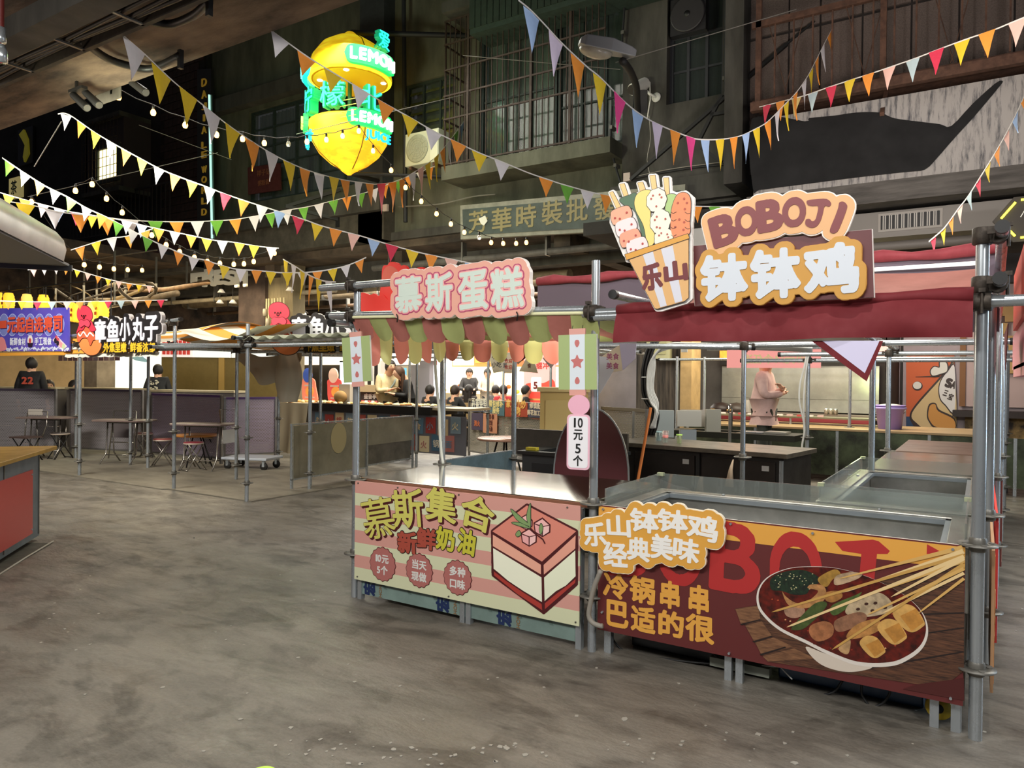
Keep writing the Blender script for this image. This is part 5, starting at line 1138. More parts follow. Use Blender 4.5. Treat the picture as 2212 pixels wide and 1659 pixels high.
# flat trolley
o = thing('platform_trolley', 'pale grey platform trolley with a bent tube handle', 'trolley', G(545, 1012), .35)
MB().box((-.40, -.26, .16), (.40, .26, .20)).build('platform', M('#b4bac2', .4), o, bevel=.01)
for x in (-.32, .32):
    for y in (-.19, .19): w1 = MB().lathe([(.0, -.018), (.06, -.018), (.065, 0), (.06, .018), (0, .018)], (x, y, .065), 16, 'y').build('wheel', M('#24221f', .6), o); MB().box((x-.02, y-.026, .06), (x+.02, y+.026, .16)).build('wheel_fork', GALV, w1)
MB().tube([(-.38, -.22, .2), (-.45, -.22, .95), (-.45, .22, .95), (-.38, .22, .2)], .014, 8).build('handle', CH, o); MB().box((-.44, -.2, .40), (-.42, .2, .62)).build('handle_plate', M('#c9cbc9', .5), o)

# ================================================================== STEEL SHEET COUNTER FRONT
p = G(628, 1058); q = G(892, 1010); d = q-p; L_ = math.hypot(d.x, d.y); o = thing('steel_sheet_barrier', 'row of dull stainless steel sheets on square legs, forming a low barrier', 'barrier', (p.x, p.y, 0), math.atan2(d.y, d.x))
SH = M('#9a9684', .35, .4, noise=.3, scale=2.5)
MB().box((.0, 0, .42), (L_*.56, .012, .84)).build('steel_sheet', SH, o); MB().box((0, .01, .14), (L_*.56, .02, .43)).build('steel_sheet', SH, o)
MB().box((L_*.57, 0, .46), (L_, .012, .85)).build('steel_sheet', SH, o); MB().box((L_*.57, .01, .17), (L_*.98, .02, .47)).build('steel_sheet', STEELD, o)
for x in (.0, .36, L_*.56, L_-.03): MB().box((x, -.015, 0), (x+.03, .015, .85)).build('post', GALV, o)
for a, b, z in ((0, L_, .86), (0, L_*.56, .13), (L_*.57, L_, .16)): MB().box((a, -.015, z-.01), (b, .02, z+.01)).build('rail', GALV, o)
sheet([circ(.95, .62, .17, .22, 24)], 'pale_patch', M('#b9ad86', .4, .4), o, -.004, .002)
# ================================================================== WORK AREA BEHIND THE FRONT STALLS
random.seed(21)
DKS = M('#4c4a46', .35, .7, noise=.4, scale=5)
o = thing('work_counter', 'dark steel work counter with two fridge doors behind the front freezers', 'counter', (.10, 3.9, 0), -.13)
MB().box((-.03, -.03, .765), (1.98, .85, .81)).build('counter_top', M('#857d70', .3, .7, noise=.4, scale=6), o, bevel=.004)
MB().box((0, .02, .08), (1.93, .82, .765)).build('body', M('#3b3836', .45, .5, noise=.3, scale=5), o)
for x0, x1 in ((.32, 1.02), (1.10, 1.86)):
    dr = MB().box((x0, -.005, .12), (x1, .02, .72)).build('fridge_door', M('#37322f', .35, .5, noise=.3, scale=3), o, bevel=.004); MB().box((x1-.13, -.009, .63), (x1-.06, -.004, .68)).build('label_plate', M('#9a9896', .4), dr)
MB().box((1.04, -.01, .1), (1.08, .02, .75)).build('door_divider', BLACKP, o); MB().box((1.90, -.012, .1), (1.93, .02, .74)).build('corner_strip', GALV, o)
MB().lathe([(0, .0), (.035, .0), (.03, -.012), (0, -.012)], (.16, -.0, .66), 16, 'y').build('round_gauge', M('#7d8a6a', .4), o)
sheet([smooth([(.42, .35), (.5, .47), (.62, .45), (.8, .40), (.95, .38), (1.0, .33), (1.0, .12), (.44, .12)], 3)], 'peeled_film', M('#a5a3a0', .35, .6, noise=.3, scale=8), o, -.012, .002)
MB().tube([(1.45, -.03, .72), (1.43, -.04, .62), (1.42, -.05, .45)], [.006, .02, .045], 7).build('hanging_rag', M('#b9a58e', .8), o)
for i, (dx, dy, h, r, col) in enumerate(((.55, .25, .13, .035, '#c9d3d0'), (.72, .22, .10, .033, '#c5d6a9'), (.42, .38, .11, .04, '#a9c1c4'))):
    p = o.location+Vector((dx, dy, .81)); g = thing('plastic_cup', ('tall clear cup with a pink band on the dark work counter', 'clear cup with a green rim on the dark work counter', 'clear bluish cup against the switch boxes')[i], 'cup', p)
    MB().lathe([(r*.75, 0), (r, h), (r*.94, h), (r*.7, .005)], n=18).build('cup_wall', M(col, .08, trans=.8, alpha=.6), g); MB().lathe([(r*.86, h*.38), (r*.95, h*.62), (r*.93, h*.62)] if i == 0 else [(r*.98, h-.012), (r*1.03, h), (r*.96, h)], n=18).build('band', M('#d9837f' if i == 0 else '#a7d65c' if i == 1 else '#8faeb2', .4), g)
o = thing('sink_cabinet', 'dark grey sink cabinet with a raised splashback at the back of the cake stall', 'sink', (-.52, 3.02, 0), .02)
MB().box((0, 0, .06), (.95, .55, .70)).build('body', M('#44474a', .45, .4), o); MB().box((.12, -.008, .1), (.86, .0, .62)).build('door', M('#34373a', .4, .4), o, bevel=.004)
m = MB(); m.box((-.04, -.04, .70), (.15, .6, .735)).box((.85, -.04, .70), (.99, .6, .735)).box((.15, -.04, .70), (.85, .06, .735)).box((.15, .48, .70), (.85, .6, .735)); m.build('sink_top', M('#3b3d3d', .35, .6), o)
MB().box((.15, .06, .58), (.85, .48, .60)).build('basin', M('#26282a', .3, .6), o); MB().box((-.5, .6, .62), (.95, .64, .92)).build('splashback', M('#5b5750', .4, .6, noise=.3, scale=4), o); MB().box((-.45, .05, .60), (-.02, .6, .63)).build('side_shelf', M('#3f3a34', .5), o)
fct = thing('faucet', 'tall chrome swan neck faucet on the dark sink', 'faucet', o.location+Vector((.45, .52, .735)))
CHR = M('#cfd3d3', .08, 1); MB().tube([(0, 0, 0), (0, 0, .17), (.01, -.0, .23), (.06, 0, .275), (.13, 0, .275), (.18, 0, .24), (.19, 0, .20)], .012, 10).build('spout', CHR, fct)
MB().lathe([(.03, 0), (.03, .015), (.02, .02), (.02, .06), (0, .06)], n=14).build('base', CHR, fct); MB().cyl((-.05, 0, .05), (.06, 0, .06), .011, 8).box((.05, -.01, .055), (.1, .01, .07)).build('lever', CHR, fct)
o = thing('sponge', 'yellow sponge on the left rim of the dark sink', 'sponge', (-.50, 3.05, .736)); MB().box((0, 0, 0), (.13, .07, .035)).build('sponge_body', M('#c6b62f', .9, noise=.2, scale=60, bump=.6), o, bevel=.006)
o = thing('folded_table', 'dark maroon round folding table standing on edge behind the middle pole', 'table', (.77, 2.05, 0), .25)
sheet([circ(0, .66, .33, .60, 40)], 'table_top', M('#4b1219', .5), o, 0, .02); sheet([circ(0, .66, .334, .604, 40), circ(0, .66, .322, .592, 40)], 'metal_rim', GALV, o, -.004, .028)
for x in (-.2, .2): MB().cyl((x, .04, 0), (x, .03, .6), .012, 7).build('leg', CH, o)
o = thing('broom', 'orange wooden broom handle leaning by the maroon table top', 'broom', (1.10, 2.18, 0)); MB().cyl((-.03, 0, .18), (.06, .25, 1.26), .014, 8).build('handle', M('#c8732f', .5), o); MB().box((-.16, -.03, .0), (.12, .03, .18)).build('broom_head', M('#7a4a2a', .8), o)
# second sink
o = thing('sink_counter', 'black steel counter with a sink, behind the work counter', 'sink', (-.15, 6.3, 0), -.05)
MB().box((0, 0, .72), (1.75, .12, .80)).box((0, .5, .72), (1.75, .62, .80)).box((0, .12, .72), (.25, .5, .80)).box((.95, .12, .72), (1.75, .5, .80)).build('sink_top', M('#3c3d36', .35, .6), o); MB().box((.25, .12, .6), (.95, .5, .62)).build('basin', M('#1a1b19', .4), o); MB().box((.03, .03, .05), (1.7, .58, .6)).build('body', M('#2b2a28', .5), o)
MB().tube([(.75, .56, .8), (.75, .56, 1.10), (.75, .52, 1.16), (.75, .44, 1.16), (.75, .42, 1.05)], .012, 8).build('tap', CHR, o)
MB().box((1.0, .14, .805), (1.3, .42, .815)).build('drain_rack', GALV, o); MB().box((1.32, .15, .805), (1.6, .42, .83)).build('steel_tray', M('#b9b6ae', .3, .7), o)
# switch boxes and cables
o = thing('switch_box_group', 'row of grey switch boxes on a perforated board beside the cable bundle', 'switch box', ft(1418, 900, 9.3), .5)
for i, (x, z, w_, h) in enumerate(((0, .78, .22, .34), (.26, .92, .3, .2), (.62, .86, .18, .28), (.3, .68, .2, .2))): MB().box((x, 0, z), (x+w_, .1, z+h)).build('switch_box', M(['#8f9796', '#a7a59c', '#8b8a7f', '#7d8589'][i], .5), o)
MB().box((.9, 0, 0), (.93, .04, 1.1)).box((-.3, .02, 0), (-.27, .06, 1.1)).build('post', GALVD, o)
o = thing('notice_sheet', 'piece of perforated white board with notices above the back sink', 'board', ft(1470, 900, 9.6), .5); MB().box((0, 0, .9), (.35, .02, 1.12)).build('board', M('#a9a297', .6), o)
o = thing('cable_bundle', 'thick black cable bundle dropping behind the red awning', 'cables', (0, 0, 0)); pts = smooth([(1415, 738), (1403, 760), (1394, 800), (1394, 840), (1400, 865), (1415, 890), (1412, 920), (1405, 940)], 4, False)
for k in range(5): MB().tube([W(x+(k-2)*3.2, y, 'y', 3.3+.02*(k % 2)) for x, y in pts], .014, 6).build('cable', M('#151515', .45), o)
for y in (752, 815, 862): p = W(1396, y, 'y', 3.26); MB().cyl(p-Vector((.05, 0, 0)), p+Vector((.05, 0, .0)), .006, 5).build('cable_tie', WHITE, o)
o = thing('conduit_bundle', 'white plastic conduits bending from the top bars down behind the cables', 'conduit', (0, 0, 0))
for k in range(6):
    P5 = [(1755, 752+k*1.5), (1600, 745+k*1.6), (1500, 742+k*1.6), (1450, 742+k*2), (1420-k*1.5+4, 755+k*2), (1402+k*2.5, 790), (1398+k*2.5, 840), (1406+k*3, 870), (1418-k+4*(k % 2), 890+k*3), (1405+k*2, 925)]
    MB().tube([W(x, y, 'y', 3.15+.01*k) for x, y in smooth(P5, 4, False)], .010, 6).build('conduit', M('#c6c6c0', .5), o)
o = thing('conduit_run', 'pair of white conduits beside the pole with a small socket box', 'conduit', (0, 0, 0))
for k, P5 in enumerate(([(1745, 750), (1738, 790), (1728, 830), (1727, 870), (1735, 905), (1738, 930), (1733, 960), (1733, 975)], [(1752, 745), (1744, 780), (1738, 830), (1736, 880), (1738, 945)])): MB().tube([W(x, y, 'y', 5.75) for x, y in smooth(P5, 4, False)], .012, 6).build('conduit', M('#c6c6c0', .5), o)
p = W(1727, 982, 'y', 5.72); MB().box((p.x-.06, p.y-.02, p.z-.06), (p.x+.06, p.y+.03, p.z+.06)).build('socket_box', WHITE, o)
p = W(1478, 754, 'y', 3.1); MB().box((p.x-.03, p.y, p.z-.03), (p.x+.03, p.y+.01, p.z+.03)).build('tag', WHITE, o)
o = thing('cream_box', 'cream electrical cabinet fixed high on the dark boarded wall', 'electrical box', (W(1398, 765, 'y', 8.9).x, 8.86, 0)); a = W(1400, 747, 'y', 8.9); b = W(1444, 775, 'y', 8.9)
MB().box((0, 0, b.z), (b.x-a.x+.05, .13, a.z+.15)).build('cabinet', M('#a8a57e', .5), o); MB().box((.04, -.012, b.z+.08), (b.x-a.x-.03, 0, a.z+.08)).build('door', M('#9c996f', .5), o)
o = thing('white_pole_wrap', 'white conduit taped to the second pole of the cake stall', 'conduit', (0, 0, 0)); MB().tube([W(x, y, 'y', .93) for x, y in smooth([(940, 752), (941, 800), (945, 850), (949, 890), (950, 930), (953, 975), (957, 1002)], 4, False)], .012, 7).build('conduit', M('#c9cec6', .5), o)
# hanging printed papers and striped cloth inside the cake stall
o = thing('striped_cloth', 'cream cloth with dark brown bands hanging in a fold under the scallops', 'cloth', (0, 0, 0))
def hp(px, py, y=1.3): v = W(px, py, 'y', y); return v
for i, (a, b, col) in enumerate(((0, .3, '#cfcab4'), (.3, .4, '#3b161b'), (.4, .72, '#cfcab4'), (.72, .9, '#3b161b'), (.9, 1, '#c9c4ad'))):
    A, B, C_, D_ = hp(1130, 690), hp(1210, 712), hp(1060, 700), hp(1122, 788)
    MB().grid(lambda u, v: A.lerp(B, u).lerp(C_.lerp(D_, u), a+(b-a)*v)+Vector((0, .03*math.sin(4*u), 0)), 8, 2).build('cloth_band', M(col, .8), o)
pap = [((1052, 757), (1078, 753), (1098, 800), (1066, 806), 'small paper with printed prices hanging from the striped cloth', '#d8d0b2', '小吃', '#3a3a3a'), ((1080, 762), (1104, 762), (1104, 805), (1078, 800), 'narrow printed paper strip next to the price paper', '#dcd6bd', '面', '#2c3c4c'), ((1092, 766), (1108, 768), (1105, 806), (1090, 806), 'cream paper strip with red characters', '#e6d6bc', '欢迎', '#c2452f'),
  ((1143, 762), (1149, 762), (1162, 806), (1121, 802), 'triangular cream flyer with a black printed drawing', '#e0d9b8', '食', '#6b3a22'), ((1172, 774), (1215, 735), (1218, 760), (1190, 796), 'white flyer with grey lettering blown sideways', '#d6d0d4', '下午', '#8b7f95'),
  ((1300, 770), (1338, 745), (1345, 800), (1312, 806), 'printed cream poster with brown drawing hanging behind the middle pole', '#ddcfb4', '美食', '#a8527a'), ((1338, 742), (1375, 742), (1372, 775), (1345, 800), 'pale lilac cloth flag beside the printed poster', '#c4bfd8', None, None), ((1288, 768), (1312, 772), (1326, 800), (1290, 860), 'long white paper streamer hanging behind the middle pole', '#d3d6dc', None, None)]
for a, b, c, d, lab, col, tx, tcol in pap:
    y = 2.2 if a[0] > 1180 else 1.7; pl = Plane((W(*a, 'y', y).x, y, 0)); g = thing('hanging_paper', lab, 'paper', pl.o, group='printed papers hanging inside the stalls')
    q = pl.pts([a, b, c, d]); sheet([q], 'paper', M(col, .7), g, 0, .003)
    if tx:
        cc = q.mean(0); h = (q[:, 1].max()-q[:, 1].min()); 
        for r in (0, 1): sheet(line_text(tx, cc[0], cc[1]+(.05 if r == 0 else -.28)*h, h*.22, .02, centre=True), 'lettering', M(tcol, .6), g, -.002, .001)

# ================================================================== BACK ROW OF STALLS (right)
o = thing('back_counter', 'long plank-topped steel counter of the back stall row', 'counter', (-.62, 8.2, 0))
for i in range(5): MB().box((0, i*.30, .77), (4.5, i*.30+.29, .80)).build('top_plank', TOPW, o)
MB().box((.05, .03, .1), (4.75, .05, .77)).build('front_sheet', M('#5f6a52', .3, .6, noise=.5, scale=2.5, col2='#2e2f29'), o)
for x in (.1, 1.2, 2.4, 3.6, 4.6): MB().box((x, .02, 0), (x+.04, .06, .77)).build('leg', GALV, o)
o = thing('back_work_shelf', 'long raised steel shelf over the plank counter, with scraps on it', 'shelf', (-.55, 9.0, .80)); MB().box((0, 0, .10), (3.0, .5, .125)).build('shelf_board', M('#8f8c70', .3, .6, noise=.3, scale=4), o)
for x in (.02, 1.5, 2.95): MB().box((x, .02, 0), (x+.03, .05, .10)).build('leg', GALV, o)
for i in range(12): MB().box((.15+i*.16, .12, .126), (.24+i*.16, .2, .15)).build('torn_wrapper', M(['#b8423e', '#d9d3ca', '#c9a7a2'][i % 3], .7), o)
o = thing('splash_wall', 'stained stainless steel splash wall behind the far stalls', 'panel', (-.60, 10.45, 0)); MB().box((0, 0, .95), (2.72, .03, 1.78)).build('steel_sheet', M('#a9a89e', .3, .5, noise=.35, scale=1.8), o); MB().box((0, -.005, 1.18), (2.72, .0, 1.186)).build('seam', GALVD, o)
MB().box((-.0, -.6, .87), (2.72, 0, .93)).build('shelf', M('#6d5e55', .4, .4), o); MB().box((0, -.62, .80), (2.72, -.58, .87)).build('red_trim', M('#7c2a30', .5), o); MB().box((0, -.55, 0), (2.72, 0, .8)).build('body', M('#2c2622', .6), o)
for i in range(9):
    for j in range(3): MB().box((1.55+i*.105, -.575, .52+j*.09), (1.645+i*.105, -.562, .60+j*.09)).build('tile', M('#5e3028', .4), o)
o = thing('fascia_sign', 'pale red translucent price banner over the splash wall, seen from behind', 'sign', (W(1570, 780, 'y', 7.2).x, 7.2, 0)); MB().box((-.0, 0, 1.69), (1.30, .01, 1.95)).build('banner_sheet', M('#d98f8a', .6, emit=.35), o)
MB().cyl((-.3, .02, 1.965), (1.6, .02, 1.965), .02, 8).build('hanging_bar', GALV, o); f = [np.array(L)*[-1, 1]+[.65*2, 0] for L in line_text('10元/4个任选', .65, 1.75, .13, .03, centre=True)]; sheet(f, 'lettering', M('#e0d09a', .6), o, -.003, .002)
o = thing('fascia_sign', 'orange marbled strip of fascia to the left of the pale price banner', 'sign', (-.62, 10.35, 0)); MB().box((0, 0, 1.92), (.95, .01, 2.16)).build('banner_sheet', M('#ef7a22', .6, emit=.7, col2='#f4b44a', scale=7), o); MB().box((0, .02, 1.80), (2.7, .04, 1.90)).build('dark_valance', M('#17120f', .8), o)
o = thing('fascia_sign', 'pale pink fascia panel on the far splash wall behind the price banner', 'sign', (2.3-.05, 10.38, 0)); MB().box((-.0, 0, 1.93), (-.0+.01, .01, 2.12)).build('end_trim', WHITE, o); MB().box((-.45, .03, 1.93), (-.0, .04, 2.14)).build('banner_sheet', M('#e79a96', .6, emit=.5), o)
b_ = G(1925, 925, .80); o = thing('bucket', 'lilac plastic bucket standing on the plank counter', 'bucket', (b_.x, 8.75, .80)); MB().lathe([(.0, 0), (.16, 0), (.20, .34), (.215, .34), (.215, .36), (.195, .36), (.155, .015), (0, .015)], n=26).build('bucket_wall', M('#9a84c9', .4), o); MB().lathe([(.215, .30), (.225, .305), (.225, .325), (.215, .33)], n=26).build('rim_band', M('#a996d4', .4), o)
MB().tube([(.215*math.cos(a), .215*math.sin(a)*.6-.1, .28+.0*a-.08*math.sin(a)) for a in np.linspace(0, PI, 10)], .006, 5).build('bucket_handle', GALV, o); MB().ell((0, 0, .35), .16, .16, .03, 14, 6).build('cloth_in_bucket', M('#c2b9b0', .9), o)
for i, (x, col, pos_) in enumerate(((1785, '#c9bfae', 'leftmost'), (1795, '#d0c6b4', 'middle one'), (1805, '#b9ae9d', 'rightmost'))):
    v = W(x, 888, 'y', 10.1); c = thing('jar', 'small metal jar before the splash wall, %s of the three' % pos_, 'jar', (v.x, 10.1, .93), group='metal jars on the back shelf'); MB().lathe([(0, 0), (.035, 0), (.035, .09), (.03, .1), (0, .1)], n=14).build('jar_body', M(col, .25, .8), c); MB().lathe([(.036, .09), (.037, .105), (0, .108)], n=14).build('lid', GALV, c)
for x, col, lab in ((1558, '#2a1e1a', 'black wok lying on the shelf before the splash wall'), (1592, '#3b322c', 'dark wok lid leaning behind the wok')):
    v = W(x, 880, 'y', 10.1); c = thing('wok', lab, 'wok', (v.x, 10.08, .93)); MB().lathe([(0, .17), (.12, .15), (.19, .08), (.21, 0), (.2, 0), (0, .16)], n=20).build('wok_body', M(col, .5), c); MB().cyl((.18, -.03, .03), (-.12, -.22, .03), .018, 8).build('wok_handle', M('#a5824c', .5), c)
v = W(1612, 885, 'y', 10.0); c = thing('plastic_bag', 'crumpled clear plastic bag next to the pole on the back shelf', 'bag', (v.x, 10.05, .93)); MB().grid(lambda u, v_: ((.10-.06*v_)*math.cos(2*PI*u)*(1+.15*math.sin(6*PI*u)), (.08-.05*v_)*math.sin(2*PI*u), .22*v_), 22, 6).build('bag_body', M('#b9b2a9', .3, trans=.3, alpha=.7), c)
# mural wall
PM = Plane((2.22, 13.15, 0)); mu = thing('wall_mural', 'orange wall mural with a cartoon bowl of soup, partly lettered', 'mural', PM.o); cm_ = lambda x, y: (1700+x/3.457, 700+y/3.457)
def pm(*L): return PM.pts([cm_(*p) for p in L])
sheet([pm((890, 205), (1250, 205), (1250, 800), (890, 800))], 'orange_ground', M('#c8623a', .7, emit=0), mu, 0, .01)
sheet([pm((890, 690), (1250, 690), (1250, 860), (890, 860))], 'blue_ground', M('#2b4569', .7), mu, -.004, .003)
sheet([smooth(pm((915, 690), (960, 600), (1120, 420), (1200, 330), (1250, 310), (1250, 900), (1010, 900), (950, 770)), 4)], 'ink_print', INK, mu, -.008, .003); sheet([smooth(pm((930, 690), (970, 610), (1130, 430), (1205, 345), (1250, 325), (1250, 890), (1040, 790), (970, 740)), 4)], 'bowl_print', M('#cdb487', .7), mu, -.012, .003)
sheet([smooth(pm((1130, 480), (1150, 410), (1200, 340), (1250, 310), (1250, 660), (1180, 610), (1140, 560)), 4)], 'ink_print', INK, mu, -.016, .003); sheet([smooth(pm((1137, 480), (1156, 415), (1205, 350), (1252, 322), (1252, 650), (1185, 602), (1147, 555)), 4)], 'white_print', M('#d8d6d8', .7), mu, -.020, .003)
sheet([smooth(pm((1045, 680), (1060, 600), (1110, 590), (1140, 640), (1250, 700), (1250, 800), (1110, 780), (1060, 730)), 4)], 'ink_print', INK, mu, -.024, .003); sheet([smooth(pm((1055, 680), (1068, 610), (1108, 600), (1130, 650), (1245, 712), (1245, 790), (1115, 768), (1070, 725)), 4)], 'soup_print', M('#c58d4a', .7), mu, -.028, .003)
for L, a, b in (([(1075, 350), (1100, 320), (1140, 325), (1145, 285), (1190, 290), (1195, 350), (1150, 370), (1090, 385)], .02, 0),): s1 = smooth(pm(*L), 5); sheet(fatten([s1], .02), 'ink_print', INK, mu, -.032, .003); sheet([s1], 'white_print', M('#d8d6d0', .7), mu, -.036, .003)
sheet([circ(*PM(*cm_(975, 462)), .09, n=20)], 'ink_print', INK, mu, -.012, .003); sheet([circ(*PM(*cm_(973, 458)), .075, n=20)], 'white_print', M('#d8d6d0', .7), mu, -.016, .003); sheet([pm((960, 393), (1140, 386), (1140, 396), (960, 396))], 'ink_print', INK, mu, -.010, .003)
sheet(PM.char('三', *cm_(1170, 495), *cm_(1200, 535), rot=-20, bold=.05)+PM.char('宝', *cm_(1205, 520), *cm_(1242, 565), rot=-20, bold=.04)+PM.char('S', *cm_(1190, 410), *cm_(1228, 470), rot=-15, bold=.08)+PM.char('A', *cm_(1228, 430), *cm_(1258, 480), rot=-15, bold=.06), 'lettering', INK, mu, -.026, .003)
MB().box((.0, -.05, 0), (.0+.05, 0, 3)).build('edge_post', M('#201917', .7), mu)
# cardboard covered wall with dark bench
cw = thing('box_wall', 'wall covered with flattened brown cardboard boxes beside the mural', 'wall display', (3.35, 13.1, 0)); random.seed(9)
MB().box((0, 0, 1.05), (4, .08, 3.2)).build('back_board', M('#b5a0a0', .8), cw)
for i in range(42):
    x = random.uniform(0, 3.6); z = random.uniform(1.35, 2.9); w_ = random.uniform(.18, .42); h = random.uniform(.12, .30); y = -random.uniform(.01, .14)
    MB().box((x, y, z), (x+w_, 0, z+h)).build('cardboard_box', M(random.choice(['#b0905f', '#a5855a', '#bd9c6b', '#8f7450']), .8), cw)
MB().box((-.1, -.04, 1.05), (0, 0, 3.2)).build('wood_edge', M('#7d5636', .7), cw); MB().box((-.2, -.4, .86), (4, 0, .98)).build('dark_ledge', M('#241a1b', .6), cw); sheet([rect(0, .35, 3.8, .86)], 'lower_mural', M('#c9a566', .7, col2='#2b2424', scale=2.2, noise=.5), cw, -.02, .01)
def sstool(px, py, lab): stool(G(px, py), .5, lab, '#4a2222', M('#5c5752', .4, .6), .46)
sstool(2183, 1008, 'dark red folding stool beyond the side banners at the right edge'); sstool(2216, 1000, 'dark folding stool cut off by the right edge')
hx = thing('hexagon_sign', 'dark hexagonal sign with a yellow neon outline at the right edge', 'sign', W(2236, 470, 'y', 5.4)); s1 = np.array([(.30*math.cos(a*PI/3), .22*math.sin(a*PI/3)) for a in range(6)])
sheet([s1*1.2], 'board', M('#2c2620', .7), hx, .01, .03); 
for k in range(6): a, b = s1[k], s1[(k+1) % 6]; MB().cyl((a[0]*.9+b[0]*.1, -.01, a[1]*.9+b[1]*.1), (a[0]*.1+b[0]*.9, -.01, a[1]*.1+b[1]*.9), .012, 6).build('neon_tube', M('#f2e63a', .4, emit=3), hx)
sheet([stroke([(-.12, .02), (-.08, .1), (-.03, .04), (.02, .1), (.06, .02), (0, -.03), (-.06, -.08)], .008)], 'line_drawing', WHITE, hx, .006, .003)
ac = thing('duct_grille', 'grey air conditioning duct with a slatted grille under the parapet', 'duct', (W(1850, 470, 'y', 7.0).x, 7.0, 0)); a = W(1903, 475, 'y', 7.0); b = W(2030, 500, 'y', 7.0); zt_ = W(1960, 462, 'y', 7).z; zb_ = W(1960, 492, 'y', 7).z
MB().box((-.1, 0, zb_-.10), (b.x-ac.location.x+2.2, .6, zt_+.06)).build('duct', M('#7d7973', .6, .2), ac); MB().box((a.x-ac.location.x-.03, -.015, zb_-.03), (b.x-ac.location.x+.03, 0, zt_+.03)).build('grille_frame', M('#9c978f', .6), ac)
for i in range(28): x = a.x-ac.location.x+i*(b.x-a.x)/28; MB().box((x, -.03, zb_), (x+.012, -.01, zt_)).build('grille_slat', M('#b9b5ad' if i % 3 else '#1b1a19', .6), ac)
MB().box((a.x-ac.location.x, -.018, zb_), (b.x-ac.location.x, -.012, zt_)).build('grille_dark', BLACKP, ac)
MB().cyl((-.2, -.02, zb_-.22), (4, -.02, zb_-.22), .06, 12).build('pipe_run', M('#6b6660', .6), ac)
o = thing('white_cabinet', 'white wall cabinet with a dark slot standing behind the maroon sign', 'cabinet', W(1500, 500, 'y', 7.0)); MB().box((-.02, 0, -.28), (.38, .3, 3.75-W(1500, 500, 'y', 7.0).z)).build('cabinet_body', M('#c9c9c6', .5), o); MB().box((.18, -.01, .06-.2), (.22, 0, .14-.2)).build('slot', BLACKP, o)
# ================================================================== CENTRE OF THE HALL
BRT = M('#fff1cf', .5, emit=3.2)
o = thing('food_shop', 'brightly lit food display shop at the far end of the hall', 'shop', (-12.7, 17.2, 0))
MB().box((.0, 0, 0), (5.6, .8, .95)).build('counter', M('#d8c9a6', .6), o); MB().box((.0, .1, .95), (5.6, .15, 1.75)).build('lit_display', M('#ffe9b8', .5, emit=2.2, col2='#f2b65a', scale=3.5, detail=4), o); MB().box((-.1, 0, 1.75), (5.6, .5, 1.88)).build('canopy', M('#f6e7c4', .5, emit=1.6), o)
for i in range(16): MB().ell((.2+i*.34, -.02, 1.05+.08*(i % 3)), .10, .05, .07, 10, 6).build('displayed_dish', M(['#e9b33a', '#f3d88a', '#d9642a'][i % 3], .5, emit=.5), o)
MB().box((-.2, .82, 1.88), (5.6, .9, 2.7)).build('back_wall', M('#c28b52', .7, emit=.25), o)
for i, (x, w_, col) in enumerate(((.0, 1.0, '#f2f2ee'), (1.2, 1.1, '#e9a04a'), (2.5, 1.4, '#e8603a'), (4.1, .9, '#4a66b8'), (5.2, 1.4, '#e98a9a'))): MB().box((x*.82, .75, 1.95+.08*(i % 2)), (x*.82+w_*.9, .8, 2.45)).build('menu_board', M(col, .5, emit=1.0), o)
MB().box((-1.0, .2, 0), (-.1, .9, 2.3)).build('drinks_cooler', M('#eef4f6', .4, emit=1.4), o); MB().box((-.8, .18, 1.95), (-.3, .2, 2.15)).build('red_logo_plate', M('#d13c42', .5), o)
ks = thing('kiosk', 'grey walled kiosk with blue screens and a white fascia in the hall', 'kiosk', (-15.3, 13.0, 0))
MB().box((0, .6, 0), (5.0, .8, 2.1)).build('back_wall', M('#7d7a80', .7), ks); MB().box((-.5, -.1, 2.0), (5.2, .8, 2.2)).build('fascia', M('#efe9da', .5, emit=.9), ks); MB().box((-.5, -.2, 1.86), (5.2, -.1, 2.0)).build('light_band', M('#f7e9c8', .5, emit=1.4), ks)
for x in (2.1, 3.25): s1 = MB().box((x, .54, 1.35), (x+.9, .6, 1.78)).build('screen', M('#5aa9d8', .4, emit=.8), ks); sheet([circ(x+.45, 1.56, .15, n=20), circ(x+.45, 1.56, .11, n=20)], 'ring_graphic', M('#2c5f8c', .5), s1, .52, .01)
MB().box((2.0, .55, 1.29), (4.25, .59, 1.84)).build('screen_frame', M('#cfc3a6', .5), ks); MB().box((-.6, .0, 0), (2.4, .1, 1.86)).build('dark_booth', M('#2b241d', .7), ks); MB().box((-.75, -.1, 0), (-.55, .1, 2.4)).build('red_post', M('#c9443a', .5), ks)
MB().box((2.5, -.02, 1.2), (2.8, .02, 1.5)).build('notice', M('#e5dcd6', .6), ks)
o = thing('menu_screen', 'glowing pale blue menu screen on a dark stand', 'screen', W(754, 810, 'y', 8.0)); MB().box((-.28, 0, -.30), (.28, .05, .28)).build('screen', M('#bfe2ee', .4, emit=1.3), o); MB().box((-.30, .01, -.33), (.30, .06, .31)).build('bezel', BLACKP, o); MB().box((-.3, .0, -1.51), (.3, .1, -.33)).build('dark_stand', BLACKP, o)
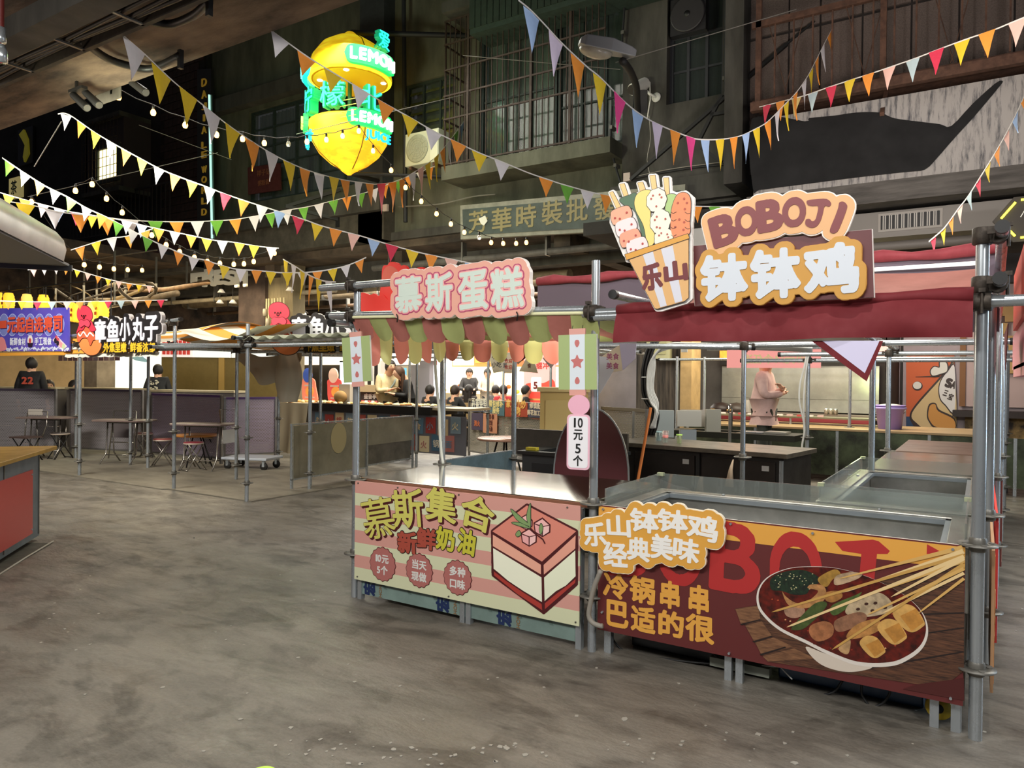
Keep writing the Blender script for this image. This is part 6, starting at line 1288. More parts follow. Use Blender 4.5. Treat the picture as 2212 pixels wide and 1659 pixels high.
for px, lab, col, c2 in ((668, 'orange cut-out stand with a blue cartoon top on the food counter', '#f0876a', '#3f5aa8'), (724, 'red cut-out stand with a printed face and an orange pot', '#e2564e', '#f0c3a8')):
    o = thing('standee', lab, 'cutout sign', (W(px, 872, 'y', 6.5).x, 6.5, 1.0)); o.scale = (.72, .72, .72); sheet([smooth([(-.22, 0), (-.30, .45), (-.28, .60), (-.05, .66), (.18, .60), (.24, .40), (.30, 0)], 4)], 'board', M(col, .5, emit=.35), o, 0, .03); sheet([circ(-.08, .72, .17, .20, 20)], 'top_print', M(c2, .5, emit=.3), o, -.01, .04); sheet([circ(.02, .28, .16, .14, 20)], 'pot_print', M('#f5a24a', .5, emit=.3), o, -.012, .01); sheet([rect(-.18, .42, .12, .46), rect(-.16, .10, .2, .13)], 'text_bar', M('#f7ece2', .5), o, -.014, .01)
# food tables with cloth and poster front
o = thing('food_table', 'long cloth-covered food table with scattered snacks and a poster front', 'table', (-8.0, 5.95, 0), .04)
MB().grid(lambda u, v: (.95*u, -.03+.05*math.sin(18*u)*v-.10*v, .99-.95*v), 40, 6).build('table_cloth', M('#a59880', .85), o); MB().box((0, 0, .95), (4.5, .75, .99)).build('table_top', M('#b8a98c', .6), o); MB().box((1.0, -.06, .86), (3.8, .75, 1.0)).build('black_tray', M('#141312', .5), o)
random.seed(4)
for i in range(110): x = random.uniform(.1, 3.7); MB().ell((x, random.uniform(0, .6), 1.01), random.uniform(.03, .07), .04, .03, 6, 4).build('snack', M(random.choice(['#e8d49a', '#f0e3c0', '#c98f52', '#d8b06a']), .6), o)
MB().box((1.0, -.02, .22), (4.5, .0, .86)).build('poster_front', M('#6a6a72', .6), o)
cols = ['#b5584c', '#5f7f95', '#d9c8a0', '#a43d38', '#46667c', '#cdb48c', '#b0706a', '#7c8f9c', '#d6cdb8']
for i in range(26): x = 1.0+i*.128; z = .26+.29*(i % 2)+random.uniform(-.02, .03); MB().box((x, -.032-.002*(i % 3), z), (x+.20, -.02, z+.27)).build('poster_sheet', M(cols[i % 9], .6), o); sheet(line_text(random.choice('美食小面火锅茶酒'), x+.03, z+.06, .12, .02), 'lettering', M(cols[(i+4) % 9], .6), o, -.042, .003)
for x in (1.1, 2.8, 4.4): MB().cyl((x, .1, 0), (x, .1, .95), .014, 6).build('leg', BLACKP, o)
for x, lab in ((752, 'small white price card box on the food table'),): 
    q = thing('card_box', lab, 'box', (W(x, 870, 'y', 6.4).x, 6.3, 1.0)); MB().box((-.14, 0, 0), (.14, .12, .36)).build('card', M('#d9cfbf', .6), q); MB().ell((.0, -.10, .12), .15, .09, .12, 12, 8).build('tan_bag', M('#a5814f', .8), q)
q = thing('price_stand', 'dark shop stand with white characters and a row of printed cups', 'sign', (W(800, 850, 'y', 7.2).x, 7.2, 0)); MB().box((-.26, 0, 0), (.26, .3, 1.20)).build('stand_body', M('#3c3a39', .6), q); MB().box((-.30, -.03, 1.20), (.30, .33, 1.34)).build('cream_top', M('#d3c29a', .6), q); sheet(line_text('盛香亭', 0, 1.06, .10, .04, centre=True), 'lettering', WHITE, q, -.004, .004)
for i in range(5): MB().lathe([(.025, .0), (.035, .11), (0, .11)], (-.18+i*.09, -.02, .92), 10).build('cup_print', M(['#b5443f', '#ded6cb'][i % 2], .5), q)
# striped zebra boxes on the kiosk counter
q = thing('striped_box', 'black and white striped box behind the couple', 'box', (W(806, 820, 'y', 7.35).x, 7.3, 1.34+.25)); 
for i in range(6): MB().box((-.28+i*.09, 0, -.25), (-.20+i*.09, .2, .14+.02*i)).build('stripe_panel', M(['#161616', '#d9d6d2'][i % 2], .5), q)
# queue post, notices
q = thing('queue_post', 'short steel queue post with a round foot in the hall', 'post', G(977, 943)); MB().lathe([(0, 0), (.17, 0), (.17, .02), (.03, .04), (.028, .9), (.035, .92), (0, .93)], n=16).build('post', M('#a79f94', .3, .8), q); MB().lathe([(.17, .005), (.18, .01), (.17, .022)], n=16).build('foot_rim', GALVD, q)
PN = Plane(G(1012, 985), math.atan2(*(lambda a, b: ((b-a).y, (b-a).x))(G(1012, 985), ft(1215, 900, 11.6))))
cn = lambda x, y: (900+x/4.483, 680+y/4.483)
def notice(L, col, txt, tcol, lab, h, rows=1):
    q = PN.pts([cn(*p) for p in L]); g = thing('notice', lab, 'notice', PN.o, PN.a, group='printed notices on the perforated fence'); o_ = sheet([q], 'paper', M(col, .6), g, -.03, .004); c = q.mean(0); w_ = q[:, 0].max()-q[:, 0].min(); hh = q[:, 1].max()-q[:, 1].min()
    for r in range(rows): z = c[1]+hh*(.5-(r+.8)/rows)*.9; sheet(line_text(txt[r], c[0], z, min(h, w_/len(txt[r])*.95), .035, centre=True), 'lettering', M(tcol, .6), g, -.034, .002)
notice([(545, 830), (700, 835), (700, 940), (545, 940)], '#3f4356', ['五金电料', '灯具开关'], '#d6d3c2', 'dark notice 五金电料 at the top left of the fence', .13, 2)
notice([(708, 835), (865, 840), (862, 980), (705, 970)], '#4f6f78', ['鞋包修补', '服务'], '#e0cf8c', 'teal notice with a yellow basket drawing', .11, 2)
notice([(870, 845), (1088, 850), (1088, 990), (870, 985)], '#a8452c', ['家常小炒', '烧烤'], '#e9b45c', 'orange-red notice of fried dishes', .14, 2)
notice([(1095, 850), (1275, 855), (1272, 1000), (1095, 990)], '#49495c', ['修锁配匙', '鲜花加工定做'], '#d8c9b0', 'dark violet notice at the right end of the fence', .10, 2)
notice([(545, 950), (655, 950), (655, 1120), (545, 1110)], '#4a3f52', ['消火'], '#c66a3e', 'notice with an orange fire plug drawing', .10, 1)
notice([(660, 955), (795, 960), (792, 1150), (655, 1140)], '#c78a6a', ['价目表', '面饭', '粉汤'], '#5a2a20', 'salmon price list notice below the teal one', .09, 3)
q = thing('round_table', 'round copper-coloured table top before the notice fence', 'table', ft(1092, 900, 9.6)); MB().lathe([(0, .70), (.36, .70), (.37, .715), (.36, .73), (0, .73)], n=28).build('table_top', M('#a8806c', .25, .3), q)
for a in range(4): c, s_ = math.cos(a*PI/2+.7), math.sin(a*PI/2+.7); MB().tube([(.28*c, .28*s_, 0), (.1*c, .1*s_, .70)], .012, 6).build('leg', BLACKP, q)
# red food poster, yellow cabinet
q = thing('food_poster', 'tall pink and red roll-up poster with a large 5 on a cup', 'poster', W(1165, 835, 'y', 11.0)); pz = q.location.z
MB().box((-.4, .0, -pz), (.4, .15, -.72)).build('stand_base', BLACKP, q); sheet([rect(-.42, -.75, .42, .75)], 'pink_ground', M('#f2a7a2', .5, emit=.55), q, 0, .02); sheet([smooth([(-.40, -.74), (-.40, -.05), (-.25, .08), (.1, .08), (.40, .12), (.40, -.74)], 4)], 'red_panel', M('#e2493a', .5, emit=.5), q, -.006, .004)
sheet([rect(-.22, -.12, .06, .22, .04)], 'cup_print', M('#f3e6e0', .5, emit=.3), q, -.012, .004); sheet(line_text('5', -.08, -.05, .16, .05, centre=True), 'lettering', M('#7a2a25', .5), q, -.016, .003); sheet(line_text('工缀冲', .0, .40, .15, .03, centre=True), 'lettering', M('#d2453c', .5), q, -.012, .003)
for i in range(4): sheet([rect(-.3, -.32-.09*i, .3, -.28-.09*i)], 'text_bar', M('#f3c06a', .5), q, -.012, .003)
q = thing('cream_cabinet', 'tall cream wooden display cabinet behind the star placard', 'cabinet', ft(1212, 900, 10.4), .4); MB().box((-.3, 0, 0), (.35, .4, 1.32)).build('body', M('#c8ad6c', .6), q); MB().box((-.34, -.04, 1.32), (.39, .44, 1.38)).build('cornice', M('#d3bb80', .6), q); MB().box((-.22, -.02, .1), (.27, 0, 1.2)).build('door', M('#d1b878', .6), q)
# left hall items: olive wall, bright panel, ducts
q = thing('lit_window_panel', 'large glowing pale panel with a blue fish drawing behind the takoyaki stall', 'panel', ft(243, 900, 17.5), .55); MB().box((0, 0, .4), (1.45, .05, 2.35)).build('glowing_sheet', M('#dfe9df', .5, emit=.85), q); sheet([smooth([(.35, 1.95), (.5, 2.05), (.75, 1.9), (.85, 1.8), (.6, 1.82), (.45, 1.88)], 4)], 'fish_print', M('#7aa6c2', .5), q, -.01, .004); MB().box((1.5, 0, .4), (2.1, .05, 2.35)).build('side_panel', M('#e6e4d4', .5, emit=.5), q); sheet([rect(1.55, 1.9, 1.95, 2.15)], 'red_print', M('#d24a3c', .5), q, -.01, .004)
q = thing('olive_partition', 'olive brown wall panel below a strip of white menu boards', 'partition', ft(348, 900, 16.8), .5); MB().box((0, 0, 0), (3.0, .1, 1.9)).build('olive_panel', M('#6b5826', .7, noise=.1), q); MB().box((1.35, -.03, 0), (1.48, 0, 1.9)).build('wood_post', M('#9c7d3c', .7), q)
for x, w_, col in ((.0, .75, '#e3d6d0'), (.8, .8, '#dfe4de'), (1.65, 1.0, '#d9dcd6')): b1 = MB().box((x, -.04, 1.9), (x+w_, .05, 2.35)).build('menu_board', M(col, .6, emit=.45), q)
for r in range(2):
    for i in range(7): MB().box((.05+i*.095, -.06, 1.96+.2*r), (.12+i*.095, -.04, 2.08+.2*r)).build('red_label', M('#d3403a', .5), q)
q = thing('dried_poster_strip', 'strip of small printed pictures under the blue sign', 'poster strip', (-9.9, 2.9, 1.72)); 
for i in range(12): MB().box((i*.16, 0, 0), (i*.16+.14, .004, .09)).build('picture_card', M(['#b9968a', '#c2b0a0', '#a8847c'][i % 3], .6), q)
# white fabric draped behind the empty bay
q = thing('draped_cloth', 'grey white cloth gathered and hanging behind the empty bay', 'cloth', ft(590, 900, 11.6)); 
MB().grid(lambda u, v: (-.9+1.5*u, .08*math.sin(9*u), 1.92-.30*math.sin(PI*u)*(.4+v)-.15*v), 24, 5).build('swag', M('#a8a08f', .8), q); MB().grid(lambda u, v: (.35+.22*math.cos(2*PI*u)*(1+.2*math.sin(8*PI*u))*(.5+.5*math.sin(PI*v)), .15*math.sin(2*PI*u), 1.85-.75*v), 30, 8).build('hanging_tail', M('#b0a896', .8), q)
q = thing('conduit_column', 'cluster of pale conduits with round meter boxes running down the pillar', 'conduit', W(595, 700, 'y', 8.85)); z0 = q.location.z
for i in range(7): MB().tube([(-.32+i*.11, -.02-.02*(i % 2), -z0+.05), (-.32+i*.11, -.02-.02*(i % 2), .65)], .022, 7).build('conduit', M('#c2b48e', .6), q)
for i in range(7): x = -.32+i*.11; MB().lathe([(0, -.10), (.045, -.09), (.055, 0), (.045, .09), (0, .10)], (x, -.07, .05 if i % 2 else .3), 12).build('meter_box', M('#a99f8c', .4), q)
# fresh sign
PFr = Plane((W(410, 600, 'y', 8.45).x, 8.45, 0)); q = thing('letter_sign', 'pale metal letters reading FRESH on a rail in front of the dark hall ceiling', 'sign', PFr.o)
for ch, a, b, c, d in (('F', 414, 576, 436, 612), ('R', 438, 579, 462, 616), ('E', 464, 584, 482, 612), ('S', 484, 586, 506, 614), ('H', 508, 588, 530, 618)): f = PFr.char(ch, a, b, c, d, bold=.05); sheet(f, 'letter', M('#c9c2ad', .4, .3, emit=.12), q, 0, .06)
a = PFr(405, 604); b = PFr(535, 620); MB().box((a[0], .06, a[1]-.05), (b[0], .1, a[1])).build('rail', GALVD, q); MB().cyl((.05, .08, a[1]), (.05, .08, a[1]+.9), .015, 6).build('hanger', GALVD, q)
# pipes, ducts and lamps under the hall ceiling
random.seed(8)
for lab, y, z, r, x0, x1, col in (('long white pipe slung under the hall ceiling', 9.3, 3.62, .06, -19, -9.8, '#b0a48c'), ('thick insulated duct under the hall ceiling', 10.6, 3.75, .16, -20, -4, '#8d7d63'), ('pair of rusty pipes behind the insulated duct', 11.4, 3.5, .05, -20, -3, '#6d5540'), ('grey cable duct over the stall passage', 8.7, 3.95, .07, -8, -1.8, '#5d5a55')):
    q = thing('ceiling_pipe', lab, 'pipe', (x0, y, z)); MB().cyl((0, 0, 0), (x1-x0, 0, 0), r, 12).build('pipe', M(col, .6, noise=.4, scale=5), q)
    for k in range(int((x1-x0)/2)): MB().box((k*2+.5, -r*1.1, -r*1.1), (k*2+.54, r*1.1, 4.3-z)).build('pipe_strap', GALVD, q)
for i, (x, y, lab) in enumerate(((478, 632, 'white cone lamp under the FRESH letters'), (475, 655, 'round spot lamp with a glowing tip, lower of the pair'), (503, 655, 'round gold-rimmed spot lamp beside the pillar'), (626, 628, 'glass globe lamp right of the meter pillar'))):
    q = thing('hall_lamp', lab, 'lamp', W(x, y, 'y', 8.8)); MB().lathe([(0, .10), (.04, .09), (.10, 0), (.09, 0), (0, .06)], n=16).build('shade', M('#d8cdb8', .4, emit=.3), q); MB().cyl((0, 0, .09), (0, 0, 4.3-q.location.z), .008, 5).build('stem', BLACKP, q)
for i, (x, y, lab) in enumerate(((627, 685, 'bright lamp shining over the corrugated canopy'), (655, 678, 'small tilted spot lamp beside the bright lamp'))):
    q = thing('hall_lamp', lab, 'lamp', W(x, y, 'y', 10.2)); MB().ell((0, 0, 0), .11-.03*i, .08, .05, 14, 8).build('bulb', M('#fff2cf', .4, emit=6), q); MB().lathe([(.05, .05), (.14, .02), (.04, .12), (0, .12)], n=14).build('shade', M('#3a342c', .5), q); MB().cyl((0, 0, .1), (0, 0, 4.3-q.location.z), .01, 5).build('stem', BLACKP, q)
q = thing('exit_sign', 'green glowing running man exit sign hanging in the hall', 'sign', W(267, 677, 'y', 8.7)); MB().box((-.17, 0, -.07), (.17, .04, .07)).build('green_face', M('#1fbf5a', .4, emit=1.6), q); MB().box((-.01, .01, .07), (.01, .03, 4.3-q.location.z)).build('hanger', BLACKP, q); sheet([circ(.0, .035, .014, n=10), np.array([(-.03, .02), (.03, .01), (.05, -.05), (.02, -.02), (-.02, -.05), (-.05, -.03), (-.02, -.01)])], 'running_figure', M('#e9fff0', .5, emit=1.5), q, -.004, .003)
# lanterns
LN = M('#f6b62c', .6, emit=.85); LN2 = M('#f3c95f', .6, emit=.6)
for i, (x, y, lab) in enumerate(((-2, 650, 'yellow paper lantern at the left edge above the blue sign'), (19, 651, 'yellow paper lantern with a red print, second from the left edge'), (58, 654, 'pale yellow paper lantern above the middle of the blue sign'), (94, 656, 'yellow paper lantern above the right half of the blue sign'), (155, 674, 'yellow paper lantern left of the octopus head'), (168, 676, 'yellow paper lantern partly behind the octopus head'), (201, 674, 'yellow paper lantern just right of the octopus head'), (221, 672, 'yellow paper lantern, last of the row'))):
    q = thing('paper_lantern', lab, 'lantern', W(x, y, 'y', 3.0), group='yellow paper lanterns over the stalls'); m = MB(); pr_2 = [(0, .17)]+[((.10+.004*(-1)**k)*math.sin(PI*(k+1.5)/15)**.35, .17-.34*(k+.5)/12) for k in range(12)]+[(0, -.17)]; m.lathe(pr_2, n=18); m.build('paper_shade', LN if i % 4 != 2 else LN2, q)
    MB().lathe([(.045, .16), (.045, .185), (0, .185)], n=12).cyl((0, 0, .18), (0, 0, .30), .006, 4).build('top_ring', BLACKP, q); MB().lathe([(0, -.165), (.045, -.165), (.045, -.14)], n=12).build('bottom_ring', BLACKP, q); sheet([rect(-.03, -.07, .04, -.02), circ(.02, .04, .03, n=10)], 'ink_print', M('#c0501f', .6), q, -.118, .001)

q = thing('lantern_rail', 'thin dark rail the yellow paper lanterns hang from', 'rail', (0, 0, 0)); a_, b_2 = W(-20, 632, 'y', 3.0), W(240, 655, 'y', 3.0); MB().cyl((a_.x, 3.0, a_.z), (b_2.x, 3.0, a_.z), .012, 5).build('rail_tube', BLACKP, q)
for x in (a_.x+.5, (a_.x+b_2.x)/2, b_2.x): MB().cyl((x, 3.0, a_.z), (x, 3.0, 1.9), .01, 5).build('rail_post', BLACKP, q)
random.seed(12)
for lab, y, z, r, col in (('warm lit insulated duct low over the left hall', 6.6, 3.35, .07, '#4a3c28'), ('thin pale pipe over the left hall, nearest of three', 5.6, 3.05, .03, '#7d6c4c'), ('rust brown pipe over the left hall behind the duct', 7.4, 3.7, .06, '#6f5335')):
    q = thing('ceiling_pipe', lab, 'pipe', (-17.2, y, z)); MB().tube([(x, .1*math.sin(x), .05*math.sin(x*1.3)) for x in np.linspace(0, 5.2, 14)], r, 10).build('pipe', M(col, .7, noise=.5, scale=6), q)
    for k in range(4): MB().box((k*1.3+.3, -.02, 0), (k*1.3+.33, .02, 4.3-z)).build('pipe_hanger', GALVD, q)
q = thing('loose_ducting', 'tangle of crumpled foil ducting and cables over the left hall', 'ducting', (-16.5, 6.0, 3.2))
for i in range(7): MB().tube([(i*.6+.35*math.sin(k+i), .5*math.cos(k*1.4+i*2), .25*math.sin(k*1.1+i)+.2) for k in np.linspace(0, 4, 12)], random.choice([.015, .025, .045]), 6).build('duct_hose', M(random.choice(['#5a4a2c', '#3b3020', '#2c241b', '#6b5a3a']), .6, noise=.4, scale=9), q)
MB().box((-.5, -.02, 1.08), (4.5, .02, 1.1)).build('ceiling_batten', GALVD, q)
# ================================================================== BUNTING
PCOL = {'w': '#dcd7d9', 'y': '#e6c42c', 'o': '#ec9436', 'g': '#6aa83a', 'p': '#e8488f', 'r': '#d0304f', 'b': '#a3bfe6', 'l': '#d9cbe0', 'k': '#efbfb2', 's': '#b3c7cc', 't': '#c9b070', 'c': '#f0ddd0'}
PM_ = {k: M(v, .7, noise=.05, scale=30) for k, v in PCOL.items()}
TAPE = M('#dedad4', .7)
def bunting(label, P, tA, tB, cols, ratio=1.25, fill=.72, start=.0):
    A = D(*P[0], tA); B = D(*P[-1], tB); ang = math.atan2(B.y-A.y, B.x-A.x); pl = Plane((A.x, A.y, 0), ang)
    pts = smooth([pl(*p) for p in P], 5, False); o = thing('bunting', label, 'bunting', pl.o, ang)
    seg = np.hypot(*np.diff(pts, axis=0).T); s_ = np.concatenate([[0], np.cumsum(seg)]); L_ = s_[-1]
    at_ = lambda d: (np.interp(d, s_, pts[:, 0]), np.interp(d, s_, pts[:, 1]))
    m = MB(); n = len(pts); wd = .006
    m.add([(x, 0, z+wd) for x, z in pts]+[(x, 0, z-wd) for x, z in pts]+[(x, .003, z+wd) for x, z in pts]+[(x, .003, z-wd) for x, z in pts],
          [(i, n+i, n+i+1, i+1) for i in range(n-1)]+[(2*n+i, 2*n+i+1, 3*n+i+1, 3*n+i) for i in range(n-1)]); m.build('string', TAPE, o)
    pitch = L_*(1-start)/len(cols); w_ = pitch*fill; h = w_*ratio
    for i, c in enumerate(cols):
        if c == '_': continue
        d = L_*start+(i+.5)*pitch+random.uniform(-.05, .05)*pitch; a = at_(d-w_/2); b = at_(d+w_/2); mx, mz = (a[0]+b[0])/2, (a[1]+b[1])/2
        sl = math.atan2(b[1]-a[1], b[0]-a[0]); tip = (mx+math.sin(sl)*h*.35+random.uniform(-.06, .06)*h, mz-h*math.cos(sl*.35)); m = MB(); ph = random.uniform(0, 6); amp = random.uniform(.02, .07)*w_
        vs = []
        for k in range(6):
            v = k/5; l = (a[0]+(tip[0]-a[0])*v, a[1]+(tip[1]-a[1])*v); r = (b[0]+(tip[0]-b[0])*v, b[1]+(tip[1]-b[1])*v); bow = math.sin(PI*v)*.05*w_
            vs += [(l[0]+bow*.4, .002+amp*math.sin(3*v+ph), l[1]), ((l[0]+r[0])/2, -.001+amp*math.sin(3*v+ph+1), (l[1]+r[1])/2), (r[0]-bow*.4, .002+amp*math.sin(3*v+ph+.6), r[1])]
        m.add(vs, [(3*k+j, 3*k+3+j, 3*k+4+j, 3*k+1+j) for k in range(5) for j in range(2)], True); m.build('pennant', PM_[c], o)
    return o
random.seed(31)
bunting('bunting of large pennants from the slab edge down past the neon lemon', [(262, 73), (314, 118), (375, 176), (429, 219), (500, 275), (574, 324), (625, 351), (675, 371), (740, 388), (810, 398)], 6.2, 10.6, 'wyywyowyowyowo', 1.3, .74)
bunting('steep bunting rising right of the neon lemon to the iron window cage', [(810, 398), (854, 393), (881, 380), (931, 348), (955, 324), (978, 295), (1002, 262)], 10.6, 14.6, 'roowkyyowgb', 1.4)
bunting('bunting crossing in front of the neon lemon towards the food cup cut-out', [(577, 59), (604, 79), (661, 120), (715, 154), (769, 186), (827, 221), (881, 251), (935, 282), (982, 305), (1033, 329), (1083, 349), (1141, 373), (1185, 388), (1222, 400), (1299, 420), (1400, 436), (1496, 445), (1594, 447)], 6.4, 9.0, 'woywoywoyw_ogwog___ogw', 1.1, .68)
bunting('middle bunting from the slab edge to the pale pink sign', [(125, 246), (149, 248), (206, 287), (257, 317), (304, 343), (348, 366), (395, 385), (442, 402), (486, 419), (530, 434), (571, 447), (625, 464), (662, 476), (702, 490), (773, 508), (840, 528), (904, 545), (975, 560), (1040, 573)], 7.9, 7.2, 'woywoywoywrowbryokbryokb', 1.2, .68)
bunting('green, white and orange bunting from the left edge sagging over the FRESH letters', [(5, 341), (47, 370), (98, 402), (145, 425), (186, 449), (230, 469), (270, 490), (314, 513), (358, 533), (414, 556), (443, 562), (503, 580), (550, 584), (608, 589), (640, 589), (666, 588), (708, 583), (751, 573), (791, 556)], 6.6, 7.4, 'gwowgwogwgwowoywoyywoywo', 1.25, .72)
bunting('bunting with blue and red pennants behind the left hood', [(0, 416), (55, 432), (116, 448), (150, 457), (200, 465), (260, 475), (327, 491), (405, 507), (463, 519), (503, 523), (558, 532), (602, 536)], 9.0, 9.5, 'yokbryowbowoywoyk', 1.2, .70)
bunting('long bunting of green, white and orange sweeping up to the air conditioner', [(23, 436), (72, 444), (124, 457), (179, 464), (231, 470), (278, 475), (327, 478), (396, 479), (463, 477), (506, 474), (550, 467), (608, 456), (668, 446), (705, 437), (746, 427), (793, 415), (845, 395), (898, 375), (941, 358)], 8.4, 13.5, 'ywoowgowgowgwgwgogwogowo', 1.1, .68)
bunting('short bunting joining the hood to the crossing strings', [(153, 540), (231, 516), (262, 512), (292, 506), (330, 494)], 8.8, 9.2, 'oywoo', 1.4, .62)
bunting('low bunting from the hood corner over the takoyaki stall', [(60, 583), (110, 577), (140, 577), (171, 585), (208, 596), (246, 606), (289, 614), (333, 619)], 9.6, 10.4, 'kwwoykoykoyk', 1.3, .62)
bunting('level bunting across the yellow paper lanterns', [(0, 650), (70, 652), (145, 652), (260, 650), (362, 648)], 9.4, 10.2, 'oyrskoyrskor', 1.15, .6)
bunting('short bunting dropping from the ceiling pipe to the scaffold bar', [(611, 560), (640, 577), (663, 592), (695, 606), (725, 609)], 8.0, 6.0, 'ywowyw'.replace('wow', 'wyo'), 1.2, .6)
bunting('bunting of large pennants from the top edge sagging above the maroon sign', [(1120, 0), (1147, 22), (1178, 54), (1212, 91), (1266, 142), (1299, 169), (1354, 224), (1398, 256), (1441, 277), (1484, 294), (1511, 301), (1557, 301), (1598, 294), (1629, 280), (1658, 263), (1694, 227), (1720, 200), (1744, 166), (1762, 132), (1780, 96), (1798, 61)], 5.4, 9.6, 'bloypblopbyobyowyowyowo'.replace('l', 'l'), 1.75, .62)
bunting('bunting of rose, blue and yellow pennants along the rusty balcony frame', [(1640, 231), (1653, 228), (1692, 218), (1736, 207), (1788, 189), (1840, 172), (1881, 159), (1925, 144), (1977, 126), (2029, 106), (2086, 85), (2145, 65), (2184, 49), (2230, 30)], 9.8, 6.6, 'rotsryoksryok', 1.45, .62)
bunting('steep bunting at the right edge dropping behind the red cloth roll', [(2222, 190), (2184, 270), (2148, 334), (2114, 389), (2091, 425), (2070, 452), (2050, 480), (2035, 498), (2007, 522)], 4.6, 5.6, 'obkoyrskoyr', 1.7, .62)

# ================================================================== FESTOON BULBS
BG = M('#ffb45e', .4, emit=5.5, ecol='#ffb25a'); SOCK = M('#161412', .5); OFFG = M('#d9d6cc', .1, trans=.6, alpha=.7)
_b = {}
def festoon(label, P, tA, tB, off=()):
    A = D(*P[0], tA); B = D(*P[-1], tB); ang = math.atan2(B.y-A.y, B.x-A.x); pl = Plane((A.x, A.y, 0), ang); o = thing('festoon_lights', label, 'string lights', pl.o, ang)
    q = [pl(*p) for p in P]; w_ = []
    for i in range(len(q)):
        w_.append((q[i][0], 0, q[i][1]+.085))
        if i < len(q)-1: w_.append(((q[i][0]+q[i+1][0])/2, 0, (q[i][1]+q[i+1][1])/2+.065))
    MB().tube(w_, .005, 4).build('wire', SOCK, o)
    for i, (x, z) in enumerate(q):
        k = 'off' if i in off else 'on'
        if k not in _b:
            b = MB().lathe([(0, -.045), (.022, -.038), (.031, -.015), (.028, .01), (.015, .03), (0, .032)], n=14).build('bulb', OFFG if k == 'off' else BG, o); s1 = MB().lathe([(0, .028), (.016, .03), (.016, .07), (.01, .085), (0, .085)], n=10).build('bulb_socket', SOCK, b); _b[k] = (b, s1)
        else: b = copypart(_b[k][0], o); copypart(_b[k][1], b)
        b.location = (x, 0, z)
    return o
festoon('festoon bulbs from under the slab across the dark building', [(175, 162), (256, 208), (331, 242), (400, 269), (468, 290), (524, 299), (571, 308), (623, 310), (663, 305), (705, 301), (740, 293), (775, 282)], 8.0, 10.6, off=(7,))
festoon('festoon bulbs running down from the neon lemon to the painted shop board', [(775, 282), (806, 325), (845, 367), (876, 404), (910, 434), (943, 461), (974, 483), (1003, 501), (1035, 512), (1061, 523), (1087, 525), (1115, 525), (1137, 523)], 10.6, 12.0, off=(8,))
festoon('festoon bulbs crossing above the FRESH letters', [(163, 411), (199, 397), (230, 428), (264, 458), (328, 507), (359, 528), (388, 543), (420, 555), (448, 564), (475, 568), (505, 570), (527, 569), (548, 564), (593, 546)], 9.5, 11.5)
festoon('row of festoon bulbs low behind the hood, over the hall entrance', [(68, 435), (130, 530), (182, 571), (215, 576), (246, 580), (276, 582), (307, 583)], 10.0, 12.5)
wz = thing('span_wire', 'thin steel wires spanning the passage in front of the facade', 'wire', (0, 0, 0))
for a, ta, b, tb in (((60, 425), 12, (470, 330), 14), ((300, 270), 14, (500, 345), 15), ((640, 290), 13, (1000, 205), 14), ((1330, 135), 9, (1720, 20), 9), ((1000, 120), 11, (1340, 150), 11)): MB().cyl(D(*a, ta), D(*b, tb), .006, 4).build('wire', M('#6f6c66', .5), wz)
fl = thing('flyover_wire', 'thin cord holding the middle bunting to the slab', 'wire', (0, 0, 0)); MB().cyl(D(133, 262, 7.9), D(74, 360, 8.6), .006, 4).build('cord', M('#6f6c66', .5), fl)

# ================================================================== NEON LEMON
lp = W(756, 168, 'y', 6.6); T_ = (lp-CAMP).dot(_f); LR = 90*T_/FPX; sc_ = LR
ln = thing('lemon_sign', 'huge glowing yellow lemon cut in two halves with green neon lettering between', 'neon sign', lp)
def lemmat(c1, c2, e, s_):
    m = bpy.data.materials.new('lemon_skin'); m.use_nodes = True; nt = m.node_tree; b = nt.nodes['Principled BSDF']; N = nt.nodes.new; L = nt.links.new
    tc = N('ShaderNodeTexCoord'); n = N('ShaderNodeTexNoise'); n.inputs['Scale'].default_value = 3; n.inputs['Detail'].default_value = 5; mp = N('ShaderNodeMapping'); mp.inputs['Scale'].default_value = (1, 1, 3); L(tc.outputs['Object'], mp.inputs[0]); L(mp.outputs[0], n.inputs[0])
    r = N('ShaderNodeValToRGB'); r.color_ramp.elements[0].position = .38; r.color_ramp.elements[0].color = hexc(c2); r.color_ramp.elements[1].position = .62; r.color_ramp.elements[1].color = hexc(c1); L(n.outputs['Fac'], r.inputs[0])
    L(r.outputs[0], b.inputs['Base Color']); L(r.outputs[0], b.inputs['Emission Color']); b.inputs['Emission Strength'].default_value = e; return m
LM1, LM2 = lemmat('#d9c21a', '#c79a10', .62, 4), lemmat('#f7c824', '#f0a41c', .85, 4)
MB().lathe([(0, 1.10*sc_), (.10*sc_, 1.07*sc_), (.20*sc_, .98*sc_), (.40*sc_, .88*sc_), (.68*sc_, .70*sc_), (.88*sc_, .42*sc_), (.97*sc_, .15*sc_), (1.0*sc_, -.02*sc_), (.99*sc_, -.08*sc_)], n=40).build('upper_half', LM1, ln)
MB().lathe([(.99*sc_, -.08*sc_), (.93*sc_, -.10*sc_), (0, -.10*sc_)], n=40).build('cut_face', M('#f2dc2e', .5, emit=.95), ln)
MB().lathe([(.90*sc_, -.115*sc_), (.86*sc_, -.115*sc_), (.86*sc_, -.10*sc_), (.90*sc_, -.10*sc_)], n=40).build('peel_ring', M('#c9a51a', .5, emit=.3), ln)
for k in range(8): a = k*PI/4; MB().box((.08*sc_, -.008, -.112*sc_), (.84*sc_, .008, -.10*sc_)).build('segment_line', M('#c9a51a', .5, emit=.3), ln).rotation_euler = (0, 0, a+.2)
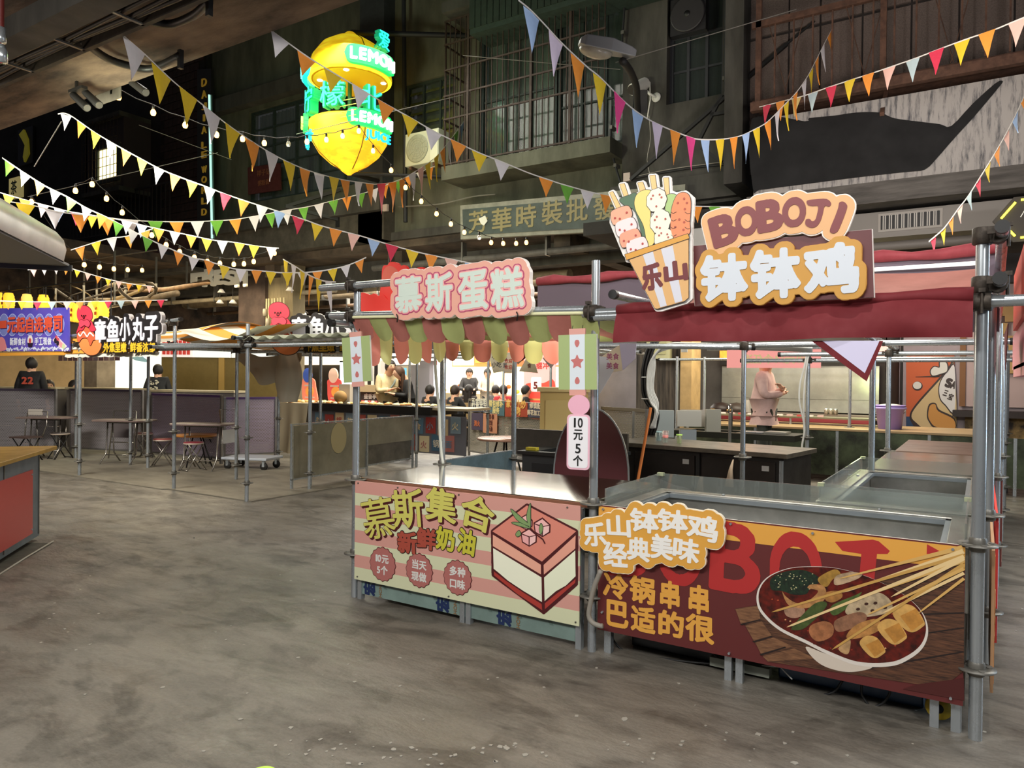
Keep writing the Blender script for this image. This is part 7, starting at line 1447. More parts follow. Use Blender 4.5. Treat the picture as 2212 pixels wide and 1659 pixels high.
for a, r in ((-.9, .75), (.6, .8), (-2.4, .7)): MB().ell((r*sc_*math.cos(a), r*sc_*math.sin(a), -.115*sc_), .07*sc_, .07*sc_, .02, 12, 6).build('downlight', M('#fff6c0', .4, emit=6), ln)
zl = -(W(756, 268, 'y', 6.6)-lp).z; zt2 = -(W(765, 378, 'y', 6.6)-lp).z
m = MB(); m.lathe([(0, -zl), (.90*sc_, -zl), (.96*sc_, -zl-.03), (.97*sc_, -zl-.12*sc_), (.90*sc_, -zl-.42*sc_), (.72*sc_, -zl-.72*sc_), (.46*sc_, -zl-.95*sc_), (.26*sc_, -zl-1.06*sc_), (.14*sc_, -zl-1.16*sc_), (.05*sc_, -zl-1.22*sc_), (0, -zl-1.23*sc_)], n=40); m.build('lower_half', LM2, ln)
for a in (-2.2, -.4, 1.2): MB().tube([(r*sc_*math.cos(a)*1.01, r*sc_*math.sin(a)*1.01, z*sc_-(zl if lo else 0)) for r, z, lo in ((.40, .88, 0), (.68, .70, 0), (.88, .42, 0), (.98, .12, 0), (1.0, 0, 0))], .01, 5).build('skin_seam', M('#8c6a12', .6), ln); MB().tube([(r*sc_*math.cos(a)*1.01, r*sc_*math.sin(a)*1.01, z*sc_-zl) for r, z in ((.97, -.1), (.90, -.42), (.72, -.72), (.46, -.95), (.2, -1.12))], .01, 5).build('skin_seam', M('#8c6a12', .6), ln)
def bend(ob, R, a0, z):
    for v in ob.data.vertices:
        t = v.co.x/R+a0; r = R-v.co.y; x, zz = r*math.sin(t), v.co.z+z
        v.co = (x, -r*math.cos(t), zz-.0*x)
    ob.rotation_euler = (0, .0, 0); return ob
def band(txt, R, a0, z, h, tilt, pill=True, col='#ffffff', em=2.2, c2='#0fae52', bold=.03, depth=.06):
    f = line_text(txt, 0, 0, h, bold, centre=True, gap=.08); P_ = np.concatenate(f); mn, mx = P_.min(0), P_.max(0)
    if pill:
        b_ = rect(mn[0]-h*.5, mn[1]-h*.28, mx[0]+h*.5, mx[1]+h*.28, (mx[1]-mn[1]+h*.56)/2*.98)
        xs = np.array(sorted(b_, key=lambda p: 0)); n = 30; X0, X1 = mn[0]-h*.5, mx[0]+h*.5; rad = (mx[1]-mn[1])/2+h*.28; cz = (mn[1]+mx[1])/2
        m = MB(); vs = []
        for i in range(n+1):
            x = X0+(X1-X0)*i/n; e = min(x-X0, X1-x); hh = rad*math.sqrt(max(.0, 1-max(0, 1-e/rad)**2))+.004
            for y in (.02, .10): vs += [(x, y, cz-hh), (x, y, cz+hh)]
        for i in range(n): a = 4*i; m.add([], []); 
        m.add(vs, [f_ for i in range(n) for f_ in ((4*i, 4*i+4, 4*i+5, 4*i+1), (4*i+2, 4*i+3, 4*i+7, 4*i+6), (4*i+1, 4*i+5, 4*i+7, 4*i+3), (4*i, 4*i+2, 4*i+6, 4*i+4))])
        o = m.build('green_band', M(c2, .5, emit=1.1), ln); bend(o, R, a0, z)
    o = sheet(f, 'neon_lettering', M(col, .5, emit=em), ln, -.02, depth); bend(o, R, a0, z); o['label'] = 'glowing neon characters'; return o
VA = .52   # turned towards the passage
band('LEMON', LR*1.12, VA+.86, .02*sc_, .26*sc_, 0); band('LEMON', LR*1.10, VA+.86, -zl-.26*sc_, .24*sc_, 0)
band('JUICE', LR*1.14, VA+.92, -zl-.62*sc_, .20*sc_, 0, False, '#1fb8c8', .9, depth=.04); band('爱', LR*.98, VA+1.15, .48*sc_, .40*sc_, 0, False, '#0c8f66', .5, depth=.10, bold=.045); band('爱', LR*1.015, VA+1.15, .48*sc_, .40*sc_, 0, False, '#35e8d8', .9, depth=.01, bold=.012)
for i, (ch, a) in enumerate((('柠', -.95), ('檬', -.12), ('北', .80))): (band(ch, LR*.98, VA+a, -zl+.06*sc_, .56*sc_, 0, False, '#0a8f52', .5, depth=.16, bold=.035), band(ch, LR*1.02, VA+a, -zl+.06*sc_, .56*sc_, 0, False, '#30e0c0', .8, depth=.01, bold=.008))
band('LEMON', LR*1.12, VA-1.35, -.1*sc_, .2*sc_, 0, True, '#58e6e6', 1.5, '#12a8a8'); band('柠檬汁', LR*1.0, VA-1.15, -zl-.62*sc_, .26*sc_, 0, False, '#1fb8c8', .8, depth=.04); band('果', LR*1.1, VA-1.25, -zl-.22*sc_, .26*sc_, 0, True, '#9fe060', 1.0, '#2fae52')
MB().cyl((0, 0, -zl-.1), (0, 0, 0), .05*sc_, 10).build('centre_post', M('#2c6a3a', .5), ln)
for k in range(5): MB().cyl((.5*sc_, -.8*sc_, -zl-.3*sc_+.1*k), (.95*sc_, -.75*sc_, -zl-.3*sc_+.1*k), .008, 4).build('standoff', M('#c9b560', .5), ln)
br = thing('sign_bracket', 'black steel arms holding the glowing lemon off the facade', 'bracket', (0, 0, 0)); BK = M('#141414', .6)
MB().cyl(lp+Vector((0, 0, 1.08*sc_)), W(1042, 78, 'y', 8.4), .05, 6).build('arm', BK, br); MB().cyl(lp+Vector((0, 0, -zl-1.18*sc_)), W(1005, 384, 'y', 8.3), .035, 6).build('arm', BK, br); MB().cyl(lp+Vector((0, 0, -zl-1.18*sc_)), W(822, 392, 'y', 8.3), .045, 6).build('arm', BK, br); MB().beam(W(618, 446, 'y', 7.4), W(735, 410, 'y', 8.3), .07).beam(W(618, 446, 'y', 7.4), W(735, 475, 'y', 8.2), .07).beam(W(733, 470, 'y', 8.2), W(733, 492, 'y', 8.2), .12).build('lower_arm', BK, br)
light('lemon_glow', 'POINT', lp+Vector((.0, -1.3, -.9)), 60, (.55, 1, .45), .5)

# ================================================================== THINGS ON THE FACADE
SB = Plane((W(994, 480, 'y', 8.2).x, 8.15, 0), -.06); sb = thing('shop_board', 'long faded grey shop board with six dull gold characters', 'sign board', SB.o, SB.a)
q = SB.pts([(994, 444), (1480, 398), (1480, 490), (995, 517)]); sheet([q], 'board', M('#8a8a7c', .7, noise=.35, scale=4), sb, 0, .1)
c = q.mean(0); q2 = q.copy(); q2[:, 0] += np.where(q[:, 0] < c[0], .07, -.07); q2[:, 1] += np.where(q[:, 1] > c[1], -.09, .07); sheet([q2], 'board_face', M('#3f4a46', .6, noise=.35, scale=3), sb, -.012, .014)
f = Loops()
for ch, a, b, c_, d in (('芳', 1014, 455, 1054, 502), ('華', 1064, 450, 1106, 499), ('時', 1117, 443, 1159, 492), ('裝', 1172, 434, 1216, 485), ('批', 1225, 430, 1270, 478), ('發', 1283, 425, 1328, 474)): f += SB.char(ch, a, b, c_, d, bold=.02)
sheet(f, 'lettering', M('#7d744f', .6), sb, -.02, .008)
sheet([SB.pts([(1036, 473), (1050, 466), (1055, 478), (1047, 488), (1041, 484)])], 'torn_patch', M('#c9c9bd', .6), sb, -.03, .004)
rp = thing('red_board', 'small dark red board with faded characters under the left windows', 'sign board', (FW(535, 420)[0], 8.45, 0)); PRb = Plane(rp.location); q = PRb.pts([(535, 362), (604, 352), (606, 410), (536, 420)]); sheet([q], 'board', M('#4f1a16', .7, noise=.2), rp, 0, .04); c = q.mean(0); sheet(line_text('祥子记', c[0], c[1]+.08, .15, .02, centre=True)+line_text('粥粉面', c[0], c[1]-.16, .13, .02, centre=True), 'lettering', M('#7d4a2c', .7), rp, -.006, .004)
# air conditioner
a = W(885, 365, 'y', 8.0); b = W(948, 290, 'y', 8.0); acu = thing('air_conditioner', 'off-white outdoor air conditioner unit with a round fan grille', 'air conditioner', (a.x, 7.85, a.z)); w_, h = .86, .66
MB().box((0, 0, 0), (w_, .34, h)).build('casing', M('#b9bda6', .5, noise=.1, scale=3), acu, bevel=.015); MB().lathe([(.26, -.012), (.28, -.012), (.28, .0), (.26, .0)], (.32, 0, h/2), 30, 'y').build('fan_ring', M('#8f9380', .5), acu); MB().lathe([(0, -.002), (.26, -.002)], (.32, 0, h/2), 26, 'y').build('fan_well', M('#3c4037', .7), acu)
m = MB()
for r in (.06, .11, .16, .21): m.tube([(.32+r*math.cos(t), -.014, h/2+r*math.sin(t)) for t in np.linspace(0, 2*PI, 25)], .004, 4)
for k in range(12): t = k*PI/6; m.cyl((.32, -.014, h/2), (.32+.26*math.cos(t), -.014, h/2+.26*math.sin(t)), .004, 4)
m.build('fan_grille', M('#9a9e8a', .5), acu, kind='stuff'); MB().box((.66, -.008, .04), (.84, .0, h-.04)).build('side_panel', M('#c6cab4', .5), acu); MB().box((.1, .02, -.06), (.15, .6, 0)).box((.7, .02, -.06), (.75, .6, 0)).build('bracket', RUST, acu)
# street lamp, camera, fan
p = D(1308, 105, 8.2); sl = thing('street_lamp', 'grey street lamp head on a bent black arm above the shop board', 'street lamp', p, .9, rot=(math.radians(14), math.radians(10), .65))
def ringf(x, w_, z0, z1): return [(x, -w_, z0), (x, w_, z0), (x, w_*.85, z1), (x, -w_*.85, z1)]
m = MB(); R_s = [ringf(-.30, .10, -.02, .04), ringf(-.24, .15, -.04, .08), ringf(.05, .16, -.04, .10), ringf(.28, .09, -.03, .07), ringf(.34, .06, -.02, .05)]; vs = [v for r in R_s for v in r]
m.add(vs, [(4*i+j, 4*i+(j+1) % 4, 4*i+4+(j+1) % 4, 4*i+4+j) for i in range(4) for j in range(4)]+[(3, 2, 1, 0), (16, 17, 18, 19)]); m.build('lamp_head', M('#8b8d90', .5, .2), sl, bevel=.01)
m = MB(); m.ell((-.10, 0, -.05), .19, .125, .08, 18, 8); m.build('lens', M('#a9a396', .25, noise=.2, scale=9), sl)
q = thing('lamp_arm', 'bent black arm of the street lamp fixed to the facade', 'arm', (0, 0, 0)); MB().tube([D(x, y, 8.2+.15*i) for i, (x, y) in enumerate(smooth([(1345, 132), (1362, 155), (1374, 185), (1376, 215), (1378, 245)], 4, False))], .045, 8).build('arm_tube', BK, q); MB().beam(D(1383, 195, 10.5), D(1383, 245, 10.6), .2).build('arm_socket', BK, q)
p = W(1388, 195, 'y', 8.15); q = thing('security_camera', 'white bullet security camera on a wall bracket with a dangling cable', 'camera', p); MB().cyl((-.03, -.35, -.10), (.05, -.02, .10), .10, 14).build('camera_body', WHITE, q); MB().cyl((-.035, -.37, -.115), (-.03, -.35, -.10), .085, 14).build('lens_face', BLACKP, q); MB().tube([(.05, -.05, .0), (.14, -.02, -.10), (.22, .08, -.14)], .025, 6).build('bracket_arm', WHITE, q); MB().lathe([(0, 0), (.08, 0), (.08, .02), (0, .02)], (.22, .06, -.14), 14, 'y').build('wall_plate', WHITE, q); MB().tube([(.05, 0, .12), (.14, -.02, .1), (.15, -.02, -.2), (.1, -.02, -.5)], .012, 5).build('cable_tail', WHITE, q)
p = W(1485, 30, 'y', 8.1); q = thing('exhaust_fan', 'square exhaust fan with dull red blades at the top of the narrow window', 'fan', p); MB().box((-.30, .02, -.30), (.30, .16, .30)).build('fan_box', M('#1d1c1f', .5), q); MB().lathe([(.27, -.02), (.29, -.02), (.29, .03), (.27, .03)], n=26, axis='y').build('fan_ring', M('#2c2a2c', .5), q)
for k in range(5): 
    a = k*2*PI/5; MB().add([(.06*math.cos(a), .0, .06*math.sin(a)), (.25*math.cos(a-.25), .015, .25*math.sin(a-.25)), (.26*math.cos(a+.1), .0, .26*math.sin(a+.1)), (.24*math.cos(a+.45), -.015, .24*math.sin(a+.45)), (.07*math.cos(a+.6), -.0, .07*math.sin(a+.6))], [(0, 1, 2, 3, 4), (4, 3, 2, 1, 0)]).build('fan_blade', M('#b3392a', .4), q)
MB().lathe([(0, -.03), (.05, -.03), (.06, .02), (0, .02)], n=14, axis='y').build('fan_hub', BLACKP, q)
# pipes and steelwork on the facade
for lab, L in (('black waste pipe running down the facade right of the narrow window', [((1572, -10), (1572, 345), .06)]), ('dark downpipe on the facade above the shop board, right of the lemon', [((872, -10), (876, 480), .045)]),
    ('thin pipe bent along the facade between the iron window cage and the lamp', [((1350, 0), (1340, 140), .02), ((1322, 230), (1318, 320), .02), ((1318, 320), (1340, 395), .02)])):
    q = thing('facade_pipe', lab, 'pipe', (0, 0, 0))
    for a, b, r in L: MB().cyl(W(*a, 'y', 8.12), W(*b, 'y', 8.12), r, 8).build('pipe', M('#1e2022', .6), q); c = W(*a, 'y', 8.12).lerp(W(*b, 'y', 8.12), .5); MB().box(c-Vector((r*1.4, .02, .03)), c+Vector((r*1.4, .15, .03))).build('pipe_clip', GALVD, q)
q = thing('facade_strut', 'black steel strut frame fixed between the narrow window and the parapet', 'strut', (0, 0, 0))
for a, b in (((1570, 190), (1572, 350)), ((1560, 205), (1512, 300)), ((1535, 248), (1660, 228)), ((1362, 388), (1700, 95)), ((1515, 320), (1560, 350)), ((1700, 95), (1760, 45))): MB().beam(W(*a, 'y', 7.48), W(*b, 'y', 7.48), .05 if a[0] < 1600 else .025).build('strut_bar', BK, q)
q = thing('facade_cables', 'loose cables drooping along the bottom of the facade', 'cables', (0, 0, 0))
for P5, r, col in (([(1370, 385), (1420, 375), (1500, 362), (1560, 356), (1630, 345)], .02, '#1a1a1a'), ([(1380, 380), (1450, 365), (1560, 350), (1640, 338)], .008, '#8f8a80'), ([(860, 447), (950, 441), (1020, 425), (1070, 420)], .015, '#6a685e'), ([(1402, 250), (1405, 300), (1398, 345), (1406, 385)], .006, '#a9a69c'), ([(620, 455), (720, 444), (825, 433)], .012, '#5a584f')):
    MB().tube([W(x, y, 'y', 8.1) for x, y in smooth(P5, 4, False)], r, 5).build('cable', M(col, .6), q)
for x, y in ((1355, 383), (833, 449)): p = W(x, y, 'y', 8.05); MB().box(p-Vector((.06, .03, .07)), p+Vector((.06, .03, .07))).build('junction_box', M('#b9a9a0', .6), q)
# vertical letters and light tube on the brick building
VB = Plane((FW(430, 200, 8.1)[0], 8.1, 0)); vs_ = thing('vertical_sign', 'dark vertical sign with dull gold letters on the brick building', 'sign', VB.o)
q = VB.pts([(426, 150), (456, 148), (456, 480), (426, 478)]); sheet([q], 'board', M('#141416', .6), vs_, 0, .08)
f = Loops()
for ch, y, h in (('D', 178, 20), ('A', 204, 20), ('J', 230, 18), ('I', 255, 18), ('A', 281, 19), ('L', 313, 18), ('E', 334, 18), ('W', 366, 18), ('O', 388, 18), ('R', 411, 18), ('L', 434, 18), ('D', 458, 18)): w2 = 1.5 if ch == 'I' else 5; f += VB.char(ch, 442-w2, y-h/2+2, 442+w2, y+h/2-2, bold=.012)
sheet(f, 'lettering', M('#b08a2e', .5, emit=.12), vs_, -.03, .03)
q = thing('light_tube', 'tall thin pale teal light tube beside the vertical letters', 'light', (0, 0, 0)); MB().cyl(W(452, 205, 'y', 8.0), W(458, 515, 'y', 8.0), .03, 6).build('tube', M('#a9d9cf', .4, emit=.9), q); MB().cyl(W(457, 205, 'y', 8.05), W(463, 515, 'y', 8.05), .02, 6).build('tube_back', M('#5a7a72', .5), q)
# far left signs
q = thing('arrow_sign', 'dull yellow neon chevron on the dark building at the left', 'sign', W(50, 315, 'y', 8.2)); s1 = np.array([(-.25, .35), (.0, .45), (.22, .15), (.28, -.25), (.05, -.45), (-.02, -.3), (.08, .0), (-.05, .15)]); sheet([s1*1.2], 'chevron', M('#8f8526', .5, emit=.15), q, 0, .06)
MB().box((-.5, .06, -.6), (.5, .12, .6)).build('back_plate', M('#0f1220', .6), q)
q = thing('light_box', 'cream square light box with a dark green character at the left', 'sign', W(30, 405, 'y', 8.2)); MB().box((-.35, 0, -.33), (.35, .15, .33)).build('box_face', M('#c9b878', .5, emit=.25), q); sheet(place('茶', 0, 0, .4, .45, 0, .02), 'lettering', M('#1d4a35', .5), q, -.006, .006)
# balcony slab with pierced blocks at the top, above the lemon
q = thing('top_balcony', 'dark projecting balcony box with vertical boards at the top edge', 'balcony', (W(1015, 60, 'y', 7.55).x, 7.55, W(1015, 60, 'y', 7.5).z)); 
MB().box((0, 0, -.1), (4.6, .66, 0)).build('balcony_floor', M('#2c3a33', .7, noise=.3), q)
for i in range(34): MB().box((i*.135, -.02, 0), (i*.135+.12, .02, 1.3)).build('board', M('#243129', .7, noise=.3, scale=4), q)

# ================================================================== FLOOR BITS
yc = G(577, 1664, .105); yc.z = 0; q = thing('paper_cup', 'pale green rimmed paper cup standing on the floor at the bottom edge', 'cup', yc-Vector((0, .02, 0))); MB().lathe([(0, .004), (.035, 0), (.048, .10), (.046, .10), (.033, .008), (0, .008)], n=24).build('cup_wall', M('#a9a98f', .5), q); MB().lathe([(.047, .097), (.052, .10), (.047, .105), (.045, .10)], n=24).build('rim', M('#b9d65a', .4, emit=.1), q)
random.seed(77); vs, fs = [], []
for i in range(130):
    r_ = random.random()
    if r_ < .4: p = G(random.gauss(1000, 260), random.uniform(1600, 1656))
    elif r_ < .7: p = G(random.uniform(650, 2000), random.uniform(1420, 1650))
    elif r_ < .85: p = G(random.gauss(2185, 30), random.uniform(1080, 1600))
    else: p = G(random.uniform(100, 760), random.uniform(1060, 1640))
    if p.y > -.12 and p.x > -.1 and p.x < 3.8: continue
    s_ = random.uniform(.004, .013)*(1.6 if random.random() < .15 else 1); n = len(vs); k = random.randint(4, 6); a0 = random.uniform(0, 6)
    ps = [(p.x+s_*random.uniform(.5, 1.3)*math.cos(a0+2*PI*j/k), p.y+s_*random.uniform(.5, 1.3)*math.sin(a0+2*PI*j/k)) for j in range(k)]
    vs += [(x, y, .0005) for x, y in ps]+[(x, y, .003) for x, y in ps]; fs += [tuple(range(n+k, n+2*k))]+[(n+j, n+(j+1) % k, n+k+(j+1) % k, n+k+j) for j in range(k)]
m = MB(); m.add(vs, fs); tag(m.build('litter', M('#a39f94', .85)), 'tiny scraps of pale tape and paper trodden into the concrete floor', 'litter', kind='stuff')
# floor-level things under the stalls
q = thing('power_strip', 'pale power strip lying under the maroon banner', 'power strip', G(1600, 1452, .02)); MB().box((-.16, 0, 0), (.14, .06, .045)).build('strip_body', M('#8f9386', .5), q); MB().tube([(.1, .02, .05), (.2, -.03, .08), (.26, -.05, .04)], .004, 4).build('cord', WHITE, q)
q = thing('black_cable', 'black cable looping on the floor under the maroon banner', 'cable', (0, 0, 0))
for P5 in ([(1318, 1365), (1330, 1390), (1360, 1410), (1450, 1425), (1530, 1433), (1552, 1428), (1535, 1408), (1500, 1398)], [(1820, 1470), (1800, 1495), (1760, 1502), (1715, 1488)], [(1862, 1475), (1862, 1500), (1880, 1525), (1905, 1520), (1921, 1500), (1922, 1488)]): MB().tube([W(x, y, 'y', .12) for x, y in smooth(P5, 5, False)], .006, 5).build('cable_run', M('#1f1f1f', .5), q)
q = thing('caster_wheel', 'yellow caster wheel at the foot of the right pole under the maroon banner', 'wheel', W(2028, 1528, 'y', .10)); MB().lathe([(0, -.015), (.05, -.015), (.055, 0), (.05, .015), (0, .015)], n=18, axis='y').build('wheel_disc', M('#b59a2a', .5), q); MB().lathe([(0, -.02), (.02, -.02), (.02, .02), (0, .02)], n=12, axis='y').build('hub', BLACKP, q)
for lab, x0, x1, hh, col in (('dark blue storage box under the maroon banner', 2.75, 3.4, .15, '#27405c'), ('black plastic crate under the maroon banner', 1.95, 2.6, .22, '#141618')):
    q = thing('storage_box', lab, 'box', (x0, .20, 0)); MB().box((0, 0, 0), (x1-x0, .5, hh)).build('box_body', M(col, .3), q, bevel=.01); MB().box((-.01, -.01, hh-.02), (x1-x0+.01, .51, hh)).build('box_rim', M(col, .4), q)
q = thing('front_legs', 'square steel legs under the maroon banner', 'frame', (1.85, .02, 0))
for x in (.02, .68, .735, 1.58, 1.66): MB().box((x, 0, 0), (x+.035, .035, .8)).build('leg', GALV, q)
MB().box((.0, 0, .12), (1.7, .03, .15)).build('rail', GALVD, q)
q = thing('grey_hose', 'thick grey hose curving beside the middle pole', 'hose', (0, 0, 0)); MB().tube([W(x, y, 'y', -.10) for x, y in smooth([(1298, 1232), (1283, 1270), (1275, 1305), (1272, 1330), (1280, 1345), (1296, 1352), (1302, 1352)], 5, False)], .014, 8).build('hose_run', M('#8a857b', .6), q)
# ================================================================== PEOPLE
def skin(name, verts, edges, radii, mat, parent, root=0, sub=1):
    me = bpy.data.meshes.new('s'); me.from_pydata([tuple(v) for v in verts], edges, []); o = bpy.data.objects.new('s', me); C.objects.link(o)
    o.modifiers.new('k', 'SKIN'); 
    for i, r in enumerate(radii): me.skin_vertices[0].data[i].radius = r if isinstance(r, tuple) else (r, r)
    me.skin_vertices[0].data[root].use_root = True
    s_ = o.modifiers.new('u', 'SUBSURF'); s_.levels = sub; s_.render_levels = sub
    dg = bpy.context.evaluated_depsgraph_get(); m2 = bpy.data.meshes.new_from_object(o.evaluated_get(dg)); bpy.data.objects.remove(o); bpy.data.meshes.remove(me)
    m2.name = name; m2.materials.clear(); m2.materials.append(mat)
    for p in m2.polygons: p.use_smooth = True
    ob = bpy.data.objects.new(name, m2); C.objects.link(ob); ob.parent = parent; return ob
SKINM = M('#d0a184', .6); HAIRB = M('#1a1412', .6)
def person(label, loc, rz, top, pants, pose='stand', hair='short', hcol=None, nod=.0, lean=0, arms=None, sc_=1.0, bag=None, coat=None):
    """faces local -y; joints given for a 1.72 m adult"""
    o = thing('person', label, 'person', loc, rz); o.scale = (sc_, sc_, sc_)
    pz = .93 if pose == 'stand' else .52; dz = pz-.93
    L = lambda y, z: (y-math.sin(lean)*(z-.93)*1.0, z+dz)
    def T(x, y, z): yy = y-math.sin(lean)*max(0, z-.93); return Vector((x, yy, z+dz-(1-math.cos(lean))*max(0, z-.93)))
    V = {'pel': T(0, 0, .93), 'wai': T(0, 0, 1.08), 'che': T(0, -.01, 1.28), 'nec': T(0, 0, 1.45), 'hb': T(0, -.01-nod*.05, 1.51), 'hd': T(0, -.02-nod*.10, 1.58), 'ht': T(0, -.01-nod*.16, 1.67)}
    A = arms or 'down'
    for s_, n in ((-1, 'l'), (1, 'r')):
        V['sh'+n] = T(.17*s_, 0, 1.40); V['hip'+n] = V['pel']+Vector((.09*s_, 0, -.04))
        if A == 'down': e, w_, h = T(.23*s_, .02, 1.13), T(.24*s_, -.06, .90), T(.24*s_, -.10, .82)
        elif A == 'fold': e, w_, h = T(.25*s_, -.06, 1.14), T(-.02*s_, -.24, 1.20+.03*s_), T(-.10*s_, -.22, 1.24+.03*s_)
        elif A == 'hold': e, w_, h = T(.22*s_, -.05, 1.14), T(.07*s_, -.28, 1.18), T(.03*s_, -.35, 1.20)
        elif A == 'table': e, w_, h = T(.24*s_, -.12, 1.16), T(.12*s_, -.36, 1.14), T(.08*s_, -.43, 1.13)
        V['el'+n], V['wr'+n], V['ha'+n] = e, w_, h
        if pose == 'stand': V['kn'+n], V['an'+n], V['to'+n] = Vector((.10*s_, -.01, .50)), Vector((.10*s_, .02, .08)), Vector((.11*s_, -.14, .03))
        else: V['kn'+n], V['an'+n], V['to'+n] = Vector((.12*s_, -.42, .50)), Vector((.12*s_, -.40, .08)), Vector((.12*s_, -.55, .03))
    names = list(V); idx = {k: i for i, k in enumerate(names)}; vs = [V[k] for k in names]
    E_ = [('pel', 'wai'), ('wai', 'che'), ('che', 'nec'), ('nec', 'hb'), ('hb', 'hd'), ('hd', 'ht')]
    for n in 'lr': E_ += [('che', 'sh'+n), ('sh'+n, 'el'+n), ('el'+n, 'wr'+n), ('wr'+n, 'ha'+n), ('pel', 'hip'+n), ('hip'+n, 'kn'+n), ('kn'+n, 'an'+n), ('an'+n, 'to'+n)]
    R_ = {'pel': (.15, .10), 'wai': (.13, .09), 'che': (.15, .10), 'nec': .068, 'hb': (.080, .088), 'hd': (.098, .115), 'ht': (.078, .09)}
    R_.update({k+n: r for n in 'lr' for k, r in (('sh', .06), ('el', .042), ('wr', .028), ('ha', (.036, .016)), ('hip', .085), ('kn', .056), ('an', .04), ('to', .034))})
    ed = [(idx[a], idx[b]) for a, b in E_]; rad = [R_[k] for k in names]
    for n in 'lr':      # five fingers
        h, w_ = V['ha'+n], V['wr'+n]; d = (h-w_).normalized(); sd = d.cross(Vector((0, 0, 1))).normalized() if abs(d.z) < .9 else Vector((1, 0, 0))
        sg = 1 if n == 'r' else -1
        for j, (off, ln_) in enumerate(((-.027, .055), (-.009, .066), (.009, .062), (.026, .046))):
            b = len(vs); vs += [h+sd*off*.9+d*.035, h+sd*off+d*(.035+ln_*.55)+Vector((0, 0, -.006)), h+sd*off+d*(.035+ln_)+Vector((0, 0, -.018))]; ed += [(idx['ha'+n], b), (b, b+1), (b+1, b+2)]; rad += [.0095, .0085, .007]
        b = len(vs); vs += [w_.lerp(h, .45)+sd*.035*-sg, w_.lerp(h, .8)+sd*.055*-sg]; ed += [(idx['wr'+n], b), (b, b+1)]; rad += [.011, .009]
    skin('body', vs, ed, rad, SKINM, o, 0)
    g = lambda ks: [V[k] for k in ks]
    ks = ['pel', 'wai', 'che', 'nec']+[a+n for n in 'lr' for a in ('sh', 'el', 'wr')]; ii = {k: i for i, k in enumerate(ks)}
    hem = .16 if coat else 0; base = V['pel']+Vector((0, 0, -.05-hem)); vsj = g(ks)+[base]; vsj[ii['nec']] = V['nec']-Vector((0, 0, .005))
    for n in 'lr': vsj[ii['wr'+n]] = V['wr'+n].lerp(V['el'+n], .08)
    ej = [(len(ks), 0), (0, 1), (1, 2), (2, 3)]+[(ii[a], ii[b]) for n in 'lr' for a, b in (('che', 'sh'+n), ('sh'+n, 'el'+n), ('el'+n, 'wr'+n))]
    rj = {'pel': (.195, .145), 'wai': (.18, .13), 'che': (.185, .13), 'nec': .068}; rr = [rj.get(k, {'sh': .082, 'el': .064, 'wr': .047}.get(k[:2], .05)) for k in ks]+[(.195+hem*.15, .145)]
    skin('jacket' if coat else 'shirt', vsj, ej, rr, M(top, .75, noise=.15, scale=12), o, 0)
    kp = ['pel']+[a+n for n in 'lr' for a in ('hip', 'kn', 'an')]; ip = {k: i for i, k in enumerate(kp)}; rp_ = {'pel': (.135, .095), 'hip': .082, 'kn': .074, 'an': .062}
    vp = g(kp)
    skin('trousers', vp, [(ip[a], ip[b]) for n in 'lr' for a, b in (('pel', 'hip'+n), ('hip'+n, 'kn'+n), ('kn'+n, 'an'+n))], [rp_[k if k == 'pel' else k[:-1]] for k in kp], M(pants, .8), o, 0)
    for n in 'lr': a, t = V['an'+n], V['to'+n]; m = MB(); m.ell(((a.x+t.x)/2, (a.y+t.y)/2+.01, .042), .048, .14, .045, 14, 8); m.build('shoe', M('#1b1a1a', .6), o)
    hd = V['hd']; hm = M(hcol, .65) if hcol else HAIRB
    m = MB(); c = hd+Vector((0, .018, .018)); n1, n2 = 20, 12; vs = []
    for i in range(n2+1):
        for k in range(n1):
            t = 2*PI*k/n1; a = PI*(.74+.10*max(0, math.sin(t)))*i/n2; front = max(0, -math.sin(t)); 
            if front > .3: a *= 1-.52*front
            elif hair == 'long': a *= 1.0
            vs.append(c+Vector((.100*math.sin(a)*math.cos(t), .112*math.sin(a)*math.sin(t), .122*math.cos(a)+.004*math.sin(5*t))))
    m.add(vs, [(i*n1+k, (i+1)*n1+k, (i+1)*n1+(k+1) % n1, i*n1+(k+1) % n1) for i in range(n2) for k in range(n1)], True)
    if hair in ('long', 'bun'): 
        if hair == 'bun': m.ell(c+Vector((0, .10, -.02)), .045, .045, .045, 12, 8)
        else: m.grid(lambda u, v: c+Vector(((.10+.02*v)*math.cos(PI*u), .02+(.09+.02*math.sin(9*u))*math.sin(PI*u), -.02-.34*v)), 16, 8); m.grid(lambda u, v: c+Vector(((.085+.015*v)*math.cos(PI*u), .01+(.06)*math.sin(PI*u), -.02-.32*v)), 12, 6)
    if hair == 'cap': m.ell(c+Vector((0, -.09, .03)), .07, .05, .012, 12, 6)
    m.build('cap' if hair == 'cap' else 'hair', hm, o)
    f = MB(); f.ell(hd+Vector((0, -.096, -.012)), .011, .016, .022, 8, 6)
    for s_ in (-1, 1): f.ell(hd+Vector((.080*s_, .0, -.005)), .012, .022, .032, 8, 6)
    f.build('nose_and_ears', SKINM, o); e = MB()
    for s_ in (-1, 1): e.ell(hd+Vector((.031*s_, -.083, .012)), .011, .008, .006, 8, 6); e.box(hd+Vector((.031*s_-.016, -.088, .03)), hd+Vector((.031*s_+.016, -.078, .035)))
    e.build('eyes_and_brows', HAIRB, o); MB().ell(hd+Vector((0, -.083, -.050)), .024, .010, .006, 10, 6).build('mouth', M('#a5524a', .5), o)
    return o
def at(px, py, t): v = D(px, py, t); return (v.x, v.y, 0)
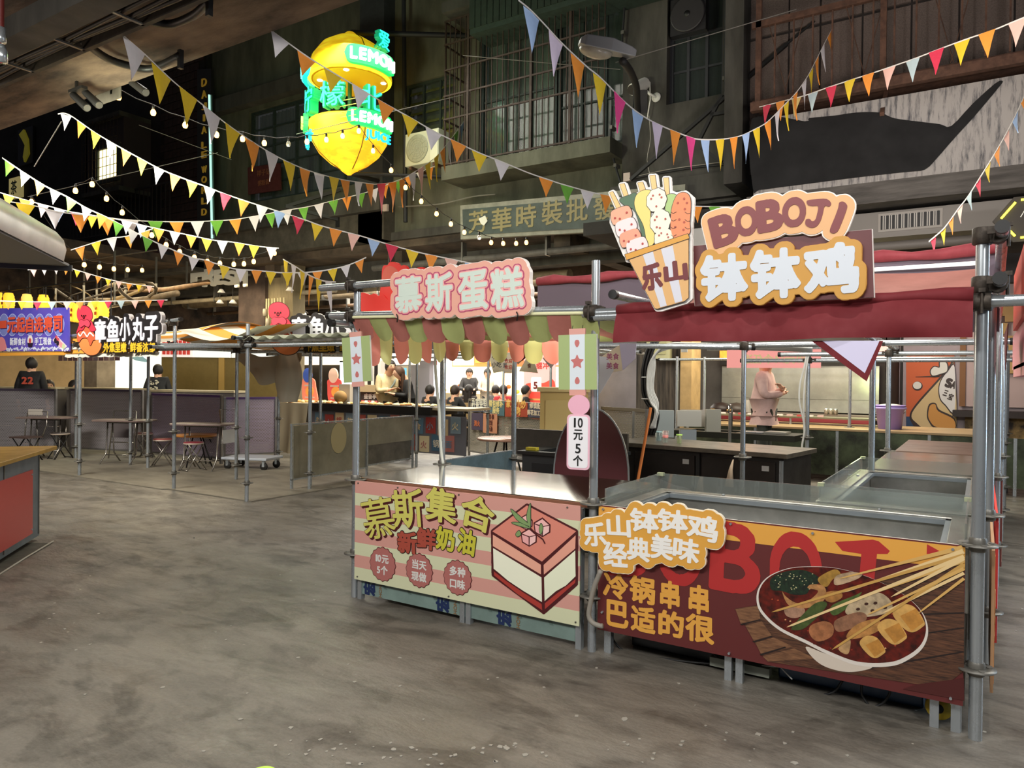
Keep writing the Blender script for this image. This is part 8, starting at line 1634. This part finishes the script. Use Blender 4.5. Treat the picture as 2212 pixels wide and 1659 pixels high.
cam_dir = lambda loc: math.atan2(CY-loc[1], CX-loc[0])+PI/2      # rotation that makes a figure face the camera
def P_(label, px, t, turn, **k):
    l = at(px, 800, t); return person(label, l, cam_dir(l)+math.radians(turn), **k)
P_('young man in a cream jacket with a grey strap, looking at a phone', 838, 14.4, 25, top='#d9c79a', pants='#1c1c20', arms='hold', nod=1.0, coat=1, sc_=1.07)
pw = P_('woman with long brown hair and a black leather jacket leaning over the phone', 882, 14.2, -75, top='#151517', pants='#17171a', arms='hold', nod=1.1, hair='long', hcol='#4a2f1c', coat=1, lean=.10, sc_=1.0)
l = D(860, 836, 14.0); q = thing('phone', 'black phone held between the cream-jacketed man and the woman', 'phone', l); MB().box((-.04, -.05, -.006), (.04, .03, .006)).build('phone_body', BLACKP, q)
mp_ = P_('man in a pale pink sweatshirt with folded arms, face hidden by the banner', 1652, 10.9, 75, top='#c9a79f', pants='#3a3d35', arms='fold', sc_=1.13)
P_('man in a black jersey with red 22 on its back, standing far left', 68, 14.8, 160, top='#141316', pants='#1a1a1c', arms='down', coat=1, sc_=1.06, hair='cap')
o = C.objects[-1]
P_('person in a black bomber jacket with pale print, behind the takoyaki stall', 341, 15.2, 170, top='#131315', pants='#1c1c1e', coat=1, sc_=1.0)
P_('woman with tied-back dark hair sitting behind the leftmost fence', 106, 15.6, 5, top='#1f1d1f', pants='#222', pose='sit', hair='bun', arms='table', sc_=1.05)
P_('woman with dark hair peering past the second scaffold pole', 160, 15.6, 40, top='#2a2224', pants='#222', pose='sit', hair='long', arms='table', sc_=1.05)
for px, t, turn, lab, kw in ((929, 16.5, 130, 'short-haired diner in a black jumper seated at the near table in the hall', dict(top='#151518')), (983, 16.2, 125, 'man in a black puffer coat seated between the two poles, seen from behind', dict(top='#17181a', hcol='#2b1d14', coat=1)),
    (1013, 17.2, 150, 'woman with long dark hair seated behind the man in the puffer coat', dict(top='#2a1f1d', hair='long')), (1072, 18.2, 185, 'diner in a grey jacket bent over the table before the bright counter', dict(top='#4a4648', lean=.2)),
    (1088, 17.4, 170, 'diner in a bright red jacket before the bright counter', dict(top='#b3242a')), (1136, 17.0, 90, 'diner in black half hidden by the notice fence and poster', dict(top='#161616')), (1014, 20.5, 0, 'shop worker in a dark cap behind the bright counter, left', dict(top='#2c2a2a', hair='cap')), (1053, 20.5, 0, 'shop worker in a dark cap behind the bright counter, right', dict(top='#c9b9a5', hair='cap'))):
    st_ = kw.pop('stand', None); pose = 'stand' if 'worker' in lab else 'sit'; p1_ = P_(lab, px, t, turn, pants='#1d1d20', arms='table', pose=pose, sc_=1.03, **kw)
    if pose == 'sit':
        l = p1_.location; c = thing('dining_chair', {929: 'tan plastic chair under the diner in the black jumper', 983: 'tan plastic chair under the man in the puffer coat', 1013: 'tan plastic chair behind the long-haired woman', 1072: 'tan chair under the diner in the grey jacket', 1088: 'tan chair under the diner in red', 1136: 'tan chair at the right end of the diners'}[px], 'chair', (l.x, l.y, 0), p1_.rotation_euler.z)
        TN = M('#a58a5e', .6); MB().box((-.22, -.22, .40), (.22, .22, .43)).build('seat', TN, c); MB().grid(lambda u, v: (-.22+.44*u, .24+.05*math.sin(PI*u), .55+.38*v), 8, 3).build('backrest', TN, c)
        for x in (-.2, .2): MB().tube([(x, -.2, 0), (x, -.18, .42)], .011, 5).build('leg', BLACKP, c); MB().tube([(x, .24, 0), (x, .2, .42), (x, .25, .92)], .011, 5).build('leg', BLACKP, c)
for px, py, lab in ((960, 950, 'brown empty chair with black crossed legs near the queue post'), (988, 955, 'brown empty chair with black legs right of the queue post')):
    g_ = G(px, py-5); c = thing('dining_chair', lab, 'chair', g_, .6); TN2 = M('#6b4a36', .6); MB().box((-.22, -.22, .43), (.22, .22, .46)).build('seat', TN2, c); MB().box((-.22, .2, .55), (.22, .23, .95)).build('backrest', TN2, c)
    for x in (-.2, .2): MB().tube([(x, -.2, 0), (x*.9, .15, .44)], .011, 5).build('leg', BLACKP, c); MB().tube([(x, .25, 0), (x*.9, -.15, .44)], .011, 5).build('leg', BLACKP, c)
# red number on the black jersey
for o in list(C.objects):
    if o.get('label', '').startswith('man in a black jersey'): sheet([np.array(L)*[-1, 1] for L in line_text('22', 0, 1.22, .13, .05, centre=True)], 'jersey_number', M('#b5442c', .6), o, .15, .004)
    if o.get('label', '').startswith('person in a black bomber'):
        random.seed(2); sheet([circ(random.uniform(-.11, .11), random.uniform(1.05, 1.38), random.uniform(.012, .035), random.uniform(.01, .03), 8) for _ in range(16)], 'pale_print', M('#b9b39a', .6), o, .15, .004)
    if o.get('label', '').startswith('young man in a cream'): MB().tube([(.16, -.02, 1.42), (.05, -.15, 1.28), (-.12, -.16, 1.08)], .02, 6).build('strap', M('#8f9a92', .7), o)
